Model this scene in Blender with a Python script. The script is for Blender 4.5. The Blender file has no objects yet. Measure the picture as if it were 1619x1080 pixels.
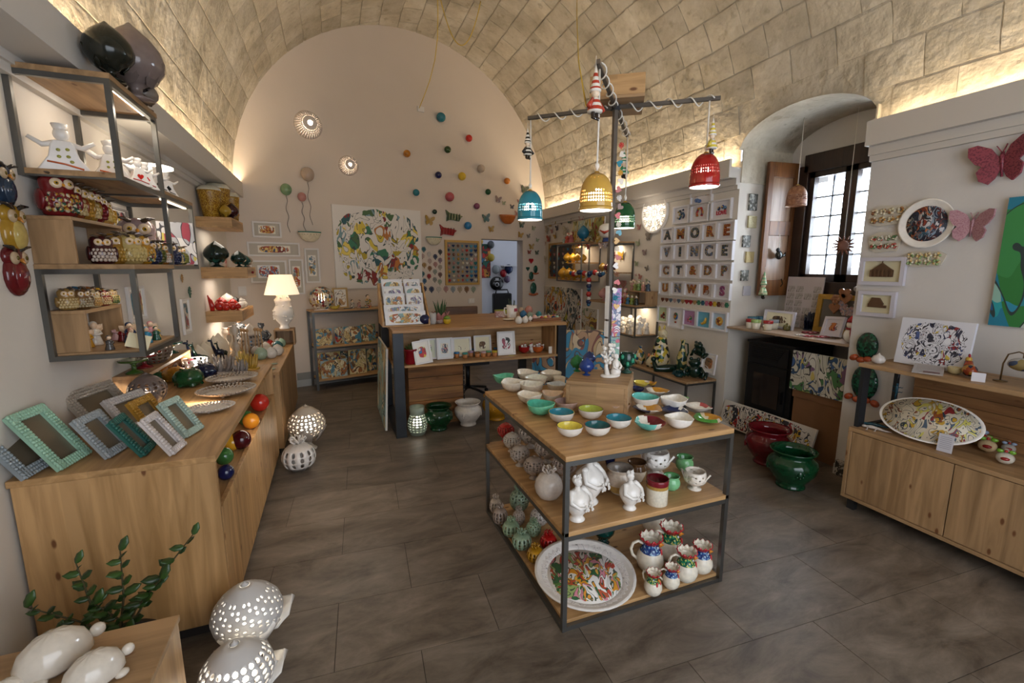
import bpy, bmesh, math, random
from mathutils import Vector, Matrix
PI=math.pi
rnd=random.Random(7)
EXPO=0.2; WIN=46; ENT=30; LEDGE=40; BELL=2.2
C=bpy.context.scene.collection
# ---------------------------------------------------------------- camera, world, exposure
F=718.0; CX,CY=809.5,540.0; EYE=Vector((0,0,1.65))
_d=Vector((525-CX,422-CY,F)).normalized()          # room depth axis seen by the camera (x right, y down, z forward)
_n=_d.cross(Vector((1,0,0))).normalized()
if _n.y<0: _n=-_n
_u=-_n
_r=_d.cross(_u)
if _r.x<0: _r=-_r
cam_d=bpy.data.cameras.new('camera'); cam=bpy.data.objects.new('camera',cam_d); C.objects.link(cam)
cam_d.sensor_width=36; cam_d.lens=36*F/1619; cam_d.clip_start=0.05; cam_d.clip_end=100
X=Vector((_r.x,_d.x,_u.x)); Yd=Vector((_r.y,_d.y,_u.y)); Zf=Vector((_r.z,_d.z,_u.z))
M4=Matrix((( X.x,-Yd.x,-Zf.x,EYE.x),( X.y,-Yd.y,-Zf.y,EYE.y),( X.z,-Yd.z,-Zf.z,EYE.z),(0,0,0,1)))
cam.matrix_world=M4
bpy.context.scene.camera=cam
sc=bpy.context.scene
sc.view_settings.view_transform='Standard'; sc.view_settings.look='None'; sc.view_settings.gamma=1; sc.view_settings.use_curve_mapping=False
sc.view_settings.exposure=EXPO
wd=bpy.data.worlds.new('world'); sc.world=wd; wd.use_nodes=True
wd.node_tree.nodes['Background'].inputs[0].default_value=(0.80,0.88,1.0,1); wd.node_tree.nodes['Background'].inputs[1].default_value=2.6
def area(name,loc,size,power,color,direction,spread=PI):
    l=bpy.data.lights.new(name,'AREA'); l.shape='RECTANGLE'; l.size,l.size_y=size; l.energy=power; l.color=color; l.spread=spread
    o=bpy.data.objects.new(name,l); C.objects.link(o); o.location=loc
    o.rotation_euler=Vector(direction).to_track_quat('-Z','Y').to_euler(); return o
def point(name,loc,power,color,r=0.03):
    l=bpy.data.lights.new(name,'POINT'); l.energy=power; l.color=color; l.shadow_soft_size=r
    o=bpy.data.objects.new(name,l); C.objects.link(o); o.location=loc; return o
WARM=(1.0,0.83,0.60); NEUT=(1.0,0.88,0.74); DAY=(0.78,0.88,1.0)
area('window_daylight',(4.62,3.0,2.05),(1.0,0.85),WIN,DAY,(-1,0,-.25))
area('entrance_daylight',(1.3,-1.15,1.9),(3.2,1.9),ENT,(0.93,0.95,1.0),(0,1,0.05))
lt=area('ledge_strip_left',(-1.03,2.9,2.63),(0.04,7.6),LEDGE,WARM,(0.35,0,1)); lt.rotation_euler=(0,math.radians(-160),0)
lt=area('ledge_strip_right_rear',(3.685,5.65,2.63),(0.04,4.2),LEDGE*.62,WARM,(-0.35,0,1)); lt.rotation_euler=(0,math.radians(160),0)
lt=area('ledge_strip_right_front',(3.665,0.5,2.63),(0.04,3.4),LEDGE*.34,WARM,(-0.35,0,1)); lt.rotation_euler=(0,math.radians(160),0)
# ---------------------------------------------------------------- pixel rays onto real planes
def ray(px,py):
    a,b=px-CX,py-CY
    return X*a+Yd*b+Zf*F
def oz(px,py,z): r=ray(px,py); return EYE+r*((z-EYE.z)/r.z)
def ox(px,py,x): r=ray(px,py); return EYE+r*(x/r.x)
def oy(px,py,y): r=ray(px,py); return EYE+r*(y/r.y)
BN=Vector((-.25,1,0)).normalized(); BP=Vector((0,6.93,0)); BANG=math.atan(.25)
def opl(px,py,p,n): r=ray(px,py); return EYE+r*((p-EYE).dot(n)/r.dot(n))
def bw(px,py): return opl(px,py,BP,BN)
def dep(p): return (Vector(p)-EYE).dot(Zf)
def psz(p,n): return n*dep(p)/F
def pix(p):
    q=Vector(p)-EYE; z=q.dot(Zf); return CX+F*q.dot(X)/z, CY+F*q.dot(Yd)/z
def crop(x0,y0,s): return lambda x,y:(x0+x/s,y0+y/s)
# ---------------------------------------------------------------- materials
def lin(c):
    if isinstance(c,str): c=tuple(int(c[i:i+2],16)/255 for i in (0,2,4))
    return tuple((x/12.92 if x<=.04045 else ((x+.055)/1.055)**2.4) for x in c)+(1,)
MC={}
def newmat(name):
    m=bpy.data.materials.new(name); m.use_nodes=True; nt=m.node_tree; return m,nt,nt.nodes['Principled BSDF']
def nd(nt,t,**k):
    n=nt.nodes.new(t)
    for a,b in k.items(): setattr(n,a,b)
    return n
def plain(c,rough=.5,metal=0,spec=.5,bump=0,bscale=60,var=0,vscale=8):
    key=('p',c,rough,metal,spec,bump,bscale,var,vscale)
    if key in MC: return MC[key]
    m,nt,p=newmat('mat_'+(c if isinstance(c,str) else 'rgb'))
    p.inputs['Base Color'].default_value=lin(c); p.inputs['Roughness'].default_value=rough; p.inputs['Metallic'].default_value=metal
    p.inputs['Specular IOR Level'].default_value=spec
    L=nt.links.new
    tc=nd(nt,'ShaderNodeTexCoord')
    if var:
        n=nd(nt,'ShaderNodeTexNoise'); n.inputs['Scale'].default_value=vscale; n.inputs['Detail'].default_value=4; L(tc.outputs['Object'],n.inputs['Vector'])
        r=nd(nt,'ShaderNodeValToRGB'); a=lin(c); r.color_ramp.elements[0].position=.3; r.color_ramp.elements[1].position=.7
        r.color_ramp.elements[0].color=tuple(x*(1-var) for x in a[:3])+(1,); r.color_ramp.elements[1].color=tuple(min(1,x*(1+var*.6)) for x in a[:3])+(1,)
        L(n.outputs['Fac'],r.inputs['Fac']); L(r.outputs['Color'],p.inputs['Base Color'])
    if bump:
        n=nd(nt,'ShaderNodeTexNoise'); n.inputs['Scale'].default_value=bscale; n.inputs['Detail'].default_value=4; L(tc.outputs['Object'],n.inputs['Vector'])
        b=nd(nt,'ShaderNodeBump'); b.inputs['Strength'].default_value=bump; b.inputs['Distance'].default_value=.01; L(n.outputs['Fac'],b.inputs['Height']); L(b.outputs['Normal'],p.inputs['Normal'])
    MC[key]=m; return m
def glaze(c,rough=.13,var=.12): return plain(c,rough,0,.55,0,60,var,11)
def emit(c,s):
    key=('e',c,s)
    if key in MC: return MC[key]
    m,nt,p=newmat('glow'); p.inputs['Base Color'].default_value=lin(c); p.inputs['Emission Color'].default_value=lin(c); p.inputs['Emission Strength'].default_value=s
    MC[key]=m; return m
def wood(axis='x',base='b08a5c',dark='8a6540',rough=.5,scale=1.0,knots=True):
    key=('w',axis,base,dark,rough,scale,knots)
    if key in MC: return MC[key]
    m,nt,p=newmat('wood_'+axis); L=nt.links.new
    tc=nd(nt,'ShaderNodeTexCoord'); mp=nd(nt,'ShaderNodeMapping'); L(tc.outputs['Object'],mp.inputs['Vector'])
    s={'x':(1.2,13,13),'y':(13,1.2,13),'z':(13,13,1.2)}[axis]; mp.inputs['Scale'].default_value=tuple(v*scale for v in s)
    n=nd(nt,'ShaderNodeTexNoise'); n.inputs['Scale'].default_value=1.6; n.inputs['Detail'].default_value=6; n.inputs['Distortion'].default_value=.8; L(mp.outputs['Vector'],n.inputs['Vector'])
    r=nd(nt,'ShaderNodeValToRGB'); e=r.color_ramp.elements; e[0].position=.33; e[0].color=lin(dark); e[1].position=.62; e[1].color=lin(base); L(n.outputs['Fac'],r.inputs['Fac'])
    # glued staves: slow colour steps across the grain
    mp2=nd(nt,'ShaderNodeMapping'); L(tc.outputs['Object'],mp2.inputs['Vector']); s2={'x':(.9,11,11),'y':(11,.9,11),'z':(11,11,.9)}[axis]; mp2.inputs['Scale'].default_value=s2
    v=nd(nt,'ShaderNodeTexWhiteNoise'); v.noise_dimensions='3D'; sn=nd(nt,'ShaderNodeVectorMath',operation='FLOOR'); L(mp2.outputs['Vector'],sn.inputs[0]); L(sn.outputs['Vector'],v.inputs['Vector'])
    mr=nd(nt,'ShaderNodeMapRange'); mr.inputs['To Min'].default_value=.86; mr.inputs['To Max'].default_value=1.1; L(v.outputs['Value'],mr.inputs['Value'])
    mx=nd(nt,'ShaderNodeVectorMath',operation='SCALE'); L(r.outputs['Color'],mx.inputs[0]); L(mr.outputs['Result'],mx.inputs['Scale'])
    out=mx.outputs['Vector']
    if knots:
        mp3=nd(nt,'ShaderNodeMapping'); L(tc.outputs['Object'],mp3.inputs['Vector']); s3={'x':(1.7,4,4),'y':(4,1.7,4),'z':(4,4,1.7)}[axis]; mp3.inputs['Scale'].default_value=s3
        vo=nd(nt,'ShaderNodeTexVoronoi'); vo.inputs['Scale'].default_value=2.6; vo.inputs['Randomness'].default_value=1; L(mp3.outputs['Vector'],vo.inputs['Vector'])
        kr=nd(nt,'ShaderNodeValToRGB'); kr.color_ramp.elements[0].position=.06; kr.color_ramp.elements[0].color=(1,1,1,1); kr.color_ramp.elements[1].position=.11; kr.color_ramp.elements[1].color=(0,0,0,1); L(vo.outputs['Distance'],kr.inputs['Fac'])
        km=nd(nt,'ShaderNodeMix',data_type='RGBA'); L(kr.outputs['Color'],km.inputs['Factor']); L(out,km.inputs['A']); km.inputs['B'].default_value=lin('6e4526'); out=km.outputs['Result']
    L(out,p.inputs['Base Color']); p.inputs['Roughness'].default_value=rough
    b=nd(nt,'ShaderNodeBump'); b.inputs['Strength'].default_value=.12; b.inputs['Distance'].default_value=.004; L(n.outputs['Fac'],b.inputs['Height']); L(b.outputs['Normal'],p.inputs['Normal'])
    MC[key]=m; return m
def paint(seed,bg,cols,scale=7,ink='2a2a33',fill=.62,cover=.9,ux='Y',rough=.55,inkw=.045):
    """free brushwork: distorted cells with dark contour lines on a plain ground"""
    key=('art',seed,bg,tuple(cols),scale,ink,fill,cover)
    if key in MC: return MC[key]
    m,nt,p=newmat('artwork'); L=nt.links.new
    tc=nd(nt,'ShaderNodeTexCoord'); mp=nd(nt,'ShaderNodeMapping'); mp.inputs['Location'].default_value=(seed*1.37,seed*.61,seed*2.3); L(tc.outputs['Object'],mp.inputs['Vector'])
    st=nd(nt,'ShaderNodeMapping'); st.inputs['Rotation'].default_value=(.3,.5+seed*.7,.2); st.inputs['Scale'].default_value=(1,1,.62); L(mp.outputs['Vector'],st.inputs['Vector'])
    ns=nd(nt,'ShaderNodeTexNoise'); ns.inputs['Scale'].default_value=scale*.42; ns.inputs['Detail'].default_value=1.2; ns.inputs['Distortion'].default_value=1.6; L(st.outputs['Vector'],ns.inputs['Vector'])
    mu=nd(nt,'ShaderNodeMath',operation='MULTIPLY'); L(ns.outputs['Fac'],mu.inputs[0]); mu.inputs[1].default_value=8.0
    fl=nd(nt,'ShaderNodeMath',operation='FLOOR'); L(mu.outputs[0],fl.inputs[0]); fr=nd(nt,'ShaderNodeMath',operation='FRACT'); L(mu.outputs[0],fr.inputs[0])
    vo=nd(nt,'ShaderNodeTexVoronoi'); vo.inputs['Scale'].default_value=scale*.55
    k=.9/scale; ad=nd(nt,'ShaderNodeVectorMath',operation='MULTIPLY_ADD'); L(ns.outputs['Color'],ad.inputs[0]); ad.inputs[1].default_value=(k*3,k*3,k*3); L(mp.outputs['Vector'],ad.inputs[2]); L(ad.outputs['Vector'],vo.inputs['Vector'])
    vp=nd(nt,'ShaderNodeVectorMath',operation='ADD'); cx_=nd(nt,'ShaderNodeCombineXYZ'); L(fl.outputs[0],cx_.inputs[0]); L(vo.outputs['Color'],vp.inputs[0]); L(cx_.outputs[0],vp.inputs[1])
    wn=nd(nt,'ShaderNodeTexWhiteNoise'); L(vp.outputs['Vector'],wn.inputs['Vector'])
    cr=nd(nt,'ShaderNodeValToRGB'); cr.color_ramp.interpolation='CONSTANT'; pal=list(cols)+[bg]*max(1,int(len(cols)*(1-fill)/max(fill,.1)))
    rr=random.Random(seed); rr.shuffle(pal); el=cr.color_ramp.elements
    for i,c in enumerate(pal[:30]):
        if i<2: e=el[i]; e.position=i/len(pal)
        else: e=el.new(i/len(pal))
        e.color=lin(c)
    L(wn.outputs['Value'],cr.inputs['Fac'])
    lt_=nd(nt,'ShaderNodeMath',operation='LESS_THAN'); L(fr.outputs[0],lt_.inputs[0]); lt_.inputs[1].default_value=min(.3,inkw*3.2)
    m1=nd(nt,'ShaderNodeMix',data_type='RGBA'); L(lt_.outputs['Value'],m1.inputs['Factor']); L(cr.outputs['Color'],m1.inputs['A']); m1.inputs['B'].default_value=lin(ink)
    # the drawing keeps clear of the margins (generated coordinates 0..1)
    g=nd(nt,'ShaderNodeVectorMath',operation='SUBTRACT'); L(tc.outputs['Generated'],g.inputs[0]); g.inputs[1].default_value=(.5,.5,.5)
    ab=nd(nt,'ShaderNodeVectorMath',operation='ABSOLUTE'); L(g.outputs['Vector'],ab.inputs[0])
    sx=nd(nt,'ShaderNodeSeparateXYZ'); L(ab.outputs['Vector'],sx.inputs[0])
    pa=nd(nt,'ShaderNodeMath',operation='POWER'); pb=nd(nt,'ShaderNodeMath',operation='POWER')
    L(sx.outputs['X'],pa.inputs[0]); L(sx.outputs['Z'],pb.inputs[0]); pa.inputs[1].default_value=3; pb.inputs[1].default_value=3
    su=nd(nt,'ShaderNodeMath',operation='ADD'); L(pa.outputs[0],su.inputs[0]); L(pb.outputs[0],su.inputs[1])
    n2=nd(nt,'ShaderNodeTexNoise'); n2.inputs['Scale'].default_value=9; L(tc.outputs['Generated'],n2.inputs['Vector'])
    ma=nd(nt,'ShaderNodeMath',operation='MULTIPLY_ADD'); L(n2.outputs['Fac'],ma.inputs[0]); ma.inputs[1].default_value=.06; L(su.outputs[0],ma.inputs[2])
    gt=nd(nt,'ShaderNodeMath',operation='GREATER_THAN'); L(ma.outputs[0],gt.inputs[0]); gt.inputs[1].default_value=(cover*.5)**3+.03
    m2=nd(nt,'ShaderNodeMix',data_type='RGBA'); L(gt.outputs[0],m2.inputs['Factor']); L(m1.outputs['Result'],m2.inputs['A']); m2.inputs['B'].default_value=lin(bg)
    L(m2.outputs['Result'],p.inputs['Base Color']); p.inputs['Roughness'].default_value=rough
    MC[key]=m; return m
def mottle(cols,scale=40,rough=.2,bump=.2):
    """small-scale multicoloured glaze"""
    key=('mot',tuple(cols),scale,rough,bump)
    if key in MC: return MC[key]
    m,nt,p=newmat('mottled_glaze'); L=nt.links.new
    tc=nd(nt,'ShaderNodeTexCoord'); vo=nd(nt,'ShaderNodeTexVoronoi'); vo.inputs['Scale'].default_value=scale; L(tc.outputs['Object'],vo.inputs['Vector'])
    sp=nd(nt,'ShaderNodeSeparateColor'); L(vo.outputs['Color'],sp.inputs['Color'])
    cr=nd(nt,'ShaderNodeValToRGB'); cr.color_ramp.interpolation='CONSTANT'; el=cr.color_ramp.elements
    for i,c in enumerate(cols):
        if i<2: e=el[i]; e.position=i/len(cols)
        else: e=el.new(i/len(cols))
        e.color=lin(c)
    L(sp.outputs['Red'],cr.inputs['Fac']); L(cr.outputs['Color'],p.inputs['Base Color']); p.inputs['Roughness'].default_value=rough
    if bump:
        b=nd(nt,'ShaderNodeBump'); b.inputs['Strength'].default_value=bump; b.inputs['Distance'].default_value=.004; L(vo.outputs['Distance'],b.inputs['Height']); L(b.outputs['Normal'],p.inputs['Normal'])
    MC[key]=m; return m
# ---------------------------------------------------------------- mesh building
def T(x,y,z): return Matrix.Translation((x,y,z))
def Rx(a): return Matrix.Rotation(a,4,'X')
def Ry(a): return Matrix.Rotation(a,4,'Y')
def Rz(a): return Matrix.Rotation(a,4,'Z')
def Sc(a,b=None,c=None):
    b=a if b is None else b; c=a if c is None else c
    return Matrix.Diagonal((a,b,c,1))
class MB:
    def __init__(s): s.v=[]; s.f=[]; s.mi=[]; s.sm=[]
    def add(s,vs,fs,mi=0,sm=False,M=None):
        o=len(s.v)
        s.v+= [tuple(M@Vector(p)) for p in vs] if M is not None else [tuple(p) for p in vs]
        for k,f in enumerate(fs):
            s.f.append(tuple(i+o for i in f)); s.mi.append(mi[k] if isinstance(mi,list) else mi); s.sm.append(sm)
        return s
    def box(s,x0,x1,y0,y1,z0,z1,mi=0,M=None):
        return s.add([(x0,y0,z0),(x1,y0,z0),(x1,y1,z0),(x0,y1,z0),(x0,y0,z1),(x1,y0,z1),(x1,y1,z1),(x0,y1,z1)],
            [(0,3,2,1),(4,5,6,7),(0,1,5,4),(1,2,6,5),(2,3,7,6),(3,0,4,7)],mi,False,M)
    def cbox(s,c,d,mi=0,M=None):
        x,y,z=c; a,b,e=d[0]/2,d[1]/2,d[2]/2; return s.box(x-a,x+a,y-b,y+b,z-e,z+e,mi,M)
    def lathe(s,prof,n=20,mi=0,M=None,mod=None,sm=True,caps=True):
        vs=[];fs=[];mm=[]
        for k,p in enumerate(prof):
            for i in range(n):
                a=2*PI*i/n; r,z=p[0],p[1]
                if mod: r,z=mod(r,z,a,k)
                vs.append((r*math.cos(a),r*math.sin(a),z))
        for k in range(len(prof)-1):
            for i in range(n):
                j=(i+1)%n; fs.append((k*n+i,k*n+j,(k+1)*n+j,(k+1)*n+i)); mm.append(prof[k][2] if len(prof[k])>2 else mi)
        if not caps: return s.add(vs,fs,mm,sm,M)
        fs.append(tuple(range(n-1,-1,-1))); mm.append(prof[0][2] if len(prof[0])>2 else mi)
        l=len(prof)-1; fs.append(tuple(l*n+i for i in range(n))); mm.append(prof[l][2] if len(prof[l])>2 else mi)
        return s.add(vs,fs,mm,sm,M)
    def ell(s,c,r,n=12,k=8,mi=0,M=None):
        if not isinstance(r,(tuple,list)): r=(r,r,r)
        vs=[(c[0],c[1],c[2]-r[2])];fs=[]
        for j in range(1,k):
            b=-PI/2+PI*j/k
            for i in range(n):
                a=2*PI*i/n; vs.append((c[0]+r[0]*math.cos(b)*math.cos(a),c[1]+r[1]*math.cos(b)*math.sin(a),c[2]+r[2]*math.sin(b)))
        vs.append((c[0],c[1],c[2]+r[2])); t=len(vs)-1
        for i in range(n): fs.append((0,1+(i+1)%n,1+i)); fs.append((t,t-n+i,t-n+(i+1)%n))
        for j in range(k-2):
            for i in range(n): a=1+j*n; fs.append((a+i,a+(i+1)%n,a+n+(i+1)%n,a+n+i))
        return s.add(vs,fs,mi,True,M)
    def tube(s,pts,r,n=6,mi=0,M=None,sm=True):
        pts=[Vector(p) for p in pts]; vs=[];fs=[]; m=len(pts)
        rr=r if isinstance(r,(list,tuple)) else [r]*m
        up=Vector((0,0,1)); pn=None
        for k,p in enumerate(pts):
            t=(pts[min(k+1,m-1)]-pts[max(k-1,0)]).normalized()
            if pn is None:
                a=up if abs(t.z)<.9 else Vector((1,0,0)); pn=t.cross(a).normalized()
            else:
                pn=(pn-t*pn.dot(t)).normalized()
            b=t.cross(pn)
            for i in range(n):
                a=2*PI*i/n+PI/n; vs.append(p+(pn*math.cos(a)+b*math.sin(a))*rr[k])
        for k in range(m-1):
            for i in range(n): j=(i+1)%n; fs.append((k*n+i,k*n+j,(k+1)*n+j,(k+1)*n+i))
        fs.append(tuple(range(n-1,-1,-1))); fs.append(tuple((m-1)*n+i for i in range(n)))
        return s.add(vs,fs,mi,sm and n>4,M)
    def prism(s,poly,h,mi=0,M=None,sm=False):
        n=len(poly); vs=[(x,y,0) for x,y in poly]+[(x,y,h) for x,y in poly]
        fs=[tuple(range(n-1,-1,-1)),tuple(range(n,2*n))]+[(i,(i+1)%n,n+(i+1)%n,n+i) for i in range(n)]
        return s.add(vs,fs,mi,sm,M)
    def shift(s,d):
        d=Vector(d); s.v=[tuple(Vector(p)-d) for p in s.v]; return s
    def mesh(s,name,nm=1):
        me=bpy.data.meshes.new(name); me.from_pydata(s.v,[],s.f)
        me.polygons.foreach_set('material_index',s.mi); me.polygons.foreach_set('use_smooth',s.sm)
        for i in range(nm): me.materials.append(None)
        me.update(); return me
def tag(o,label=None,cat=None,group=None,kind=None):
    if label: o['label']=label
    if cat: o['category']=cat
    if group: o['group']=group
    if kind: o['kind']=kind
    return o
def ob(name,me,mats,parent=None,M=None,label=None,cat=None,group=None,kind=None):
    """link one mesh object; materials sit on the object so copies may share mesh data"""
    if isinstance(me,MB): me=me.mesh(name,len(mats) if isinstance(mats,(list,tuple)) else 1)
    o=bpy.data.objects.new(name,me); C.objects.link(o)
    if not isinstance(mats,(list,tuple)): mats=[mats]
    for i,m in enumerate(mats):
        if i<len(o.material_slots): o.material_slots[i].link='OBJECT'; o.material_slots[i].material=m
    if parent: o.parent=parent
    if M is not None: o.matrix_local=M
    return tag(o,label,cat,group,kind)
def thing(name,label,cat,M=None,group=None,kind=None):
    o=bpy.data.objects.new(name,None); C.objects.link(o); o.empty_display_size=.05
    if M is not None: o.matrix_world=M
    return tag(o,label,cat,group,kind)
GEO={}
def geo(key,fn,nm=1):
    if key not in GEO: GEO[key]=fn().mesh(key[0] if isinstance(key,tuple) else key,nm)
    return GEO[key]
def bevel(o,w=.003):
    b=o.modifiers.new('bevel','BEVEL'); b.width=w; b.segments=2; b.limit_method='ANGLE'; return o
WORDS=['first','second','third','fourth','fifth','sixth','seventh','eighth','ninth','tenth','eleventh','twelfth','thirteenth','fourteenth','fifteenth','sixteenth','seventeenth','eighteenth','nineteenth','twentieth']
NUM=['zero','one','two','three','four','five','six','seven','eight','nine','ten','eleven','twelve']
def autolabel(items,where):
    """items: (object, description, point). Look-alikes are told apart by where they stand among one another."""
    d={}
    for o,desc,p in items: d.setdefault(desc,[]).append((o,pix(p)))
    for desc,l in d.items():
        n=len(l)
        if n==1: l[0][0]['label']=f'{desc} {where}'; continue
        xs=[q[1][0] for q in l]; ys=[q[1][1] for q in l]
        hor=(max(xs)-min(xs))>=(max(ys)-min(ys))
        l.sort(key=lambda q:q[1][0] if hor else q[1][1])
        for i,(o,_) in enumerate(l):
            a,b=('left','right') if hor else ('top','bottom')
            if n==2: w=('left one','right one')[i] if hor else ('upper one','lower one')[i]
            elif i==0: w='leftmost' if hor else 'topmost'
            elif i==n-1: w='rightmost' if hor else 'lowest'
            elif i<n/2: w=f'{WORDS[i]} from {a}'
            else: w=f'{WORDS[n-1-i]} from {b}'
            o['label']=f'{desc}, {w} of its kind {where}'
            g=o.get('group')
# ================================================================ THE SETTING
plaster=plain('d6cec2',.75,bump=.15,bscale=25,var=.05,vscale=2)
plaster_c=plain('cfcac4',.75,bump=.15,bscale=25,var=.05,vscale=2)
def stone_mat(name,a,b,c,bs=.5,per=True):
    m,nt,p=newmat(name); L=nt.links.new
    geo_=nd(nt,'ShaderNodeNewGeometry')
    n=nd(nt,'ShaderNodeTexNoise'); n.inputs['Scale'].default_value=2.2; n.inputs['Detail'].default_value=7; n.inputs['Roughness'].default_value=.65; L(geo_.outputs['Position'],n.inputs['Vector'])
    r=nd(nt,'ShaderNodeValToRGB'); e=r.color_ramp.elements; e[0].position=.34; e[0].color=lin(a); e[1].position=.66; e[1].color=lin(c); k=e.new(.5); k.color=lin(b); L(n.outputs['Fac'],r.inputs['Fac'])
    out=r.outputs['Color']
    oi=nd(nt,'ShaderNodeObjectInfo'); mr=nd(nt,'ShaderNodeMapRange'); mr.inputs['To Min'].default_value=.82 if per else 1; mr.inputs['To Max'].default_value=1.08 if per else 1; L(oi.outputs['Random'],mr.inputs['Value'])
    sv=nd(nt,'ShaderNodeVectorMath',operation='SCALE'); L(out,sv.inputs[0]); L(mr.outputs['Result'],sv.inputs['Scale']); out=sv.outputs['Vector']
    n3=nd(nt,'ShaderNodeTexNoise'); n3.inputs['Scale'].default_value=9; n3.inputs['Detail'].default_value=5; L(geo_.outputs['Position'],n3.inputs['Vector'])
    r3=nd(nt,'ShaderNodeValToRGB'); r3.color_ramp.elements[0].position=.60; r3.color_ramp.elements[0].color=(0,0,0,1); r3.color_ramp.elements[1].position=.72; r3.color_ramp.elements[1].color=(.55,.55,.55,1); L(n3.outputs['Fac'],r3.inputs['Fac'])
    mx=nd(nt,'ShaderNodeMix',data_type='RGBA'); L(r3.outputs['Color'],mx.inputs['Factor']); L(out,mx.inputs['A']); mx.inputs['B'].default_value=lin('93866c')
    L(mx.outputs['Result'],p.inputs['Base Color']); p.inputs['Roughness'].default_value=.9; p.inputs['Specular IOR Level'].default_value=.2
    n2=nd(nt,'ShaderNodeTexNoise'); n2.inputs['Scale'].default_value=14; n2.inputs['Detail'].default_value=8; L(geo_.outputs['Position'],n2.inputs['Vector'])
    b_=nd(nt,'ShaderNodeBump'); b_.inputs['Strength'].default_value=bs; b_.inputs['Distance'].default_value=.03; L(n2.outputs['Fac'],b_.inputs['Height']); L(b_.outputs['Normal'],p.inputs['Normal'])
    return m
stone=stone_mat('tufa_stone','b0a692','c8beaa','d8d0c0',.55)
mortar=stone_mat('vault_mortar','b4aa96','c8beaa','d6cebe',.7,False)
VX,VZ,VR=1.33,2.62,2.40
Y0,Y1=-1.3,8.1
NY0,NY1=2.28,3.49      # niche
def nz(y):             # underside of the niche arch
    t=(y-(NY0+NY1)/2)/((NY1-NY0)/2); t=max(-1,min(1,t)); return 2.72+.28*math.sqrt(max(0,1-t*t*.98))
# floor
tile_m,nt,p=newmat('floor_tile'); L=nt.links.new
g_=nd(nt,'ShaderNodeNewGeometry'); mp=nd(nt,'ShaderNodeMapping'); mp.inputs['Scale'].default_value=(1.0,2.6,1); L(g_.outputs['Position'],mp.inputs['Vector'])
n=nd(nt,'ShaderNodeTexNoise'); n.inputs['Scale'].default_value=2.6; n.inputs['Detail'].default_value=9; n.inputs['Roughness'].default_value=.72; n.inputs['Distortion'].default_value=.5; L(mp.outputs['Vector'],n.inputs['Vector'])
r=nd(nt,'ShaderNodeValToRGB'); e=r.color_ramp.elements; e[0].position=.32; e[0].color=lin('483e35'); e[1].position=.68; e[1].color=lin('83776a'); k=e.new(.5); k.color=lin('6b6054'); L(n.outputs['Fac'],r.inputs['Fac'])
oi=nd(nt,'ShaderNodeObjectInfo'); mr=nd(nt,'ShaderNodeMapRange'); mr.inputs['To Min'].default_value=.88; mr.inputs['To Max'].default_value=1.1; L(oi.outputs['Random'],mr.inputs['Value'])
sv=nd(nt,'ShaderNodeVectorMath',operation='SCALE'); L(r.outputs['Color'],sv.inputs[0]); L(mr.outputs['Result'],sv.inputs['Scale']); L(sv.outputs['Vector'],p.inputs['Base Color'])
r2=nd(nt,'ShaderNodeMapRange'); r2.inputs['To Min'].default_value=.32; r2.inputs['To Max'].default_value=.55; L(n.outputs['Fac'],r2.inputs['Value']); L(r2.outputs['Result'],p.inputs['Roughness'])
b_=nd(nt,'ShaderNodeBump'); b_.inputs['Strength'].default_value=.12; b_.inputs['Distance'].default_value=.01; L(n.outputs['Fac'],b_.inputs['Height']); L(b_.outputs['Normal'],p.inputs['Normal'])
floor=ob('floor',MB().box(-1.5,6.2,Y0,10.2,-.12,-.0025),plain('39322c',.8),kind='structure')
tl=geo('floor_tile',lambda:MB().box(-.3535,.3535,-.2035,.2035,-.006,0),1)
ta=math.radians(-3.2); cand=[]
for j in range(-9,22):
    for i in range(-6,12):
        lx=-.08+.355+.71*i+(.355 if j%2 else 0); ly=1.985+.41*j
        x=lx*math.cos(ta)-ly*math.sin(ta)-.11; y=lx*math.sin(ta)+ly*math.cos(ta)+.0
        if -1.15<x<4.3 and -.9<y<7.6: cand.append((math.hypot(x-.3,y),x,y))
cand.sort(); rest=MB()
for k,(d,x,y) in enumerate(cand):
    M=T(x,y,0)@Rz(ta)
    if k<280: ob('floor_tile',tl,tile_m,floor,M)
    else: rest.box(-.3535,.3535,-.2035,.2035,-.006,0,0,M)
if rest.v: ob('far_floor_tiles',rest,tile_m,floor,kind='stuff')
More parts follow.
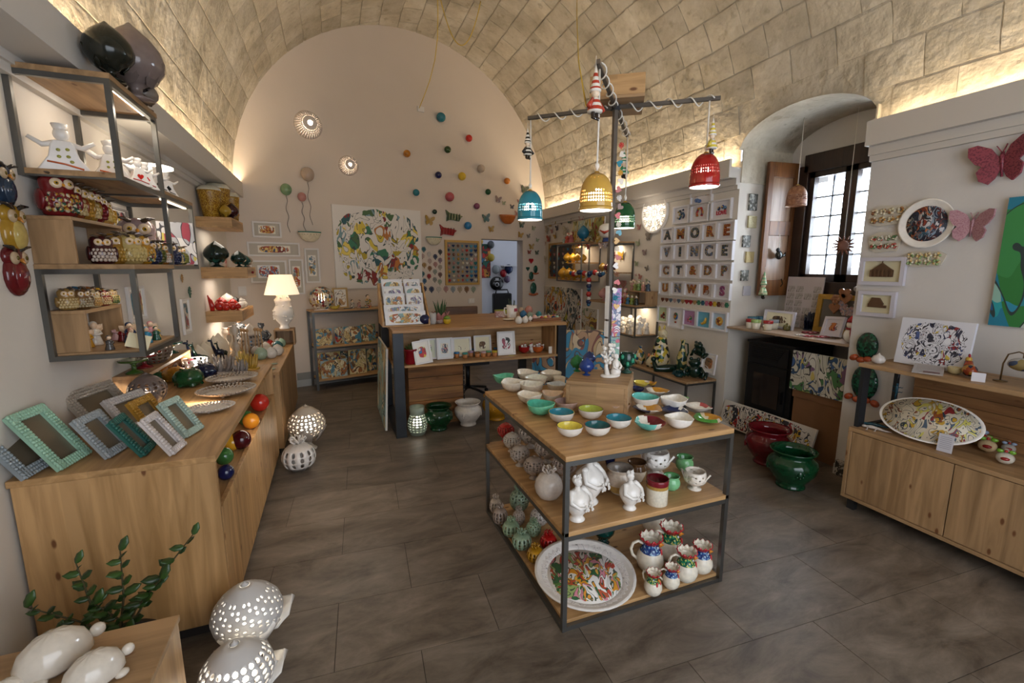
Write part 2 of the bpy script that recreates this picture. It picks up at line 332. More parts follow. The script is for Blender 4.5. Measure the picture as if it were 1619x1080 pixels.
# vault
ceil=MB(); ys=sorted(set([Y0+.25*i for i in range(int((Y1-Y0)/.25)+2)]+[NY0+(NY1-NY0)*i/16 for i in range(17)]+[NY0-.001,NY1+.001])); NT=48; R=VR+.009
for y in ys:
    t0=0
    if NY0<=y<=NY1: t0=math.asin((nz(y)-VZ)/R)
    for i in range(NT+1):
        t=t0+(PI-t0)*(i/NT); ceil.v.append((VX+R*math.cos(t),y,VZ+R*math.sin(t)))
for a in range(len(ys)-1):
    for i in range(NT): q=a*(NT+1)+i; ceil.f.append((q,q+1,q+NT+2,q+NT+1)); ceil.mi.append(0); ceil.sm.append(True)
ceiling=ob('ceiling',ceil,mortar,kind='structure')
BL,BW=.37,.262; dth=BW/VR; var=[]
for v in range(8):
    q=random.Random(v+40); g=MB(); nx,ny=3,3; vs=[];fs=[]
    for j in range(ny+1):
        for i in range(nx+1):
            u=-BL/2+.0045+(BL-.009)*i/nx; w=-BW/2+.0045+(BW-.009)*j/ny
            edge=(i in(0,nx))or(j in(0,ny)); u+=q.uniform(-.005,.005); w+=q.uniform(-.005,.005)
            a=w/VR; rr=VR-(.001 if edge else q.uniform(.002,.006)); vs.append((rr*math.cos(a)-0,u,rr*math.sin(a)))
    for j in range(ny):
        for i in range(nx): a=j*(nx+1)+i; fs.append((a,a+nx+1,a+nx+2,a+1))
    o=len(vs); per=[i for i in range(nx+1)]+[(nx+1)*j+nx for j in range(1,ny+1)]+[(nx+1)*ny+i for i in range(nx-1,-1,-1)]+[(nx+1)*j for j in range(ny-1,0,-1)]
    for k in per:
        x,y,z=vs[k]; f=(VR+.02)/math.hypot(x,z); vs.append((x*f,y,z*f))
    for k in range(len(per)): a,b=per[k],per[(k+1)%len(per)]; fs.append((a,b,o+(k+1)%len(per),o+k))
    g.add(vs,fs,0,False); var.append(g)
cand=[]
nth=int(PI/dth)
for i in range(nth):
    th=(i+.5)*PI/nth
    for j in range(int((Y1-Y0)/BL)+1):
        y=Y0+BL*(j+(.5 if i%2 else 0)); 
        p_=Vector((VX+VR*math.cos(th),y,VZ+VR*math.sin(th)))
        if NY0-.24<y<NY1+.24 and p_.x>3 and p_.z<nz(y)+.26: continue
        if y>6.93+.25*p_.x+.2: continue
        if y<-.6: continue
        q=p_-EYE
        vis=q.dot(Zf)>.3 and -80<pix(p_)[0]<1700 and -80<pix(p_)[1]<700
        cand.append((0 if vis else 1,q.length,th,y))
cand.sort(); rest=MB(); meshes=[g.mesh('stone_block') for g in var]
for k,(nv,d,th,y) in enumerate(cand):
    v=rnd.randrange(8); M=T(VX,y,VZ)@Ry(-th)
    if k<300: ob('stone_block',meshes[v],stone,ceiling,M)
    else: rest.add(var[v].v,var[v].f,0,False,M)
ob('far_stone_blocks',rest,stone,ceiling,kind='stuff')
# back wall, slanted, with the doorway to the next room
dl,dr=2.385,3.235; dtop=2.12
def bwpt(u,z,off=0): # u measured along room x
    return (u,6.93+.25*u+off,z)
wb=MB(); TH=.28
def slab(mb,poly,off0,off1,mi=0):
    n=len(poly); vs=[bwpt(u,z,off0) for u,z in poly]+[bwpt(u,z,off1) for u,z in poly]
    mb.add(vs,[tuple(range(n)),tuple(range(2*n-1,n-1,-1))]+[(i,n+i,n+(i+1)%n,(i+1)%n) for i in range(n)],mi)
slab(wb,[(-1.3,0),(dl,0),(dl,dtop),(-1.3,dtop)],0,TH); slab(wb,[(dr,0),(3.95,0),(3.95,dtop),(dr,dtop)],0,TH); slab(wb,[(-1.3,dtop),(3.95,dtop),(3.95,5.2),(-1.3,5.2)],0,TH)
wall_back=ob('wall_back',wb,plain('d3c6b8',.8,bump=.1,bscale=20,var=.03,vscale=1.5),kind='structure')
# left wall and ledge
ob('wall_left',MB().box(-1.45,-1.2,Y0,7.0,0,2.7),plaster,kind='structure')
lg=MB().box(-1.2,-.975,Y0,6.75,2.5,2.60).box(-1.0,-.975,Y0,6.75,2.60,2.68)
ob('trim_1',lg,plain('c9c4bc',.6),kind='structure')
ob('trim_2',MB().box(-1.2,-1.165,Y0,6.7,2.42,2.46).box(-1.2,-1.15,Y0,6.7,2.46,2.5),plain('c9c4bc',.6),kind='structure')
# right walls
ob('wall_right_rear',MB().box(3.75,4.9,NY1,8.3,0,2.66),plaster,kind='structure')
ob('wall_right_front',MB().box(3.70,4.9,Y0,NY0,0,2.66),plaster_c,kind='structure')
def cornice(name,xw,y0,y1):
    m=MB().box(3.60,xw,y0,y1,2.50,2.60).box(3.60,3.628,y0,y1,2.60,2.67).box(xw-.05,xw,y0,y1,2.44,2.50).box(xw-.03,xw,y0,y1,2.40,2.44)
    ob(name,m,plain('c9c2b8',.6),kind='structure')
cornice('trim_3',3.75,NY1,7.95); cornice('trim_4',3.70,Y0,NY0)
for nm,xs,y0,y1 in (('left',(-1.06,-1.0),-.9,6.7),('right_rear',(3.66,3.71),NY1+.05,7.7),('right_front',(3.65,3.69),-1.0,NY0-.05)):
    ob('led_strip',MB().box(xs[0],xs[1],y0,y1,2.60,2.606),emit('ffd9a0',6),label=dict(left='warm light strip hidden behind the left wall ledge',right_rear='warm light strip behind the cornice above the framed letters',right_front='warm light strip behind the cornice right of the window niche')[nm],cat='light strip')
# niche
nb=MB(); NX=4.42
wy0,wy1,wz0,wz1=2.42,3.30,1.44,2.62
nb.box(NX,NX+.3,NY0,NY1,0,wz0).box(NX,NX+.3,wy1,NY1,wz0,wz1).box(NX,NX+.3,NY0,wy0,wz0,wz1).box(NX,NX+.3,NY0,NY1,wz1,3.3)
ob('wall_niche',nb,plaster_c,kind='structure')
ar=MB(); vs=[];fs=[]; K=24
for i in range(K+1):
    y=NY0+(NY1-NY0)*i/K; z=nz(y); xo=VX+math.sqrt(max(.01,VR*VR-(z-VZ)**2))
    vs+= [(xo-.02,y,z),(4.5,y,z-.0),(4.5,y,z+.25),(xo+.03,y,z+.25)]
for i in range(K): a=4*i; fs+=[(a,a+4,a+5,a+1),(a+1,a+5,a+6,a+2),(a+3,a+2,a+6,a+7)]
ar.add(vs,fs,0,True); ar.box(3.752,4.42,NY1-.012,NY1,2.46,2.80).box(3.702,4.42,NY0,NY0+.012,2.46,2.80)
ob('niche_arch',ar,mortar,kind='structure')
# front wall with a wide glazed shop door behind the camera
fw=MB().box(-1.5,-.2,Y0-.2,Y0,0,5.2).box(2.9,4.9,Y0-.2,Y0,0,5.2).box(-.2,2.9,Y0-.2,Y0,2.9,5.2)
ob('wall_front',fw,plaster,kind='structure')
dm=plain('6a6a6c',.4,.5); d1=MB()
for x in (-.17,.6,1.35,2.1,2.87): d1.box(x-.03,x+.03,Y0-.14,Y0-.08,0,2.9)
d1.box(-.2,2.9,Y0-.14,Y0-.08,2.82,2.9).box(-.2,2.9,Y0-.14,Y0-.08,0,.1); ob('door_1',d1,dm,kind='structure')
# niche window: dark frame, two casements with white iron-barred panes
dk=wood('z','2f1c14','1d100b',.4,1,False)
wn=thing('window_1',None,None,T(NX+.02,(wy0+wy1)/2,wz0),kind='structure')
wy_c=(wy0+wy1)/2
def wpart(name,mb,mat): return ob(name,mb.shift((NX+.02,wy_c,wz0)),mat,wn)
fx0,fx1=NX-.06,NX+.06
for a in ((wy0-.02,wy0+.05,wz0,wz1),(wy1-.05,wy1+.06,wz0,wz1),(wy0,wy1,wz1-.07,wz1+.1),(wy0,wy1,wz0-.08,wz0+.07)):
    bevel(wpart('frame_bar',MB().box(fx0,fx1,*a),dk),.006)
mid=(wy0+wy1)/2
glassm=emit('f4f7ff',3.2)
for y0,y1 in ((wy0+.05,mid-.005),(mid+.005,wy1-.05)):
    for a in ((y0,y0+.05,wz0+.07,wz1-.07),(y1-.05,y1,wz0+.07,wz1-.07),(y0,y1,wz0+.07,wz0+.14),(y0,y1,wz1-.12,wz1-.07)):
        wpart('casement_bar',MB().box(NX-.03,NX+.03,*a),dk)
    wpart('iron_bar',MB().box(NX+.035,NX+.05,(y0+y1)/2-.007,(y0+y1)/2+.007,wz0+.14,wz1-.12),plain('7d8594',.5))
    for k in range(1,5):
        z=wz0+.14+(wz1-.12-wz0-.14)*(k/5+.0) if k<5 else 0
        wpart('iron_bar',MB().box(NX+.03,NX+.055,y0+.05,y1-.05,z-.007,z+.007),plain('7d8594',.5))
gl,gnt,gp=newmat('window_glass'); gp.inputs['Roughness'].default_value=0.02; gp.inputs['Transmission Weight'].default_value=1; gp.inputs['IOR'].default_value=1.02
wpart('pane',MB().box(NX+.0,NX+.004,wy0+.08,mid-.04,wz0+.12,wz1-.1),gl); wpart('pane',MB().box(NX+.0,NX+.004,mid+.04,wy1-.08,wz0+.12,wz1-.1),gl)
# next room seen through the doorway
sr=MB(); 
sr.box(1.6,5.6,9.3,9.5,0,3.2).box(1.3,1.6,7.7,9.5,0,3.2).box(5.4,5.6,8.7,9.5,0,3.2); slab(sr,[(1.6,3.0),(5.4,3.0),(5.4,3.15),(1.6,3.15)],TH+.01,1.6)
ob('wall_storeroom',sr,plain('b9bac2',.8),kind='structure')
point('storeroom_lamp',(2.9,8.5,2.6),4,(.8,.87,1),.15)
# skirting
sk=MB(); 
def skirt(name,pts):
    m=MB()
    for (a,b) in pts: m.box(*a,*b,0,.085)
    ob(name,m,plain('bdb7ae',.5,var=.1),kind='structure')
skirt('baseboard_right',[((3.735,3.75),(NY1,7.7)),((3.685,3.70),(Y0,NY0))])
mm=MB(); slab(mm,[(-1.2,0),(dl-.02,0),(dl-.02,.1),(-1.2,.1)],-.015,0); slab(mm,[(dr,0),(3.75,0),(3.75,.1),(dr,.1)],-.015,0); ob('baseboard_back',mm,plain('aeb0ae',.5),kind='structure')
# illustrated skirting tiles at the niche corner
for k in range(2): ob('baseboard_tile',MB().box(3.672,3.70,2.11-.16*k,2.26-.16*k,0,.125),paint(90+k,'b7b0a4',['3a3632','5a544c'],40,'2a2622',.5,1.4),label=['patterned skirting tile at the foot of the niche corner','patterned skirting tile half hidden behind the sideboard'][k],cat='tile')
# ================================================================ FURNITURE
pine_x=wood('x','c39a68','a07a4c',.45); pine_y=wood('y','c39a68','a07a4c',.45); pine_z=wood('z','c39a68','a07a4c',.45)
oak_x=wood('x','ad8a62','8a6b48',.5); oak_y=wood('y','ad8a62','8a6b48',.5); oak_z=wood('z','ad8a62','8a6b48',.5)
steel=plain('6f6f6c',.35,.85,var=.15,vscale=6); dsteel=plain('3f4246',.4,.7,var=.25,vscale=4); polem=plain('6a635c',.4,.6,var=.25,vscale=5)
class Fur:
    def __init__(s,name,label,cat,loc,group=None,rot=0):
        s.loc=Vector(loc); s.M=T(*loc)@Rz(rot); s.inv=s.M.inverted(); s.e=thing(name,label,cat,s.M,group)
    def part(s,name,mb,mat,bev=0,label=None,par=None,local=False):
        if not local: mb.v=[tuple(s.inv@Vector(v)) for v in mb.v]
        o=ob(name,mb,mat,par or s.e,label=label)
        if bev: bevel(o,bev)
        return o
    def frame(s,x0,x1,y0,y1,z0,z1,t=.022,mat=None,bottoms=True,tops=True):
        mat=mat or steel
        for x in (x0,x1-t):
            for y in (y0,y1-t): s.part('post',MB().box(x,x+t,y,y+t,z0,z1),mat)
        for z,on in ((z0,bottoms),(z1-t,tops)):
            if not on: continue
            for y in (y0,y1-t): s.part('rail',MB().box(x0+t,x1-t,y+.001,y+t-.001,z,z+t),mat)
            for x in (x0,x1-t): s.part('rail',MB().box(x+.001,x+t-.001,y0+t,y1-t,z,z+t),mat)
# --- centre table
f=Fur('display_table','three tier display table with pine boards on a thin steel frame','table',(1.355,2.18,0))
x0,x1,y0,y1=.88,1.832,1.62,2.738
f.frame(x0,x1,y0,y1,0,.825,.022)
for z in (.472,): 
    for y in (y0,y1-.022): f.part('rail',MB().box(x0+.022,x1-.022,y+.001,y+.021,z-.022,z),steel)
    for x in (x0,x1-.022): f.part('rail',MB().box(x+.001,x+.021,y0+.022,y1-.022,z-.022,z),steel)
f.part('tabletop',MB().box(x0,x1,y0,y1,.825,.85),pine_x,.003)
f.part('shelf',MB().box(x0,x1,y0-.0,y1,.472,.495),pine_x,.003).location.z+=0
f.part('shelf',MB().box(x0+.02,x1-.02,y0+.02,y1-.02,.022,.04),pine_x,.003)
# shelf boards must clear the posts: notch by insetting
for o in f.e.children:
    if o.name.startswith('shelf') and o.location.z==0: pass
# --- box on the table that carries the lamp cross
cc=Vector((1.412,2.195)); ba=math.radians(-41)
f=Fur('wooden_plinth','square wooden box in the middle of the display table','box',(cc.x,cc.y,.851),rot=ba)
h=.168
f.part('top_panel',MB().box(-.168,.168,-.168,.168,.155,.176),oak_x,.002,local=True)
for s in (-1,1):
    f.part('side_panel',MB().box(s*.158-.01,s*.158+.01,-.168,.168,0,.155),oak_y,.002,local=True)
    f.part('side_panel',MB().box(-.148,.148,s*.158-.01,s*.158+.01,0,.155),oak_x,.002,local=True)
# --- lamp cross
pc=Vector((1.478,2.243)); PZ=2.50
f=Fur('lamp_stand','tall steel pole with four horizontal arms carrying the bell lamps','lamp stand',(pc.x,pc.y,1.0285))
f.part('pole',MB().box(pc.x-.011,pc.x+.011,pc.y-.011,pc.y+.011,1.0285,PZ-.013),polem)
ENDS={'red':(1.896,1.929),'teal':(1.109,2.580),'yellow':(1.088,1.795),'green':(1.861,2.674)}
for k,(ex,ey) in ENDS.items():
    d=Vector((ex,ey))-pc; Lr=d.length; a=math.atan2(d.y,d.x); hgt=PZ
    f.part('arm',MB().box(.014,Lr,-.009,.009,-.009,.009,0,T(pc.x,pc.y,hgt)@Rz(a)),polem)
f.part('hub',MB().cbox((pc.x,pc.y,PZ-.001),(.04,.04,.026)),dsteel)
# cord wound round the arms
cordm=plain('e2ddd2',.8)
for k,(ex,ey) in ENDS.items():
    d=(Vector((ex,ey))-pc); u=d.normalized(); nrm=Vector((-u.y,u.x)); pts=[]; hgt=PZ
    for i in range(60):
        t=i/59; a=t*2*PI*4.5; c=pc+u*(.04+(d.length-.07)*t); rr=.017+.007*abs(math.sin(t*9)); pts.append((c.x+nrm.x*rr*math.cos(a),c.y+nrm.y*rr*math.cos(a),hgt+rr*math.sin(a)-.004))
    f.part('lamp_cord',MB().tube(pts,.0035,5),cordm)
# the wooden crate on top of the cross
f=Fur('wooden_crate','open pine box resting on top of the lamp cross','box',(1.51,2.28,PZ+.0135),rot=math.radians(-34))
f.part('base_board',MB().box(-.14,.14,-.15,.15,0,.016),oak_x,.002,local=True)
for s in (-1,1):
    f.part('side_board',MB().box(-.14,.14,s*.141-.009,s*.141+.009,.016,.115),pine_x,.002,local=True)
    f.part('side_board',MB().box(s*.131-.009,s*.131+.009,-.132,.132,.016,.115),oak_y,.002,local=True)
# --- left upper shelving (three steel frames)
f=Fur('wall_shelf','stepped steel and oak wall shelf crowded with owls and card figures','shelf',(-1.2,3.15,1.23))
f.frame(-1.2,-.847,2.6,3.17,2.03,2.45,.022); f.frame(-1.2,-.847,3.17,3.71,1.635,2.052,.022); f.frame(-1.2,-.847,2.6,3.14,1.23,1.64,.022)
f.part('board',MB().box(-1.2,-.845,2.6,3.18,2.45,2.474),oak_y,.002)
f.part('board',MB().box(-1.178,-.869,2.6,3.15,2.038,2.062),oak_y,.002); f.part('board',MB().box(-1.2,-.845,3.17,3.71,2.052,2.072),oak_y,.002)
f.part('board',MB().box(-1.2,-.845,2.6,3.17,1.64,1.662),oak_y,.002); f.part('board',MB().box(-1.178,-.869,3.192,3.69,1.645,1.662),oak_y,.002)
f.part('board',MB().box(-1.178,-.869,2.622,3.118,1.246,1.262),oak_y,.002)
f.part('led_bar',MB().box(-.885,-.872,2.66,3.1,2.438,2.448),emit('ffe9c8',14),label='lit warm strip under the top board')
f.part('led_bar',MB().box(-.885,-.872,3.2,3.66,2.024,2.03),emit('ffe9c8',5))
area('shelf_light',(-.9,2.9,2.425),(.03,.45),1.6,NEUT,(-.2,0,-1))
area('shelf_light',(-.9,3.43,2.02),(.03,.45),1.3,NEUT,(-.2,0,-1)); area('shelf_light',(-.9,2.87,1.615),(.03,.45),.5,NEUT,(-.2,0,-1))
def stepbox(y0,y1,x1,z0,z1,label,name='wooden_riser'):
    f=Fur(name,label,'riser',(-1.2,(y0+y1)/2,z0)); t=.016
    f.part('top_board',MB().box(-1.199,x1,y0,y1,z1-t,z1),oak_y,.0015); f.part('end_board',MB().box(-1.199,x1,y0,y0+t,z0,z1-t),oak_z,.0015); f.part('end_board',MB().box(-1.199,x1,y1-t,y1,z0,z1-t),oak_z,.0015)
stepbox(2.604,3.13,-1.05,1.663,1.868,'wooden riser box on the middle board with a row of owls on top')
stepbox(2.625,3.02,-1.06,1.263,1.455,'wooden riser box inside the lowest steel frame')
# --- left counter with the ball slot
f=Fur('pine_counter','long knotty pine counter along the left wall with a ball slot','counter',(-.86,3.12,0))
cx0,cx1,cy0,cy1=-1.195,-.515,2.185,4.2
f.part('worktop',MB().box(cx0,cx1,cy0-.003,cy1,.822,.85),pine_y,.003)
f.part('side_panel',MB().box(cx0+.01,cx1-.004,cy0,cy0+.025,.06,.822),pine_z,.002)
f.part('side_panel',MB().box(cx0+.01,cx1-.004,cy1-.025,cy1,.06,.822),pine_z,.002)
for k in range(2): f.part('front_panel',MB().box(cx1-.028,cx1-.004,cy0+.027+k*.984,cy0+.027+k*.984+.98,.06,.595),pine_z,.002)
f.part('slot_shelf',MB().box(cx1-.24,cx1-.029,cy0+.026,cy1-.026,.57,.588),pine_y); f.part('slot_back',MB().box(cx1-.255,cx1-.24,cy0+.026,cy1-.026,.57,.822),pine_y)
f.part('plinth',MB().box(cx0+.03,cx1-.05,cy0+.03,cy1-.03,0,.06),plain('2c2622',.7))
area('slot_light',(cx1-.03,3.1,.812),(.02,1.8),3.0,NEUT,(-.3,0,-1))
# --- second, lower counter
f=Fur('low_counter','lower pine cabinet beyond the long left counter','cabinet',(-.84,5.17,0))
f.part('worktop',MB().box(-1.195,-.48,4.32,6.02,.726,.75),pine_y,.003); f.part('side_panel',MB().box(-1.19,-.49,4.325,4.35,.05,.726),pine_z,.002); f.part('side_panel',MB().box(-1.19,-.49,5.99,6.015,.05,.726),pine_z,.002)
for k in range(2): f.part('door',MB().box(-.508,-.486,4.352+k*.82,4.352+k*.82+.815,.06,.72),oak_z,.002)
f.part('plinth',MB().box(-1.15,-.53,4.36,5.98,0,.05),plain('2c2622',.7))
# --- riser shelf at the back of the counter
f=Fur('counter_riser','narrow raised pine shelf at the wall side of the counter','shelf',(-1.12,3.3,.85))
f.part('board',MB().box(-1.199,-1.04,3.16,4.05,1.012,1.032),oak_y,.002)
for y in (3.16,4.03): f.part('end_board',MB().box(-1.199,-1.04,y,y+.02,.851,1.012),oak_z,.002)
# --- floating shelves
for k,(z,xr,ln,lb) in enumerate(((2.131,-.895,.62,'highest floating pine box shelf with the woven pattern vases'),(1.647,-.80,.55,'middle floating pine box shelf with the green pumi'),(1.21,-.88,.70,'lowest floating pine box shelf with the red ceramics'))):
    f=Fur('floating_shelf',lb,'shelf',(-1.2,5.3,z-.11),'floating pine shelves on the left wall')
    t=.11 if k else .10
    f.part('top_board',MB().box(-1.2,xr,5.3,5.3+ln,z-.018,z),pine_y,.002); f.part('bottom_board',MB().box(-1.2,xr,5.3,5.3+ln,z-t,z-t+.018),pine_y,.002)
    f.part('end_board',MB().box(-1.2,xr,5.3,5.318,z-t+.018,z-.018),pine_x,.002); f.part('front_board',MB().box(xr-.018,xr,5.318,5.3+ln,z-t+.018,z-.018),oak_y,.002)
    if k==1: f.part('drawer_knob',MB().ell((xr+.012,5.55,z-.055),.014),glaze('7a1420'),label='small red knob')
area('floating_light',(-1.0,5.6,2.02),(.25,.4),1.2,NEUT,(0,0,-1)); area('floating_light',(-1.0,5.6,1.53),(.25,.4),1.4,NEUT,(0,0,-1)); area('floating_light',(-1.0,5.7,1.09),(.25,.5),3.0,NEUT,(0,0,-1))
# --- lamp box on the low counter
f=Fur('lamp_box','small open wooden box that raises the white table lamp','box',(-.56,5.9,.751))
f.part('top_board',MB().box(-.67,-.455,5.8,6.0,.917,.934),oak_x,.001)
for x in (-.67,-.471): f.part('side_board',MB().box(x,x+.016,5.8,6.0,.751,.917),oak_z,.001)
f.part('back_board',MB().box(-.654,-.471,5.984,6.0,.751,.917),oak_z)
# --- steel and pine bookshelf at the back wall
bo=Vector((-.283,6.485,0)); BM=T(*bo)@Rz(BANG)
f=Fur('rear_shelf','three level steel shelf of small paintings against the back wall','shelf',bo,rot=BANG)
w_=1.02
for x in (0,w_-.03):
    for y in (0,.30): f.part('post',MB().box(x,x+.03,y,y+.03,0,1.055),steel,local=True)
for z in (.12,.571,1.055): 
    f.part('board',MB().box(0 if z>1 else .031,w_ if z>1 else w_-.031,.0,.33,z,z+.024),pine_x,.002,local=True)
    for y in (0,.30): f.part('rail',MB().box(.03,w_-.03,y+.002,y+.028,z-.025,z-.001),steel,local=True)
# --- sales desk
f=Fur('sales_desk','large pine sales desk standing on broad black steel legs','desk',(1.4,4.93,0))
dx0,dx1,dy0,dy1=.49,2.33,4.33,5.53
dw_x=wood('x','b58a58','936a40',.45,.8,False)
f.part('desktop',MB().box(dx0,dx1,dy0,dy1,1.03,1.06),dw_x,.003)
f.part('front_shelf',MB().box(dx0+.10,dx1-.10,dy0+.01,dy0+.36,.69,.712),pine_x,.002)
f.part('shelf_back',MB().box(dx0+.10,dx1-.10,dy0+.361,dy0+.38,.69,1.03),pine_x)
f.part('shelf_end',MB().box(dx1-.13,dx1-.112,dy0+.02,dy0+.36,.712,1.03),pine_z)
f.part('side_shelf',MB().box(dx0+.005,dx0+.10,dy0+.12,dy1-.1,.69,.712),pine_y)
f.part('side_back',MB().box(dx0+.085,dx0+.10,dy0+.40,dy1-.1,.712,1.03),pine_y)
for x in (dx0,dx1-.1):
    for y in (dy0,dy1-.1): f.part('leg',MB().box(x,x+.098,y,y+.06,0.01,1.03),dsteel,.002)
    f.part('foot_plate',MB().box(x-.004,x+.102,dy0-.004,dy1-.03,0,.01),dsteel)
# --- plank chest under the desk
f=Fur('plank_chest','old rough plank crate standing under the sales desk','crate',(.95,4.75,0))
rw=[wood('x','a8743f','6e4626',.7,.8),wood('x','9a6636','60401f',.7,.8),wood('x','b0804a','785030',.7,.8)]
zz=[.02,.14,.27,.40,.52,.645]
for k in range(5): 
    f.part('plank',MB().box(.66,1.235,4.60,4.62,zz[k]+.003,zz[k+1]-.003),rw[k%3],.002)
    f.part('plank',MB().box(1.215,1.235,4.622,4.98,zz[k]+.003,zz[k+1]-.003),rw[(k+1)%3],.002); f.part('plank',MB().box(.66,.68,4.622,4.98,zz[k]+.003,zz[k+1]-.003),rw[(k+1)%3],.002)
f.part('corner_strap',MB().box(1.236,1.252,4.595,4.625,.0,.65),plain('3a3533',.5,.7),label='riveted iron corner strap')
f.part('base_board',MB().box(.66,1.235,4.6,4.98,0,.02),rw[1])
for k in range(12): f.part('rivet',MB().ell((1.244,4.592,.04+.052*k),.006,6,4),plain('8a8580',.4,.8))
# --- right front sideboard
f=Fur('sideboard','oak sideboard with two flat doors and an open upper shelf','cabinet',(3.43,1.1,0))
sx0,sx1,sy0,sy1=3.205,3.66,.2,1.915
f.part('worktop',MB().box(sx0,sx1,sy0,sy1,.553,.58),oak_y,.003); f.part('bottom_board',MB().box(sx0,sx1,sy0,sy1,.08,.102),oak_y,.002)
f.part('side_panel',MB().box(sx0,sx1,sy1-.024,sy1,.102,.553),oak_z,.002)
for k,(a,b) in enumerate(((1.345,1.888),(.79,1.340),(.235,.785))): f.part('door',MB().box(sx0+.004,sx0+.026,a,b,.106,.549),oak_z,.002)
f.part('back_panel',MB().box(sx1-.015,sx1,sy0,sy1-.024,.102,.553),oak_y)
for k in range(6): f.part('back_plank',MB().box(sx1-.02,sx1-.004,sy0,1.80,.581+k*.068,.581+k*.068+.066),wood('y','9b7046','7c5634',.5),.002)
f.part('upper_shelf',MB().box(3.24,sx1+.0,sy0,1.925,.992,1.018),oak_y,.003)
for y in (1.895,):
    f.part('bracket',MB().box(3.245,3.31,y-.01,y+.014,.58,.992),dsteel); f.part('bracket',MB().box(sx1-.045,sx1-.02,y-.01,y+.014,.58,.992),dsteel)
    f.part('bracket',MB().box(3.31,sx1-.045,y-.01,y+.014,.58,.59),dsteel)
for y in (.3,1.84): f.part('foot',MB().box(sx0+.03,sx0+.07,y,y+.045,0,.08),plain('222222',.5)); f.part('foot',MB().box(sx1-.07,sx1-.03,y,y+.045,0,.08),plain('222222',.5))
# --- bench by the right wall
f=Fur('wall_bench','low steel bench table with a pine top under the framed letters','table',(3.5,4.0,0))
f.frame(3.30,3.70,3.55,4.55,0,.462,.02,bottoms=False); f.part('tabletop',MB().box(3.30,3.70,3.55,4.55,.462,.484),oak_y,.002)
# --- right rear shelves
f=Fur('corner_shelf','steel and oak wall shelf of white nativity figures right of the pole','shelf',(3.6,5.0,.785))
f.frame(3.40,3.75,4.58,5.13,.785,1.165,.018); f.frame(3.42,3.75,5.13,5.75,1.165,1.96,.018)
f.part('board',MB().box(3.418,3.732,4.60,5.11,.795,.812),oak_y,.001); f.part('board',MB().box(3.40,3.75,4.58,5.75,1.165,1.185),oak_y,.001)
f.part('board',MB().box(3.438,3.732,5.148,5.732,1.56,1.578),oak_y,.001); f.part('board',MB().box(3.42,3.75,5.13,5.75,1.96,1.98),oak_y,.001)
area('nook_light',(3.6,4.85,1.14),(.1,.4),1.6,WARM,(.1,0,-1)); area('nook_light',(3.6,5.45,1.93),(.1,.4),2.0,WARM,(.1,0,-1))
f=Fur('figure_riser','small oak riser carrying tiny nativity figures','riser',(3.62,4.75,1.186))
f.part('top_board',MB().box(3.56,3.74,4.60,4.98,1.336,1.35),oak_y,.001)
for y in (4.60,4.966): f.part('end_board',MB().box(3.56,3.74,y,y+.014,1.186,1.336),oak_z,.001)
f=Fur('far_shelf','second steel wall shelf holding yellow pumi in the far corner','shelf',(3.6,6.35,1.1))
f.frame(3.42,3.75,5.95,6.75,1.42,2.0,.018); f.part('board',MB().box(3.438,3.732,5.968,6.732,1.43,1.447),oak_y,.001); f.part('board',MB().box(3.42,3.75,5.95,6.75,2.0,2.02),oak_y,.001)
f.part('inner_board',MB().box(3.5,3.732,5.97,6.5,1.70,1.715),pine_y)
area('nook_light',(3.6,6.35,1.97),(.1,.5),2.0,WARM,(.1,0,-1))
# --- niche: sill shelf and stove
f=Fur('sill_shelf','thin oak board across the window niche above the stove','shelf',(4.05,2.88,1.03))
f.part('board',MB().box(3.72,4.419,NY0+.001,NY1-.001,1.03,1.052),wood('y','b59a80','93785c',.5),.002)
blk=plain('1b1b1d',.45,.3); blk2=plain('101012',.3,.1)
f=Fur('pellet_stove','black pellet stove with a glass fire door under the sill','stove',(4.1,3.1,0))
qx=3.86; qy0,qy1=2.83,3.33
f.part('body',MB().box(qx,4.38,qy0,qy1,.03,.91),blk,.01)
f.part('top_panel',MB().box(qx-.012,4.38,qy0-.008,qy1+.008,.91,.935),blk,.004)
f.part('upper_door',MB().box(qx-.018,qx,qy0+.05,qy1-.02,.72,.90),blk,.004)
fd=f.part('fire_door',MB().box(qx-.02,qx,qy0+.05,qy1-.02,.22,.705),blk,.004)
f.part('glass',MB().box(qx-.026,qx-.02,qy0+.11,qy1-.11,.31,.63),plain('2a2320',.08,.0,.8),par=fd); f.part('handle',MB().box(qx-.05,qx-.02,qy0+.065,qy0+.08,.38,.50),blk2,par=fd)
for k in range(7): f.part('vent_slat',MB().box(qx-.024,qx-.017,qy0+.09+.01*k,qy1-.06,.875-.018*k,.883-.018*k),blk2)
f.part('base',MB().box(qx+.02,4.36,qy0+.02,qy1-.02,0,.03),blk2)
# --- foreground crate stool
f=Fur('foreground_table','low pine box table in the near left corner with white turtles','table',(-.87,1.3,0))
f.part('top_board',MB().box(-1.19,-.545,.75,1.668,.478,.50),oak_x,.003); f.part('side_board',MB().box(-.567,-.549,.76,1.66,.02,.478),pine_z,.002); f.part('side_board',MB().box(-1.185,-.57,1.64,1.66,.02,.478),pine_z,.002)
f.part('bottom_board',MB().box(-1.185,-.57,.76,1.64,0.0,.02),oak_x); f.part('side_board',MB().box(-1.185,-1.165,.76,1.64,.02,.478),pine_z,.002)
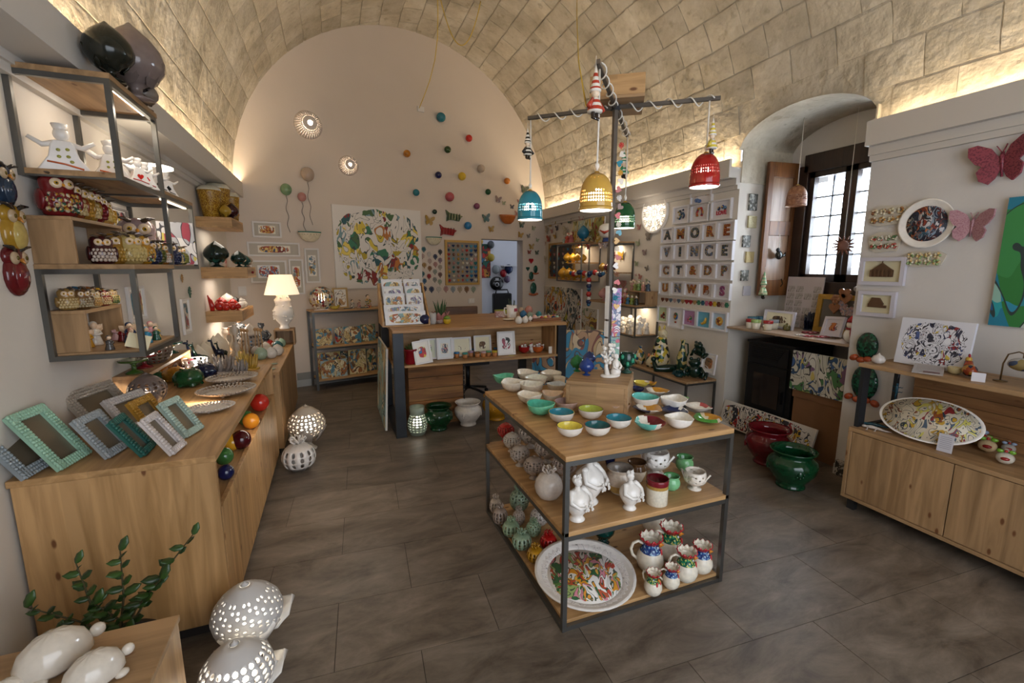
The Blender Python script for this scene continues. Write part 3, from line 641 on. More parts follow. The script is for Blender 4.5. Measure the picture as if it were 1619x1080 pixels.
# ================================================================ CERAMIC KIT (unit sizes, origin at the base)
def g_ball(): return MB().ell((0,0,.5),.5,20,12)
def g_bowl(seed=0,wob=.05,hgt=.40,split=None,seg=28):
    q=random.Random(seed); ph=q.random()*6; k1=q.choice((3,4,5)); 
    def mod(r,z,a,k): f=1+wob*math.sin(k1*a+ph)*(z/hgt); return r*f,z*(1+wob*1.2*math.sin(2*a+ph)*(z/hgt))
    prof=[(.16,0),(.20,.012),(.34,.09),(.44,.2),(.49,hgt*.93),(.50,hgt,2),(.475,hgt,1),(.46,hgt*.93,1),(.41,.21,1),(.30,.11,1),(.12,.05,1),(.001,.045,1)]
    m=MB().lathe(prof,seg,0,None,mod)
    if split:
        for i,f in enumerate(m.f):
            c=sum((Vector(m.v[j]) for j in f),Vector())/len(f)
            b=0
            if c.x>split[0]: b=1
            if len(split)>1 and c.x>split[1]: b=2
            m.mi[i]=b
    return m
def g_plate(seg=40,wob=0,k1=12,h=.08):
    def mod(r,z,a,k): return (r*(1+wob*math.cos(k1*a)*(1 if r>.4 else 0)),z)
    return MB().lathe([(.25,0),(.28,.004),(.42,.03),(.5,h),(.5,h+.012,2),(.47,h+.006,1),(.36,.034,1),(.3,.026,1),(.001,.024,1)],seg,0,None,mod)
def leaf(mb,base,tip,w,curl,mi=0,nrm=None):
    """a lobed leaf blade with thickness between two points"""
    b=Vector(base); t=Vector(tip); d=t-b; n=Vector(nrm).normalized() if nrm else Vector((0,0,1)); s=d.cross(n).normalized(); n=s.cross(d).normalized()
    L_=[];R_=[];M_=[]
    K=5
    for i in range(K+1):
        u=i/K; ww=w*math.sin(PI*min(1,.12+u*.88))**.8*(1+.18*(i%2)); c=b+d*u+n*(curl*u*u)
        L_.append(c-s*ww*.5-n*.0); R_.append(c+s*ww*.5); M_.append(c+n*w*.12)
    o=len(mb.v); vs=L_+M_+R_; back=[v-n*w*.07 for v in vs]; k=K+1; fs=[]
    for i in range(K):
        fs+=[(i,k+i,k+i+1,i+1),(k+i,2*k+i,2*k+i+1,k+i+1)]
    m=len(vs); f2=[tuple(m+j for j in reversed(f)) for f in fs]
    rim=[(i,i+1,m+i+1,m+i) for i in range(K)]+[(2*k+i+1,2*k+i,m+2*k+i,m+2*k+i+1) for i in range(K)]
    mb.add([tuple(v) for v in vs+back],fs+f2+rim,mi,True)
def g_pumo_body(): # ellipsoidal bud with pointed tip on a foot, height 1
    return MB().lathe([(.20,0),(.21,.02),(.15,.05),(.07,.10),(.07,.16),(.13,.20),(.27,.28),(.36,.40),(.38,.52),(.34,.66),(.25,.79),(.14,.89),(.06,.95),(.025,.985),(.001,1.0)],20)
def g_pumo_leaves(n=4):
    m=MB()
    for i in range(n):
        a=2*PI*i/n+.4; c,s=math.cos(a),math.sin(a); leaf(m,(.17*c,.17*s,.19),(.405*c,.405*s,.50),.30,-.05,0,(c*.6,s*.6,-.6))
    return m
def g_pot(): # wide jar with a flared neck, width 1
    return MB().lathe([(.26,0),(.29,.02),(.28,.06),(.25,.09),(.36,.22),(.46,.38),(.49,.52),(.46,.62),(.38,.69),(.365,.72),(.39,.77),(.45,.82),(.455,.845),(.42,.84),(.36,.77),(.335,.71),(.40,.6,0),(.42,.45),(.3,.15),(.001,.12)],36)
def g_mask(): # relief ornament
    m=MB().ell((0,0,0),(.055,.03,.075),10,6)
    for i in range(8):
        a=PI*2*i/8; m.ell((.075*math.cos(a),0,.085*math.sin(a)),(.022,.014,.022),6,4)
    return m
def pierced(radfn,rows,seg,z0,z1,hole,holeshape=8,mi=0,thick=0.0):
    """shell of revolution whose cells carry real openings. radfn(z)->r ; hole(i,j)->(sx,sz) or None, in cell fractions"""
    m=MB(); idx={}
    def V(i,j,u,v):
        z=z0+(z1-z0)*(j+v)/rows; a=2*PI*(i+u)/seg; r=radfn(z); p=(r*math.cos(a),r*math.sin(a),z); k=(round(p[0],5),round(p[1],5),round(p[2],5))
        if k not in idx: idx[k]=len(m.v); m.v.append(p)
        return idx[k]
    def face(f): m.f.append(f); m.mi.append(mi); m.sm.append(True)
    O=[(1,.5),(1,1),(.5,1),(0,1),(0,.5),(0,0),(.5,0),(1,0)]
    for j in range(rows):
        for i in range(seg):
            out=[V(i,j,*o) for o in O]; h=hole(i,j)
            if not h: face(tuple(out)); continue
            inn=[V(i,j,.5+h[0]*.5*math.cos(2*PI*k/8),.5+h[1]*.5*math.sin(2*PI*k/8)) for k in range(8)]
            for k in range(8): l=(k+1)%8; face((out[k],out[l],inn[l],inn[k]))
    return m
def solid(o,t):
    s=o.modifiers.new('wall','SOLIDIFY'); s.thickness=t; s.offset=-1; return o
# single ceramics -----------------------------------------------------------
def ball(name,p,w,mat,label=None,cat='ball',group=None,h=1,mesh=None):
    return ob(name,geo('ball',g_ball),mat,None,T(p[0],p[1],p[2])@Sc(w,w,w*h),label,cat,group)
def bowl(p,w,outer,inner,rim,seed=0,wob=.05,split=None,rot=0,label=None,group=None,hgt=.40,tilt=0,cat='bowl',name='ceramic_bowl'):
    me=geo(('bowl',seed,wob,split,hgt),lambda:g_bowl(seed,wob,hgt,split),3)
    return ob(name,me,[outer,inner,rim],None,T(*p)@Rz(rot)@Rx(tilt)@Sc(w),label,cat,group)
def plate(p,w,under,face,rim,M=None,label=None,group=None,wob=0,k1=12,name='ceramic_plate',cat='plate'):
    me=geo(('plate',wob,k1),lambda:g_plate(44,wob,k1),3)
    return ob(name,me,[under,face,rim],None,(M if M is not None else T(*p))@Sc(w),label,cat,group)
def pumo(p,h,body,lf=None,label=None,group=None,rot=0,sx=1,name='pumo'):
    t=thing(name,label,'pumo',T(*p)@Rz(rot)@Sc(h*sx,h*sx,h),group)
    ob('bud',geo('pumo_body',g_pumo_body),body,t); ob('leaf_collar',geo('pumo_leaves',g_pumo_leaves),lf or body,t); return t
def pot(p,w,mat,label,inner=None):
    t=thing('cachepot',label,'pot',T(*p)@Sc(w)); ob('vessel',geo('pot',g_pot),mat,t)
    for a in (-2.2,-.6,1.0,2.6): ob('relief_ornament',geo('mask',g_mask),mat,t,Rz(a)@T(0,-.475,.47)@Rx(-.15))
    return t
def pierced_pumo(p,h,mat,label,lit=0,group=None,rot=0,leafm=None,style=0,foot=True,sx=1.0,rows=11,seg=26,name='pierced_pumo',flare=False):
    """openwork bud; lit ones hold a small bulb"""
    t=thing(name,label,'lamp' if lit else 'pumo',T(*p)@Rz(rot)@Sc(h*sx,h*sx,h),group)
    prof=[(.20,.27),(.32,.36),(.40,.47),(.42,.58),(.385,.70),(.30,.81),(.19,.90),(.09,.955),(.02,.995)]
    def rf(z):
        for (r0,z0),(r1,z1) in zip([(q[0],q[1]) for q in prof],[(q[0],q[1]) for q in prof[1:]]):
            if z<=z1: return r0+(r1-r0)*max(0,(z-z0))/(z1-z0)
        return .02
    def hole(i,j):
        if j>=rows-2 or j==0: return None
        if style==0: k=(i+ (j//2))%3; return (.66,.80) if (i+j)%2==0 else ((.42,.5) if k==0 else (.3,.34))
        if style==1: return (.74,.82)
        if style==2: # big petals round flowers
            return (.5,.95) if j%3 else (.8,.45)
        if style==3: return (.55,.62) if (i+j)%3 else None
        return (.32,.92) 
    key=('shell',style,rows,seg); me=geo(key,lambda:pierced(rf,rows,seg,.27,.97,hole),1)
    o=ob('pierced_bud',me,mat,t); solid(o,.018)
    ob('tip',geo('tip',lambda:MB().lathe([(.055,.965),(.03,.985),(.01,1.0),(.001,1.02)],10)),mat,t)
    if foot: ob('foot',geo('pfoot',lambda:MB().lathe([(.19,0),(.2,.02),(.14,.05),(.08,.12),(.09,.2),(.16,.25),(.21,.275)],20)),mat,t)
    ob('leaf_collar',geo('pumo_leaves_big',lambda:g_pumo_leaves(4)),leafm or mat,t,T(0,0,.01)@Sc(1.14,1.14,1.0))
    if flare:
        for a in (.5,2.4,4.4):
            m=MB(); c,s_=math.cos(a-rot),math.sin(a-rot); leaf(m,(.20*c,.20*s_,.20),(.56*c,.56*s_,.50),.40,.03,0,(c*.5,s_*.5,-.7)); ob('flared_leaf',m,leafm or mat,t)
    if lit:
        ob('bulb',geo('bulb',lambda:MB().ell((0,0,.55),.2,12,8)),emit('fff3df',lit),t)
        w=t.matrix_world@Vector((0,0,.58)) if False else Vector((p[0],p[1],p[2]+h*.56))
        point('pumo_glow',w,lit*h*h*3.0,NEUT,.02)
    return t
def g_knot(): # looped clay ribbon crown
    m=MB(); q=random.Random(3)
    for i in range(7):
        a=2*PI*i/7; pts=[]
        for k in range(9):
            b=2*PI*k/8; pts.append((math.cos(a)*(.10+.10*math.sin(b/2)**2),math.sin(a)*(.10+.10*math.sin(b/2)**2),.06+.10*math.sin(b/2)+.05*math.sin(b)))
        pts=[(math.cos(a)*r+ -math.sin(a)*s,math.sin(a)*r+math.cos(a)*s,z) for r,s,z in ((.04,0,0),(.12,.05,.06),(.19,.05,.13),(.17,0,.19),(.12,-.04,.15),(.08,-.03,.07),(.03,0,.02))]
        m.tube(pts,.026,6)
    m.tube([(.0,0,0),(.03,.0,.15),(.06,0,.24)],.03,6); return m
def bundle(p,w,mat,label,group=None,style=4,h=1.0,rot=0,lit=0,name='pierced_lantern'):
    """round slotted lantern closed by a knotted crown"""
    t=thing(name,label,'lantern',T(*p)@Rz(rot)@Sc(w,w,w*h),group)
    rf=lambda z: max(.05,.5*math.sqrt(max(0,1-((z-.47)/.5)**2)))
    if style==4: rows,seg,hole=5,12,(lambda i,j:(.42,1.35) if j in(1,2,3) and False else ((.45,.96) if 0<j<4 else None))
    else: rows,seg,hole=8,16,(lambda i,j:(.62,.7) if (i+j)%2 else (.3,.35))
    if style==9: o=ob('body',geo('onion',lambda:MB().lathe([(.2,0),(.36,.09),(.47,.28),(.5,.47),(.45,.68),(.32,.85),(.15,.94),(.05,.97)],24)),mat,t)
    else: o=solid(ob('body',geo(('lan',style),lambda:pierced(rf,rows,seg,.02,.95,hole)),mat,t),.03)
    ob('knot_crown',geo('knot',g_knot),mat,t,T(0,0,.9)@Sc(1.25))
    return t
# owls ------------------------------------------------------------------------
def g_owlbody(): return MB().lathe([(.24,0),(.30,.03),(.37,.18),(.40,.36),(.36,.52),(.31,.60),(.33,.70),(.33,.80),(.27,.90),(.15,.96),(.001,.985)],16,0,Sc(1,.8,1))
def g_scales():
    m=MB()
    for r in range(4):
        for i in range(7):
            a=-PI/2+(i-3)*.30+(.15 if r%2 else 0); z=.14+.11*r; rr=.375 if r<3 else .35
            m.ell((rr*math.cos(a),rr*.8*math.sin(a),z),(.062,.03,.065),6,4)
    return m
def owl(p,h,rot,body,belly,face='d8c0a2',label=None,group=None,wing=None,tilt=0):
    t=thing('ceramic_owl',label,'owl',T(*p)@Rz(rot)@Rx(tilt)@Sc(h),group); b=glaze(body)
    ob('body',geo('owlbody',g_owlbody),b,t); ob('belly',geo('owlbelly',g_scales),belly if not isinstance(belly,str) else glaze(belly),t)
    for s in (-1,1): ob('wing',geo(('owlwing',s),lambda s=s:MB().ell((s*.36,-.02,.36),(.07,.2,.25),10,6)),glaze(wing) if wing else b,t)
    for s in (-1,1):
        e=ob('eye_disc',geo('owleye',lambda:MB().lathe([(.115,0),(.115,.02),(.05,.035),(.001,.036)],14,0,Rx(PI/2))),glaze(face),t,T(s*.115,-.235,.74)@Rz(s*.25))
        ob('pupil',geo('owlpup',lambda:MB().ell((0,-.04,0),(.045,.03,.045),10,6)),glaze('c89b2a'),e); ob('pupil',geo('owlpup2',lambda:MB().ell((0,-.062,0),(.022,.02,.022),8,5)),plain('0d0b0a',.1),e)
        ob('ear_tuft',geo(('owltuft',s),lambda:MB().tube([(0,0,0),(s*.10,-.05,.05),(s*.22,-.1,.06)],[.055,.04,.008],6)),glaze('4a3a2c'),t,T(s*.10,-.17,.90))
    ob('beak',geo('owlbeak',lambda:MB().lathe([(.045,0),(.03,.05),(.001,.1)],8,0,Rx(PI*.72))),glaze('d8902e'),t,T(0,-.25,.72))
    return t
# little figures ---------------------------------------------------------------
def figure(p,h,rot,robe,skin='e6cdb0',hair=None,label=None,group=None,wings=False,name='nativity_figure',cat='figurine',rough=None):
    t=thing(name,label,cat,T(*p)@Rz(rot)@Sc(h),group); rm=robe if not isinstance(robe,str) else glaze(robe)
    ob('robe',geo('figrobe',lambda:MB().lathe([(.27,0),(.28,.03),(.22,.25),(.17,.45),(.19,.56),(.16,.64),(.08,.68),(.06,.70)],12)),rm,t)
    sk=glaze(skin) if isinstance(skin,str) else skin
    ob('head',geo('fighead',lambda:MB().ell((0,0,.82),(.135,.135,.15),10,7)),sk,t)
    ob('hair',geo('fighair',lambda:MB().ell((0,.035,.86),(.155,.14,.14),10,6)),glaze(hair) if isinstance(hair,str) else (hair or rm),t)
    ob('arms',geo('figarms',lambda:MB().tube([(-.17,0,.58),(-.2,-.10,.46),(-.05,-.22,.44),(.05,-.22,.44),(.2,-.10,.46),(.17,0,.58)],.052,6)),rm,t)
    if wings:
        def w(s):
            m=MB(); leaf(m,(s*.05,.12,.5),(s*.36,.16,.85),.28,0,0,(0,1,0)); return m
        for s in (-1,1): ob('wing',geo(('figwing',s),lambda s=s:w(s)),sk,t)
    return t
def headvase(p,h,rot,mat,label,group=None,cat='figurine',name='bust_vase',seed=1):
    """round vase body that grows into a lady's bust with arms round a bunch of flowers"""
    t=thing(name,label,cat,T(*p)@Rz(rot)@Sc(h),group)
    ob('vase_body',geo('hvbody',lambda:MB().lathe([(.15,0),(.16,.02),(.13,.06),(.11,.10),(.17,.18),(.235,.30),(.25,.40),(.22,.50),(.16,.57),(.10,.62),(.055,.66),(.05,.70)],20)),mat,t)
    def arms():
        m=MB()
        for s in (-1,1): m.tube([(s*.10,0,.62),(s*.20,-.02,.58),(s*.27,-.10,.46),(s*.17,-.24,.38),(s*.05,-.27,.37)],[.05,.05,.042,.034,.026],7)
        for s in (-1,1): m.ell((s*.15,0,.61),(.075,.06,.05),8,5)
        return m
    ob('arms',geo('hvarms',arms),mat,t)
    def head():
        m=MB().ell((0,0,.79),(.075,.085,.10),12,8).ell((0,-.085,.785),(.013,.018,.022),6,4).ell((0,-.075,.745),(.022,.01,.008),6,4)
        for s in (-1,1): m.ell((s*.03,-.072,.805),(.014,.008,.008),6,4)
        return m
    ob('head',geo('hvhead',head),mat,t)
    def flo(cx,cy,cz,n,R,sd):
        m=MB(); q=random.Random(sd)
        for i in range(n):
            x,y,z=cx+q.uniform(-R,R),cy+q.uniform(-R,R)*.5,cz+q.uniform(-R,R)*.8
            for k in range(5): a=2*PI*k/5; m.ell((x+.022*math.cos(a),y-.01,z+.022*math.sin(a)),(.016,.012,.016),6,4)
            m.ell((x,y-.02,z),.012,6,4)
        return m
    ob('flower_bunch',geo('hvfl1',lambda:flo(.03,-.25,.38,12,.10,1)),mat,t); ob('hair_flowers',geo('hvfl2',lambda:flo(0,.0,.88,12,.085,2)),mat,t)
    ob('hair',geo('hvhair',lambda:MB().ell((0,.03,.83),(.098,.09,.10),10,7)),mat,t)
    return t
def rooster(p,h,rot,feather,label):
    t=thing('rooster_jug',label,'jug',T(*p)@Rz(rot)@Sc(h),'rooster jugs on the lowest shelf of the display table'); w=glaze('ece3d0'); red=glaze('b8262e')
    me=geo('rj',lambda:MB().lathe([(.18,0),(.20,.015),(.29,.12),(.33,.26),(.31,.40),(.25,.52,1),(.205,.62,1),(.185,.70,1),(.19,.74,2),(.215,.80,2),(.205,.80,3),(.17,.72,3),(.15,.60,3),(.001,.5,3)],24),4)
    ob('jug_body',me,[w,feather,red,w],t)
    def crest():
        m=MB(); vs=[];fs=[]; n=48
        for i in range(n):
            a=2*PI*i/n; zz=.79+.075*abs(math.sin(a*5.5))+.05*(-math.cos(a)>0)*0+.05; r0=.205; r1=.28+.02*math.sin(a*11)
            vs+=[(r0*math.cos(a),r0*math.sin(a),.76),(r1*math.cos(a),r1*math.sin(a),zz),((r1-.025)*math.cos(a),(r1-.025)*math.sin(a),zz),((r0-.02)*math.cos(a),(r0-.02)*math.sin(a),.77)]
        for i in range(n):
            a,b=4*i,4*((i+1)%n)
            for k in range(4): l=(k+1)%4; fs.append((a+k,b+k,b+l,a+l))
        return m.add(vs,fs,[0,0,1,0]*n if False else [0 if k!=2 else 1 for _ in range(n) for k in range(4)],True)
    ob('crest',geo('rjc',crest,2),[red,w],t)
    ob('beak',geo('rjb',lambda:MB().lathe([(.055,0),(.04,.06),(.001,.14)],8,0,T(0,-.20,.68)@Rx(PI*.55)).lathe([(.04,0),(.001,.09)],8,0,T(0,-.20,.645)@Rx(PI*.62))),glaze('e08a2c'),t)
    ob('wattle',geo('rjw',lambda:MB().ell((-.09,-.235,.50),(.05,.035,.12),8,6).ell((.09,-.235,.50),(.05,.035,.12),8,6)),glaze('c8393c'),t)
    ob('eye',geo('rje',lambda:MB().ell((-.155,-.125,.68),.026,8,5).ell((.155,-.125,.68),.026,8,5)),glaze('dfe8ee'),t)
    ob('handle',geo('rjh',lambda:MB().tube([(0,.18,.70),(0,.30,.76),(0,.42,.70),(0,.47,.55),(0,.43,.40),(0,.31,.28)],.036,8)),w,t)
    return t
# frames, canvases --------------------------------------------------------------
def wallM(p,n,up=Vector((0,0,1)),tilt=0,roll=0):
    """local x along the wall, -y out of the wall, z up; origin at the centre of the back"""
    n=Vector(n).normalized(); z=(up-n*up.dot(n)).normalized(); y=-n; x=y.cross(z)
    M=Matrix(((x.x,y.x,z.x,p[0]),(x.y,y.y,z.y,p[1]),(x.z,y.z,z.z,p[2]),(0,0,0,1)))@Rx(tilt)
    return M@Ry(roll)
def picture(M,w,h,fw,frame,art,label,mount='f2efe6',depth=.02,cat='picture',group=None,name='framed_picture',margin=.2,relief=None):
    t=thing(name,label,cat,M,group)
    def fr():
        m=MB(); a,b=w/2,h/2
        m.box(-a,a,-depth,-.001,b-fw,b).box(-a,a,-depth,-.001,-b,-b+fw).box(-a,-a+fw,-depth,-.001,-b+fw,b-fw).box(a-fw,a,-depth,-.001,-b+fw,b-fw); return m
    ob('frame',fr(),frame,t)
    ob('mount',MB().box(-w/2+fw,w/2-fw,-depth*.35,-.001,-h/2+fw,h/2-fw),plain(mount,.7) if isinstance(mount,str) else mount,t)
    iw,ih=(w-2*fw)*(1-margin),(h-2*fw)*(1-margin)
    if art: ob('artwork',MB().box(-iw/2,iw/2,-depth*.35-.002,-depth*.35,-ih/2,ih/2),art,t)
    return t
def canvas(M,w,h,art,label,depth=.02,group=None,edge='e6e2da',cat='painting',name='canvas_painting'):
    t=thing(name,label,cat,M,group)
    ob('stretcher',MB().box(-w/2,w/2,-depth,-.001,-h/2,h/2),plain(edge,.7),t); ob('painted_face',MB().box(-w/2,w/2,-depth-.0015,-depth,-h/2,h/2),art,t); return t
def g_bfly(s=1):
    m=MB()
    up=[(0.02,.05),(.16,.30),(.36,.42),(.50,.40),(.50,.22),(.40,.05),(.30,-.02),(.38,-.12),(.34,-.30),(.20,-.40),(.10,-.30),(.02,-.12)]
    for sg in (-1,1):
        poly=[(x,y) for x,y in up]; Mx=Matrix(((sg,0,0,0),(0,0,-1,0),(0,1,0,0),(0,0,0,1)))@Ry(-.35)
        if sg<0: pass
        m.prism(poly,.04,0,Mx)
    m.tube([(0,-.03,-.28),(0,-.04,.12),(0,-.02,.2)],[.02,.045,.03],6)
    for sg in (-1,1): m.tube([(0,-.03,.18),(sg*.08,-.05,.34)],.012,4)
    return m
def butterfly(p,n,w,mat,roll=0,group=None,label=None):
    return ob('ceramic_butterfly',geo('bfly',g_bfly),mat,None,wallM(Vector(p)+Vector(n).normalized()*.004,n,roll=roll)@Sc(w),label,'butterfly',group)
def g_tree(): # pierced rosette shaped like a small tree
    m=MB()
    for r,n in ((.34,9),(.19,6)):
        for i in range(n):
            a=2*PI*i/n; m.ell((r*math.cos(a),-.05,.08+r*math.sin(a)),(.10,.05,.10),8,5)
    m.ell((0,-.05,.08),(.12,.05,.12),8,5); m.box(-.06,.06,-.08,0,-.5,-.2); return m
def g_heart():
    pts=[]
    for k in range(24):
        t=2*PI*k/24; pts.append((.5*math.sin(t)**3,(.42*math.cos(t)-.16*math.cos(2*t)-.07*math.cos(3*t)-.03*math.cos(4*t))))
    return MB().prism(pts,.16,0,Matrix(((1,0,0,0),(0,0,-1,0),(0,1,0,0),(0,0,0,1))))
def g_bell():
    return MB().lathe([(.5,0),(.505,.05),(.47,.10),(.46,.25)],28)
def bell_lamp(end,rimz,w,h,mat,key,label,lit=True,style=0):
    """hanging pierced bell: dome shell with openings, bead rims, cord with knot"""
    t=thing('bell_lamp',label,'lamp',T(end[0],end[1],rimz))
    H=h
    prof=[(w*.5,0),(w*.5,.012),(w*.47,.02),(w*.465,h*.30)]
    def rf(z): u=z/h; return w*.5*(1-.03*u) if u<.35 else w*.485*math.sqrt(max(.02,1-((u-.35)/.67)**2.3))
    rows,seg=11,40
    def hole(i,j):
        if style==0: return ((.8,.8) if (i%5 in(0,1,3,4)) else (.5,.5)) if j in(3,4,5) and not (j==4 and i%5==2) else None
        if style==1: return (.72,.72) if (j in(2,3,4) or (j==5 and i%8 in(2,3,4,5))) else ((.4,.4) if j==9 and i%2 else None)
        if style==2: return (.72,.72) if j in(2,3,4) else None
        return ((.55,.95) if i%5 in(1,3) else (.35,.35)) if j in(4,5) else ((.35,.35) if j==6 else None)
    sh=ob('shade',pierced(rf,rows,seg,.0,h*.985,hole),[mat],t); solid(sh,.004)
    ob('rim_bead',MB().lathe([(w*.5,-.003),(w*.52,.004),(w*.5,.012),(w*.485,.006),(w*.485,-.003),(w*.5,-.003)],32,caps=False),mat,t)
    ob('cap',MB().lathe([(w*.1,h*.965),(w*.10,h),(w*.06,h+.008),(.001,h+.01)],14),plain('c9a24a',.3,.7),t)
    if lit:
        ob('bulb',MB().ell((0,0,h*.35),(w*.24,w*.24,w*.27),14,9),emit('fff0d6',9),t); point('bell_light',(end[0],end[1],rimz+h*.12),BELL,NEUT,.03)
        ob('diffuser',MB().lathe([(w*.475,-.003),(w*.475,-.001)],28),emit('fff4e2',2.6),t)
    return t
# ================================================================ CENTRE TABLE
WH=plain('ece7dc',.3,0,.5,.35,70); WHG=glaze('efeae2',.12,.06); CR=glaze('e6dcc8',.2,.1)
q=crop(740,540,3.598); TZ=.851
G={'teal':'1f7f93','aqua':'6cc8bf','navy':'1b2450','yellow':'e2cf52','lime':'a9b545','green':'3f8f4a','mint':'6cc09a','white':'ece7dc','ochre':'c98f2c','maroon':'6d1a24','red':'c22a26','mauve':'b08a84','olive':'8a8550','pink':'d9a3a3','black':'23211f','petrol':'0f5c60','orange':'cf7a3a'}
def bc(x,by,w,z=TZ,q=q,zo=0): 
    px,py=q(x,by); 
    return px,py
def put_bowl(x,by,w,outer,inner,rim,label,seed=0,wob=.05,hgt=.41,split=None,rot=0,lift=.16,tilt=0):
    px,py=q(x,by-w*lift*.5); p=oz(px,py,TZ); W=psz(p,w/3.598)
    bowl((p.x,p.y,TZ),W,outer if not isinstance(outer,str) else glaze(outer),glaze(inner) if isinstance(inner,str) else inner,glaze(rim) if isinstance(rim,str) else rim,seed,wob,split,rot,label,'bowls on top of the display table',hgt,tilt)
S_=[(578,548,150,WH,G['yellow'],G['black'],'white clay bowl with yellow inside and black rim at the front corner',0,.01),
(735,543,150,WH,G['petrol'],'a33a2c','white clay bowl with dark green inside and red brown rim',0,.01),
(855,500,146,WH,G['teal'],G['black'],'white clay bowl with turquoise inside, nearest the plinth front right',0,.01),
(530,468,148,WH,G['teal'],G['yellow'],'white clay bowl with blue inside and yellow rim',0,.01),
(696,448,142,WH,G['lime'],'3a4632','white clay bowl with lime green inside',0,.01),
(697,395,135,WH,G['teal'],G['black'],'turquoise lined bowl with dark rim standing behind the lime one',0,.01),
(557,402,136,'b89a8a','a8908e','a96a50','dusty mauve bowl with a terracotta rim',0,.02),
(848,416,140,'c4a890','8f8a62','c07a4a','olive brown translucent bowl with an orange rim before the plinth',0,.02),
(412,425,160,G['mint'],'4fb39a','8fd0a8','mint green leaf shaped bowl with jade inside',4,.06),
(352,362,138,CR,'e9dfcc','e9dfcc','cream pointed bowl with sparse dark specks',5,.09),
(480,350,128,CR,'e3c8a8','d9764a','cream oval dish painted with red blossoms',6,.07),
(362,303,140,CR,'e6e2d4','e9dfcc','cream bowl sprinkled with grey dashes',7,.05),
(257,292,140,CR,'e6dfd0','e9dfcc','large cream speckled bowl at the left table edge',8,.06),
(385,262,128,CR,'dfe0d2','e9dfcc','flat cream bowl with a small teal mark',9,.04),
(500,290,108,CR,'c9cfd2','e9dfcc','cream dish with grey blue leaf drawing beside the plinth',10,.05),
(200,248,118,G['mint'],'5fb894','8fd0a8','small green leaf bowl at the far left corner of the table',11,.08),
(337,228,122,CR,'e9e0d0','e9dfcc','cream boat bowl with fine ribs in the back row',12,.08),
(475,232,120,CR,'e9e0d0','e9dfcc','cream shell bowl in the back row next to the plinth',13,.06),
(1163,390,148,WHG,G['white'],G['white'],'white bowl with one green side behind the front row',14,.08),
(1012,383,152,WHG,G['aqua'],G['aqua'],'wavy white bowl glazed aqua inside',15,.09),
(1195,500,155,WHG,G['white'],G['white'],'white bowl with a folded green lip at the front right',16,.07)]
for a in S_:
    s=a[7]; put_bowl(a[0],a[1],a[2],a[3],a[4],a[5],a[6],s,a[8],rot=rnd.uniform(0,6) if s else 0)
gw=[glaze('57a247'),WHG,WHG]
def split_bowl(x,by,w,cols,label,seed,wob,split,hgt=.3,rot=0):
    px,py=q(x,by-w*.08); p=oz(px,py,TZ); W=psz(p,w/3.598); me=geo(('sb',seed,hgt),lambda:g_bowl(seed,wob,hgt,split),3)
    ob('ceramic_bowl',me,[glaze(c) for c in cols],None,T(p.x,p.y,TZ)@Rz(rot)@Sc(W),label,'bowl','bowls on top of the display table')
split_bowl(1032,512,172,['6cc8bf','ece7dc','6d1a24'],'bowl glazed in aqua, white and maroon bands at the front',20,.06,(-.12,.14))
split_bowl(1020,418,160,['1b2450','ece7dc','c98f2c'],'shallow dish banded navy, white and ochre',21,.06,(-.2,.08),.2)
split_bowl(1175,424,148,['1b2450','1b2450','ece7dc'],'navy blue dish with a white tip and dots',22,.06,(.2,.34),.18)
split_bowl(1310,404,140,['ece7dc','ece7dc','b04a50'],'white dish with a rose red rim at the right',23,.09,(.1,.3),.2)
split_bowl(1362,467,152,['57a247','ddd0b0','c98f2c'],'flat dish banded green, cream and ochre at the right corner',24,.03,(.0,.16),.12)
split_bowl(985,262,90,['e2cf52','e2cf52','ece7dc'],'small yellow dish peeking out behind the plinth',25,.03,(.0,.4),.3)
split_bowl(965,294,70,['1b2450','1b2450','1b2450'],'navy bowl half hidden by the plinth',26,.03,(.0,.4),.4)
split_bowl(1078,310,128,['ece7dc','c98f2c','c98f2c'],'white oval dish half glazed ochre behind the plinth',27,.05,(.0,.3),.2)
split_bowl(1020,334,110,['9a9a92','d8d2c4','9a9a92'],'grey fish shaped dish beside the plinth',28,.12,(-.2,.3),.18)
split_bowl(1200,346,102,['d9a3a3','57a247','57a247'],'green dish with a pink edge at the back right',29,.06,(-.2,.3),.2)
split_bowl(1045,254,52,['b8862a','c98f2c','8a5c1a'],'small golden shell dish at the far edge of the table',30,.15,(-.2,.3),.4)
# white little cup among the cream bowls
p=oz(*q(515,258),TZ); bowl((p.x+.02,p.y+.03,TZ),.085,CR,CR,CR,0,.02,None,0,'small plain cream cup against the left side of the plinth','bowls on top of the display table',.7)
# ceramics on the plinth
PT=1.0285
for x,y,h,c,l in ((620,168,97,'1c6a34','green glazed pumo bud on the plinth'),(673,190,103,'1d3a7c','bright blue pumo bud at the front of the plinth'),(688,140,88,'1a2f66','darker blue pumo bud behind the bright blue one')):
    px,py=q(x,y); p=oz(px,py,PT); pumo((p.x,p.y,PT),psz(p,h/3.598),glaze(c),glaze(c),l,'pumi on the wooden plinth',rnd.random()*6,1.1)
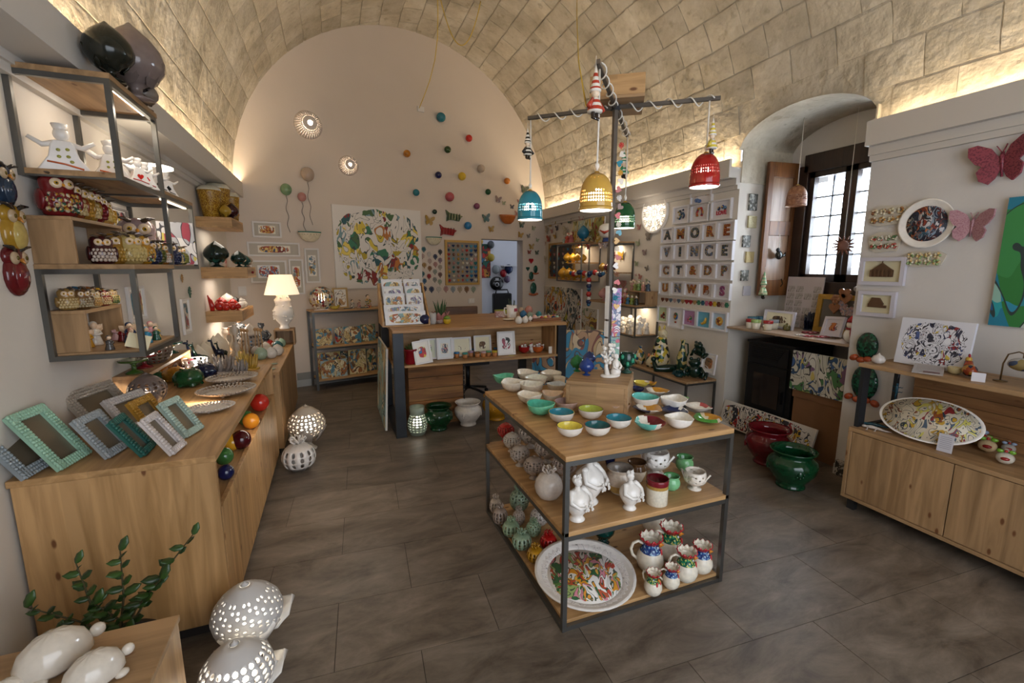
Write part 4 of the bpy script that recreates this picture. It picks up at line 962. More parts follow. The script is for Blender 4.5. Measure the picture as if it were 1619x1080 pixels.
# white pierced figure group
px,py=q(808,198); p=oz(px,py,PT); t=thing('white_sculpture','white ceramic group of a tree and seated figure on the plinth','figurine',T(p.x,p.y,PT)); H=psz(p,150/3.598)
ob('base',MB().lathe([(.06,0),(.062,.006),(.055,.012),(.001,.013)],20,0,Sc(1,.7,1)),WHG,t)
m=MB(); rr=random.Random(5); m.tube([(-.02,0,.01),(-.03,0,.06),(-.025,0,.10)],[.016,.011,.009],7)
for i in range(6): a=i*1.05; m.tube([(-.025,0,.07+.008*i),(-.025+.04*math.cos(a),.02*math.sin(a),.105+.01*i)],.005,5)
ob('trunk',m,WHG,t); m=MB()
for i in range(34): a=rr.uniform(0,6.28); r_=rr.uniform(.01,.05); m.ell((-.022+r_*math.cos(a),r_*.6*math.sin(a),.085+rr.uniform(0,.105)),(.011,.009,.011),6,4)
ob('foliage',m,WHG,t); ob('seated_figure',MB().lathe([(.028,.012),(.03,.03),(.02,.06),(.022,.08),(.01,.1)],12,0,T(.03,-.01,0)).ell((.03,-.012,.115),(.014,.015,.017),8,6).tube([(.012,-.01,.085),(.0,-.035,.06),(.02,-.045,.05)],.007,5).tube([(.048,-.01,.085),(.05,-.035,.06),(.03,-.045,.05)],.007,5),WHG,t)
# green goblet jar
px,py=q(900,176); p=oz(px,py,PT); dg=glaze('123f33',.1,.5); t=thing('footed_cup','dark green mottled footed cup at the right of the plinth','cup',T(p.x,p.y,PT))
ob('cup',MB().lathe([(.032,0),(.034,.006),(.012,.018),(.012,.03),(.03,.04),(.045,.06),(.046,.10),(.04,.115),(.042,.12),(.036,.118),(.038,.09),(.02,.05),(.001,.045)],24),dg,t); m=MB()
for i in range(9): m.ell((.045*math.cos(i*.7),.045*math.sin(i*.7),.06+.02*(i%3)),(.012,.012,.016),6,4)
ob('relief_leaves',m,glaze('2e8f6e'),t)
# middle shelf ---------------------------------------------------------------
MZ=.496; q2=crop(760,640,5.4); grp='openwork pumi on the middle shelf'
for (x,by,hh,c,l,st) in ((215,320,165,'c0302a','red openwork pumo at the far left of the middle shelf',2),
  (268,410,175,'d2c8bb','pale grey openwork pumo with a flower rosette, next to the red one',2),(335,530,190,'b9aca0','taupe openwork pumo in the middle of the left row',0),
  (455,640,205,'a6968a','darkest taupe openwork pumo nearest the knotted vase',0),(425,375,235,'ddd4ca','large pale openwork pumo at the back of the left group',2),(560,500,230,'c8bcb0','large beige openwork pumo half behind the knotted vase',2),(715,640,240,'bfb0a6','beige openwork pumo beside the front post',2)):
    px,py=q2(x,by-14); p=oz(px,py,MZ); pierced_pumo((p.x,p.y,MZ),psz(p,hh/5.4),glaze(c,.15,.12),l,0,grp,rnd.random()*6,style=st,sx=1.08,rows=9,seg=18)
px,py=q2(580,795); p=oz(px,py,MZ); bundle((p.x,p.y,MZ),psz(p,245/5.4),glaze('cbbfb3',.12,.08),'round beige vase closed with a big clay knot',None,9,name='knotted_vase',rot=2)
q3=crop(880,690,6.476)
px,py=q3(230,870); p=oz(px,py,MZ); headvase((p.x,p.y+.02,MZ),psz(p,520/6.476)*1.0,.3,WHG,'white bust vase with flower bunch in the front corner of the shelf','white bust vases')
px,py=q3(350,690); p=oz(px,py,MZ); headvase((p.x,p.y+.02,MZ),.30,.5,WHG,'largest white bust vase, standing behind the front corner one','white bust vases')
px,py=q3(758,745); p=oz(px,py,MZ); headvase((p.x,p.y+.01,MZ),psz(p,440/6.476),.2,WHG,'small white bust vase beside the maroon rimmed jar','white bust vases')
def jar(x,by,w,h,cols,label,prof,names='ceramic_jar',cat='jar',q=q3,z=MZ,s=6.476,lift=.12):
    px,py=q(x,by-w*lift); p=oz(px,py,z); W=psz(p,w/s); me=MB().lathe(prof,32).mesh(names,4)
    return ob(names,me,[glaze(c) if isinstance(c,str) else c for c in cols],None,T(p.x,p.y,z)@Sc(W,W,W*h),label,cat)
jar(1022,705,225,1,['e8e0cc','b8924a','7a1c26','5a1018'],'straight cream jar with a maroon rim and gold band',[(.46,0),(.48,.02),(.48,.78,1),(.48,.93,2),(.5,.97,2),(.5,1.12,2),(.49,1.2,2),(.45,1.2,3),(.44,.6,3),(.001,.3,3)])
gj=[(.24,0),(.28,.03),(.44,.2),(.49,.42),(.45,.6),(.38,.68),(.37,.74),(.46,.84),(.45,.86,1),(.36,.74,1),(.35,.6,1),(.001,.3,1)]
jar(1170,562,180,.98,['7fc08a','5a9c62'],'light green pot in front of the white footed bowl',gj); jar(1305,370,180,1,['7ab87c','4f8f56'],'light green pot behind the cream openwork cup',gj)
jar(640,612,290,.98,['d8c8b4','c9a866','8f8478'],'wide beige pot with an ochre lower band',[(.22,0),(.27,.03),(.36,.14,1),(.44,.3,1),(.48,.42),(.49,.55),(.45,.72),(.37,.82),(.37,.88),(.46,.97),(.45,.99,2),(.35,.86,2),(.34,.7,2),(.001,.3,2)])
jar(815,480,200,1.1,['d0bfa8','5c4026','4a3320'],'brown rimmed pot behind the beige one',[(.22,0),(.3,.05),(.46,.4),(.48,.6,1),(.4,.8,1),(.38,.85,1),(.48,.95,1),(.46,.97,2),(.36,.85,2),(.001,.4,2)])
jar(545,330,110,3.2,['1b2450','1b2450'],'tall navy vase behind the white bust vases',[(.3,0),(.45,.2),(.5,.5),(.4,.8),(.3,.9),(.32,1),(.001,.9)])
def footed(x,by,w,mat,label,rows=3):
    px,py=q3(x,by); p=oz(px,py,MZ); W=psz(p,w/6.476); t=thing('openwork_bowl',label,'bowl',T(p.x,p.y,MZ)@Sc(W),'white openwork footed bowls')
    ob('foot',MB().lathe([(.22,0),(.23,.02),(.1,.05),(.07,.12),(.12,.16)],20),mat,t)
    rf=lambda z: .38*math.sqrt(max(.02,1-((z-.42)/.30)**2)) if z<.45 else .378-.25*(z-.45)
    solid(ob('openwork_body',pierced(rf,6,18,.14,.66,lambda i,j:(.5,.62) if j in(2,3,4) and (i+j)%2 else None),mat,t),.02)
    m=MB()
    for i in range(4): a=PI/2*i+.6; c,s=math.cos(a),math.sin(a); leaf(m,(.16*c,.16*s,.15),(.50*c,.50*s,.60),.3,-.03,0,(c*.6,s*.6,-.6))
    ob('leaf_collar',m,mat,t)
footed(1010,380,370,WHG,'large white openwork bowl on a foot at the back of the shelf'); footed(1410,535,300,glaze('e9dfd0'),'cream openwork footed bowl at the right end of the shelf')
# lowest shelf -----------------------------------------------------------------
LZ=.041; grp='slotted lanterns on the lowest shelf'
for (x,by,w,hh,c,l,st,k) in ((130,935,110,180,'b8aa9c','taupe slotted lantern at the far left corner of the lowest shelf',4,0),(166,1028,128,200,'a59386','darker taupe slotted lantern in front of the corner one',4,0),
 (330,905,170,240,'8fa58c','tall sage green openwork vase with a flower crown',5,0),(325,1030,110,170,'b3a498','small beige openwork vase between the green ones',5,0),(500,1030,160,190,'c8bfb6','pale pierced egg vase behind the green lanterns',5,0)):
    px,py=q2(x,by-8); p=oz(px,py,LZ); bundle((p.x,p.y,LZ),psz(p,w/5.4),glaze(c,.15,.15),l,grp,st,hh/w*.82,rnd.random()*6)
q4=crop(740,780,3.598)
for (x,by,w,hh,c,l,st) in ((245,250,100,140,'93ab8c','sage green slotted lantern left of its twin, lowest shelf',4),(305,322,112,145,'8fa68a','sage green slotted lantern nearest the shelf edge',4),(372,248,88,130,'93ab8c','sage green pierced lantern with round holes',5),(457,320,98,130,'b01f1c','red slotted lantern behind the big plate',4),(383,395,100,130,'b0801f','mustard slotted lantern touching the big plate',4)):
    px,py=q4(x,by-6); p=oz(px,py,LZ); bundle((p.x,p.y,LZ),psz(p,w/3.598),glaze(c,.15,.15),l,grp,st,hh/w*.72,rnd.random()*6)
# big painted plate leaning
px,py=q4(662,470); p=oz(px,py,LZ+.03); W=psz(p,568/3.598)
art=paint(3,'f0ece6',['c8442a','e09a2a','5a8a3a','d88a9a','e6b84a','2f6a3a','b8502a','9ab06a'],30,'3a4a34',.62,.9,inkw=.07)
# face in plate local xy: swap art axes through its own mapping
pm=T(p.x,p.y,LZ+.016)@Rz(-.35)@Rx(math.radians(4))
t=thing('painted_platter','large round plate painted with prickly pears and blossoms leaning on the lowest shelf','plate',pm)
ob('plate',geo(('plate',0,12),lambda:g_plate(44,0,12),3),[WHG,WHG,WHG],t,Sc(W))
def facedisc(r,hz,mat,t,n=32):
    # a thin painted disc; built in xz so that the artwork runs across it
    return ob('painted_face',MB().lathe([(r,0),(r,.002),(.001,.002)],n,0,Rx(PI/2)),mat,t,T(0,0,hz)@Rx(-PI/2))
facedisc(W*.37,W*.034+.003,art,t); rim=paint(12,'f0ece6',['efe9e4','e8e2dc'],30,'8a8482',.7,3,inkw=.02)
ob('painted_rim',MB().lathe([(W*.372,W*.036+.003),(W*.48,W*.083+.003),(W*.482,W*.08+.0025),(W*.374,W*.033)],40,caps=False),rim,t)
q5=crop(1000,820,7.714)
fbl=mottle(['1d3a7a','27508f','8fb0c8','1d2f66'],26,.15,0); fgr=mottle(['1c6a4a','2e8a5e','c8cc6a','0f4a3a'],26,.15,0)
for (x,by,h,f,rot,l) in ((205,640,480,fbl,1.15,'large blue necked rooster jug at the left of the group'),(450,505,470,fgr,1.2,'large green necked rooster jug behind the small ones'),(640,760,420,fgr,1.15,'medium green rooster jug in the middle of the group'),(830,660,390,fbl,1.1,'medium blue rooster jug at the right end'),(465,855,305,fbl,1.1,'small blue rooster jug near the front edge'),(245,935,320,fgr,.25,'small green rooster jug facing forward at the front'),(250,170,430,fgr,1.2,'pale green rooster jug half hidden under the middle shelf')):
    px,py=q5(x,by-22); p=oz(px,py,LZ); rooster((p.x,p.y,LZ),psz(p,h/7.714)*1.03,rot,f,l)
px,py=q4(770,278); p=oz(px,py,LZ); pumo((p.x,p.y,LZ),.17,glaze('0d3a34'),mottle(['0d3a34','1d7a6a'],30),'dark green pumo on the lowest shelf behind the painted plate',None,1)
# bell lamps -------------------------------------------------------------------
for k,key,rz,w,h,c,l,st in ((0,'red',2.067,.150,.165,'a8201c','red pierced bell lamp hanging from the right arm',3),(1,'teal',1.93,.15,.165,'2c8aa0','turquoise pierced bell lamp hanging from the left arm',0),(2,'yellow',1.903,.148,.158,'cda24a','mustard yellow bell lamp with lace pattern on the near arm',1),(3,'green',1.91,.142,.165,'1d5a34','dark green bell lamp hanging from the far arm',2)):
    ex,ey={'red':(1.85,1.934+.02),'teal':(1.121,2.571),'yellow':(1.122,1.833),'green':(1.85,2.655)}[key]
    t=bell_lamp((ex,ey),rz,w,h,glaze(c,.1,.1),key,l,True,st)
    top=PZ-.012-rz
    ob('cord',MB().tube([(0,0,h+.005),(.003,.002,(h+top)/2),(0,0,top)],.0045,6).ell((0,0,h+.03),(.011,.011,.016),8,5),cordm,t)
    # striped elf or flower charm tied to the cord
def elf(x,y,z,h,c1,c2,label):
    t=thing('hanging_elf',label,'ornament',T(x,y,z)@Rz(.4)@Sc(h)); a,b=glaze(c1),glaze(c2)
    me=geo('elfhat',lambda:MB().lathe([(.11,.52,0),(.115,.56,1),(.10,.60,0),(.085,.66,1),(.07,.72,0),(.055,.79,1),(.04,.86,0),(.015,1.0,0)],12),2); ob('hat',me,[a,b],t)
    ob('head',geo('elfhead',lambda:MB().ell((0,0,.5),(.085,.085,.09),10,6)),glaze('e6cdb0'),t)
    me=geo('elfbody',lambda:MB().lathe([(.15,.14,0),(.155,.17,1),(.14,.24,0),(.12,.30,1),(.10,.36,0),(.06,.42,0)],12).tube([(-.08,0,.38),(-.18,-.02,.27),(-.24,-.03,.2)],[.04,.05,.055],6,1).tube([(.08,0,.38),(.18,-.02,.27),(.24,-.03,.2)],[.04,.05,.055],6,1),2); ob('coat',me,[a,b],t)
    ob('boots',geo('elfboots',lambda:MB().tube([(-.06,0,.15),(-.06,0,.04),(-.06,-.05,.02)],.04,6).tube([(.06,0,.15),(.06,0,.04),(.06,-.05,.02)],.04,6)),glaze('33261c'),t)
    ob('string',MB().tube([(0,0,.98),(0,0,1.18)],.006,4),cordm,t)
p=oy(836,253,2.56); elf(p.x-.012,2.55,p.z,.17,'e8e2d4','2a2522','black and white striped elf hanging above the turquoise bell')
p=oy(940,190,1.80); elf(p.x,1.80,p.z,.215,'e9e2d6','b8402e','red and white striped elf hanging at the near arm end')
p=oy(1122,243,1.90); elf(p.x+.01,1.90,p.z,.17,'e9e2d6','d8c34a','white and yellow elf hanging above the red bell')
p=oy(989,282,2.68); elf(p.x-.012,2.69,p.z,.19,'e9e2d6','2e8a5e','green striped elf hanging above the dark green bell')
# postcards clipped to the pole
q6=crop(850,320,3.6); cols=['7a8aa8','c86a7a','8ab0a0','b08ac0','d8b86a','5a7a9a']
cl=[]
for k,(x0,y0,x1,y1) in enumerate(((360,478,378,670),(342,682,364,772),(338,782,358,880),(392,492,420,680),(378,678,410,772),(372,775,404,880))):
    side=k<3; cx=(x0+x1)/2; px,py=q6(cx,(y0+y1)/2); p=oy(px,py,pc.y-.05); hh=psz(p,(y1-y0)/3.6)
    M=T(pc.x+(-.022 if side else .03),pc.y-.022,p.z)@Rz(math.radians(-75 if side else -8))
    o=ob('postcard',MB().box(-.018 if side else -.02,.012 if side else .035,-.0022,-.0007,-hh/2,hh/2),plain('e9e6e2',.5) if side else paint(40+k,'e9e4e6',[cols[k],cols[(k+2)%6],cols[(k+3)%6]],40,'6a5a7a',.8,1.2),None,M,None,'postcard','postcards clipped to the lamp pole'); cl.append((o,'plain backed white postcard' if side else 'patterned postcard',p))
autolabel(cl,'on the pole')
# charms strung down the pole
p0=Vector((pc.x+.026,pc.y-.022,0)); cl=[]
for k in range(26):
    z=2.30-.046*k; 
    if z<1.42: break
    c=['c8342e','e9e2d6','2c8aa0','d8a33a','e9e2d6','b8402e','e9e6e2','7a4a2a'][k%8]; nm={'c8342e':'red','e9e2d6':'cream','2c8aa0':'turquoise','d8a33a':'mustard','b8402e':'rust red','e9e6e2':'white','7a4a2a':'brown'}[c]
    pp=(p0.x+.008*math.sin(k*2.1),p0.y-.006,z); o=ob('pole_charm',geo('heart',g_heart) if k%3 else geo('tree',g_tree),glaze(c),None,wallM(pp,(-.5,-1,0),roll=k)@Sc(.036),None,'ornament','small charms strung along the lamp pole'); cl.append((o,f'small {nm} ceramic charm',Vector(pp)))
autolabel(cl,'on the lamp pole')
# ================================================================ BACK WALL
A=crop(590,150,4.32); B=crop(380,150,4.32); Cc=crop(590,370,4.32); D=crop(380,370,4.32)
BNo=Vector((.25,-1,0)).normalized()
def onb(p_,off=.0): return p_+BNo*off
def grp_add(lst,o,d,p): lst.append((o,d,p))
L_=[]
for x,y,r,c,n in ((452,160,31,'1f7080','petrol blue'),(645,301,23,'c4281f','red'),(500,378,23,'2f4a26','moss green'),(223,405,24,'b8741f','amber'),(726,507,26,'b5a596','beige'),(437,551,23,'1b1d4a','navy'),(596,560,27,'d8b52e','yellow'),(905,591,21,'cf7a22','orange'),(286,670,23,'1f7080','teal'),(776,665,20,'1f4a2e','bottle green'),(511,700,31,'b5555c','coral pink'),(699,762,21,'7a3a5c','plum'),(415,800,16,'14332a','small blackish green'),(637,895,26,'2c78ac','sky blue')):
    p=bw(*A(x,y)); R_b=psz(p,r/4.32); M=wallM(p,BNo)
    L_.append((ob('wall_ball',geo('wball',lambda:MB().ell((0,-.82,0),1,20,12)),glaze(c,.1,.08),None,M@Sc(R_b),None,'ball','glazed balls on the back wall'),f'{n} glazed ball',p))
autolabel(L_,'mounted on the white back wall')
# socket and cable
p=bw(*A(322,100)); ob('junction_box',MB().box(-.05,.05,-.03,-.001,-.035,.035),plain('dcd8d2',.5),None,wallM(p,BNo),'small white junction box high on the back wall','box')
pts=[onb(bw(*A(x,y)),.03+.35*k/6) for k,(x,y) in enumerate(((312,95),(335,70),(352,30),(360,-10),(372,-100),(382,-200),(390,-330)))]
top=Vector((1.35,6.2,5.0)); yel=plain('d8b84a',.5)
P_=[]; 
e0=bw(*A(312,95)); c0=(e0.x,e0.y-.03,e0.z)
def vaultpt(px,py): # hit of the pixel ray with the vault
    r=ray(px,py); lo,hi=.5,30.0
    a=None
    for i in range(3000):
        t=i*.004/1; q_=EYE+r*(t/r.length)*1.0*1.0
        t_=.05+i*.004; q_=EYE+r.normalized()*t_
        if math.hypot(q_.x-VX,q_.z-VZ)>VR-.03 and q_.z>VZ: return q_
    return q_
v1=vaultpt(692,2); v2=vaultpt(694,-12); v3=vaultpt(760,2); v4=vaultpt(912,-6)
def catenary(a,b,sag,n=16):
    a=Vector(a);b=Vector(b); return [a.lerp(b,i/n)-Vector((0,0,sag*4*(i/n)*(1-i/n))) for i in range(n+1)]
ob('ceiling_cable',MB().tube([v1+Vector((0,0,.02))]+[v1.lerp(Vector(c0),u)+Vector((.10*math.sin(PI*u),0,-.0)) for u in (.1,.3,.5,.7,.85,.95)]+[Vector(c0)],.006,5),yel,label='yellow cable running from the vault crown to the junction box',cat='cable')
ob('ceiling_cable',MB().tube(catenary(v2,v3,.55),.006,5),yel,label='yellow cable looped loosely under the vault',cat='cable')
e=Vector((pc.x-.13,pc.y+.09,PZ+.02)); ob('ceiling_cable',MB().tube([v4+Vector((0,0,.03)),v4.lerp(e,.35)+Vector((-.02,0,0)),v4.lerp(e,.75)+Vector((-.03,0,0)),e],.0045,5),yel,label='yellow cable dropping from the vault to the lamp cross',cat='cable')
# butterflies on the back wall
bcol={'mustard':'b8903a','teal':'1f6a72','mauve':'8f7478','sage green':'9aa888','navy':'232c50','pink':'b87a78','dark green':'1c443c','grey':'77706c','red':'a82a28','maroon':'551a22','beige':'b5a58e','light pink':'c79a96','brown':'7a5a34','cream':'cfc3a8'}
BF=[]
for x,y,r,c in ((380,860,38,'mustard'),(767,843,34,'teal'),(803,918,25,'mustard'),(850,715,26,'mauve'),(889,740,16,'sage green'),(945,765,18,'navy'),(990,725,14,'pink'),(1030,650,33,'dark green'),(1010,890,24,'dark green'),(1092,912,18,'sage green'),(1002,958,24,'mustard'),(1058,965,17,'grey'),(1118,993,16,'sage green'),(1077,1038,24,'mustard'),(978,812,22,'pink'),(1063,1075,17,'red'),(1115,1078,18,'dark green')):
    p=bw(*A(x,y)); o=butterfly(p,BNo,psz(p,2*r/4.32),mottle([bcol[c],bcol[c],'8a7a60'],60,.25,.3),rnd.uniform(-.3,.3),'butterflies on the back wall'); BF.append((o,f'{c} ceramic butterfly',p))
autolabel(BF,'on the back wall')
# bow shaped wall pockets
for (x,y,w,h,c,l) in ((550,830,128,70,'22442a','dark green bow shaped ceramic wall pocket above the red one'),(510,928,128,62,'8e1a1c','dark red bow shaped ceramic wall pocket')):
    p=bw(*A(x,y)); s=psz(p,w/4.32); poly=[(-.5,.30),(-.30,.16),(0,.12),(.30,.08),(.5,.02),(.36,-.10),(.28,-.26),(.0,-.22),(-.30,-.20),(-.46,-.28),(-.42,0)]
    t=thing('wall_pocket',l,'wall pocket',wallM(p,BNo)@Sc(s)); ob('pocket_body',MB().prism(poly,.10,0,Matrix(((1,0,0,0),(0,0,-1,0),(0,1,0,0),(0,0,0,1)))),glaze(c),t)
    m=MB(); 
    for k in range(5): m.tube([(-.4+.17*k,-.10,-.2),(-.38+.17*k,-.13,0),(-.36+.17*k,-.10,.14)],.022,5)
    ob('pleats',m,glaze(c),t)
# half bowls on the wall
for f_,x,y,w,cb,ct,l in ((A,405,1000,118,'d8cdb0','2a7468','cream half bowl with a teal rim above the tree rosettes'),(A,902,855,130,'b0622c','b0622c','orange half bowl mounted near the doorway'),(B,468,972,150,'d8cdb0','2a7468','cream half bowl with a teal rim above the framed pictures')):
    p=bw(*f_(x,y)); s=psz(p,w/4.32); t=thing('wall_bowl',l,'wall bowl',wallM(p,BNo)@T(0,-.001,-.22*s)@Sc(s))
    me=geo('halfb',lambda:MB().lathe([(.12,0,0),(.20,.02,0),(.36,.14,0),(.46,.32,0),(.49,.40,1),(.50,.45,1),(.46,.45,1),(.42,.33,1),(.3,.15,1),(.001,.05,1)],30,0,Sc(1,.45,1)@T(0,-.5,0)),2)
    ob('bowl',me,[glaze(cb),glaze(ct)],t); m=MB()
    for k in range(9): a=-PI/2+(k-4)*.3; m.ell((.45*math.cos(a),.45*(-.5+.455*math.sin(a)),.32),(.018,.01,.014),6,4)
    ob('dotted_band',m,glaze('5a3a2a'),t)
# pierced dome lamps
for x,y,w,l in ((462,207,182,'large pierced white dome lamp glowing high on the back wall'),(737,484,132,'smaller pierced white dome lamp lower on the back wall')):
    p=bw(*B(x,y)); s=psz(p,w/4.32); t=thing('dome_lamp',l,'lamp',wallM(p,BNo)@Rx(PI/2)@Sc(s))
    rf=lambda z: .5*math.sqrt(max(.0004,1-(z/.42)**2))
    solid(ob('pierced_dome',pierced(rf,11,34,0,.412,lambda i,j:(.5,.5) if j<10 else None),plain('d0c4ba',.5),t),.02)
    ob('finial',MB().ell((0,0,.42),(.03,.03,.02),8,5),plain('c4b8ae',.4),t); ob('bulb',MB().ell((0,0,.14),.12,10,7),emit('fff0da',30),t)
    q_=onb(p,.14*s); point('dome_glow',q_,2.5,NEUT,.02)
# ceramic balloons on strings
for x,y,r,c,n,x2,y2 in ((307,650,36,'7a9a72','sage green',327,940),(452,548,43,'b3a090','beige',465,888),(416,700,28,'b88078','pink',425,930)):
    p=bw(*B(x,y)); s=psz(p,r/4.32); t=thing('wall_balloon',f'{n} ceramic balloon with a wavy string on the back wall','ornament',wallM(p,BNo),'ceramic balloons on the back wall')
    ob('balloon',MB().ell((0,-s*.8,0),(s,s*.8,s*1.08),18,12).lathe([(.12*s,0),(.05*s,.1*s)],8,0,T(0,-s*.6,-s*1.2)),glaze(c,.1,.1),t)
    e=bw(*B(x2,y2)); L0=(p-e).length; dx=(x2-x)/abs(x2-x)*abs((e-p).x)*1.03
    ob('string',MB().tube([(dx*u+.012*math.sin(u*14),-.012,-s*1.15-(L0-s*1.15)*u) for u in [i/24 for i in range(25)]],.0035,4),plain('5a5048',.7),t)
# the big canvas
p0=bw(523,323); p1=bw(663,333); pb=bw(521,448)
w=(p1-p0).length; h=1.16; cpt=(p0+p1)/2; cpt.z=p0.z-h/2
canvas(wallM(cpt+BNo*.002,BNo),w,h,paint(7,'e2ddd6',['b9a22a','2a5a60','d8c044','3a7a5a','c07838','e2ddd6','7a9aa0','8a2a2a','e8d060','e2ddd6','4a6a40'],12,'3a4a4a',.55,.93,inkw=.035),'large colourful abstract canvas of swirling figures on the back wall',.03)
# framed pictures left of it
wf=plain('d8d4d0',.45); gm=plain('b9b2a4',.7)
def bpic(f_,x0,y0,x1,y1,art,label,fw=.02,group='framed pictures on the back wall',mg=.34):
    a=bw(*f_(x0,y0)); b=bw(*f_(x1,y1)); c=(a+b)/2; w=math.hypot(b.x-a.x,b.y-a.y); h=a.z-b.z
    return picture(wallM(c+BNo*.001,BNo),w,h,fw,wf,art,label,gm,.025,group=group,margin=mg)
po=['b8642a','d09a3a','7a2a22','3a4a6a','e0c070','a84a2a']
bpic(B,75,862,282,978,paint(21,'e6dfcf',po,26,'4a2a20',.7,.9),'small framed picture of an ochre frieze, highest of the frames')
bpic(D,42,52,408,155,paint(22,'e6dfcf',po,30,'4a2a20',.7,.9),'wide low framed picture of an ochre row of figures')
bpic(D,60,180,322,330,paint(23,'dfe0e0',['5a7aa0','c8a04a','a84a3a','7a9ab8','e0e0e0'],30,'33415a',.7,.9),'framed blue toned townscape behind the table lamp')
bpic(D,325,172,442,410,paint(24,'e6e0d4',['c05a2a','d88a3a','8a9a9a','d8b85a','b0442a'],28,'5a3a30',.7,.9),'upright framed picture with orange figures beside the table lamp')
bpic(D,432,97,548,332,paint(25,'e6e0d4',['b04a2a','6a8a9a','c8a04a','9a6a4a','8aa0a8'],28,'4a4a50',.7,.9),'upright framed picture of a tall townscape nearest the canvas')
# grille, thermostat, switches
p=bw(*D(455,975)); ob('vent_grille',MB().box(-.13,.13,-.012,-.016+.0,-.05,.05),plain('8a8a84',.5),None,wallM(p,BNo)@T(0,-.01,.02),'grey vent grille in the skirting left of the steel shelf','vent')
p=bw(*D(475,590)); ob('wall_switch',MB().box(-.02,.02,-.02,-.001,-.03,.03),plain('cfcac2',.4),None,wallM(p,BNo),'small white wall switch left of the steel shelf','switch')
p=bw(*D(14,390)); ob('wall_socket',MB().box(-.045,.045,-.012,-.001,-.06,.06),plain('cfcac2',.4),None,wallM(p,BNo),'white wall socket behind the striped ladies','socket')
p=bw(*Cc(670,456)); t=thing('light_switch','white double light switch on the wall above the desk','switch',wallM(p,BNo)); ob('plate',MB().box(-.06,.06,-.01,-.001,-.04,.04),plain('dedad4',.4),t)
for s in (-1,1): ob('rocker',MB().box(s*.022-.018,s*.022+.018,-.014,-.010,-.022,.022),plain('e8e4de',.3),t)
# tree rosettes
TR=[]
tc_={'teal':'2a6a72','white':'c9c2b8','black':'262a30','pink beige':'b59a8e','navy':'28385a','pale pink':'bda59c','mauve':'87707a','ochre':'a8834a','rose':'b5847c','brown':'8a6238','beige':'a89a88','grey green':'8f958a','dark rose':'7a5a52','red':'a3282c','blue':'35688a','grey':'8c8880','sage':'93a08a','slate blue':'8a979c','tan':'a8967a'}
for x,y,c in ((345,107,'teal'),(382,140,'white'),(457,125,'black'),(336,153,'pink beige'),(424,157,'navy'),(386,187,'pale pink'),(457,182,'mauve'),(349,215,'ochre'),(425,210,'rose'),(386,237,'brown'),(457,229,'beige'),(422,260,'grey green'),(337,275,'teal'),(457,280,'dark rose'),(381,291,'red'),(351,323,'blue'),(421,314,'grey'),(455,328,'sage'),(349,378,'navy'),(398,380,'navy'),(449,380,'white'),(497,378,'rose'),(545,380,'slate blue'),(592,380,'tan'),(638,380,'brown'),(684,380,'sage')):
    p=bw(*Cc(x,y)); big=y>350; o=ob('tree_rosette',geo('tree',g_tree),glaze(tc_[c],.3),None,wallM(p,BNo)@Sc(psz(p,(46 if big else 40)/4.32)),None,'ornament','tree shaped rosettes on the back wall'); TR.append((o,f'{c} tree shaped ceramic rosette',p))
autolabel(TR,'on the back wall')
# gold framed board of little magnets
a=bw(*Cc(485,40)); b=bw(*Cc(722,345)); c=(a+b)/2; w=math.hypot(b.x-a.x,b.y-a.y); h=a.z-b.z
MBd=wallM(c+BNo*.001,BNo); picture(MBd,w,h,.035,plain('c09a55',.4,.1),None,'gold framed display board of small ceramics beside the doorway','8a8278',.03,'display board',name='display_board')
mg=[]; mc=[('white','c9c4bc'),('pink','b8847c'),('ochre','b8893a'),('blue','2f6f9a'),('navy','26345a'),('teal','2a6a6a'),('red','a82a26'),('cream','c8b898'),('brown','6a4436'),('light blue','5a94a8')]
q_=random.Random(11)
for j in range(9):
    for i in range(7):
        u=-w/2+.07+(w-.14)*i/6; v=h/2-.09-(h-.17)*j/8
        n,cx=mc[(i*3+j*2+q_.randrange(3))%10]; k=q_.randrange(3) if i<4 else 1
        if i>=5: n,cx=mc[[3,4,0,1,5,9][(j+i)%6]]
        shape=[('tree',g_tree,'rosette'),('heart',g_heart,'heart'),('mball',lambda:MB().ell((0,-.3,0),(.45,.3,.5),10,6),'balloon')][k]
        s=(.062 if i>4 else .05); P3=MBd@Vector((u,-.012,v)); o=ob('small_'+shape[2],geo(shape[0],shape[1]),glaze(cx),None,MBd@T(u,-.012,v)@Sc(s),None,'magnet','small ceramics on the gold framed board'); mg.append((o,f'tiny {n} {shape[2]}',P3))
autolabel(mg,'on the gold board')
# prickly pears and masks right of the doorway
for x,y,h,l in ((1105,247,62,'upper prickly pear wall ceramic right of the doorway'),(1075,292,66,'middle prickly pear wall ceramic right of the doorway'),(1088,378,92,'largest and lowest prickly pear wall ceramic by the doorway')):
    p=bw(*Cc(x,y)); s=psz(p,h/4.32); t=thing('prickly_pear',l,'wall ceramic',wallM(p,BNo)@Sc(s),'prickly pear ceramics'); ob('pad',MB().ell((0,-.12,.1),(.28,.12,.42),14,9),mottle(['1c443c','2e6a58','14332e'],30),t); m=MB()
    for k in range(5): m.ell((-.32+.16*k,-.14,-.34-.06*math.sin(PI*k/4)),(.11,.09,.09),8,6)
    ob('fruits',m,glaze('b5623a'),t)
p=bw(*Cc(1077,183)); ob('mask_heart',geo('heart',g_heart),glaze('a8242c'),None,wallM(p,BNo)@Sc(psz(p,38/4.32)),'red heart shaped ceramic mask right of the doorway','wall ceramic')
p=bw(*Cc(1055,237)); ob('mask_heart',geo('heart',g_heart),glaze('22443c'),None,wallM(p,BNo)@Sc(psz(p,30/4.32)),'dark green heart ceramic right of the doorway','wall ceramic')
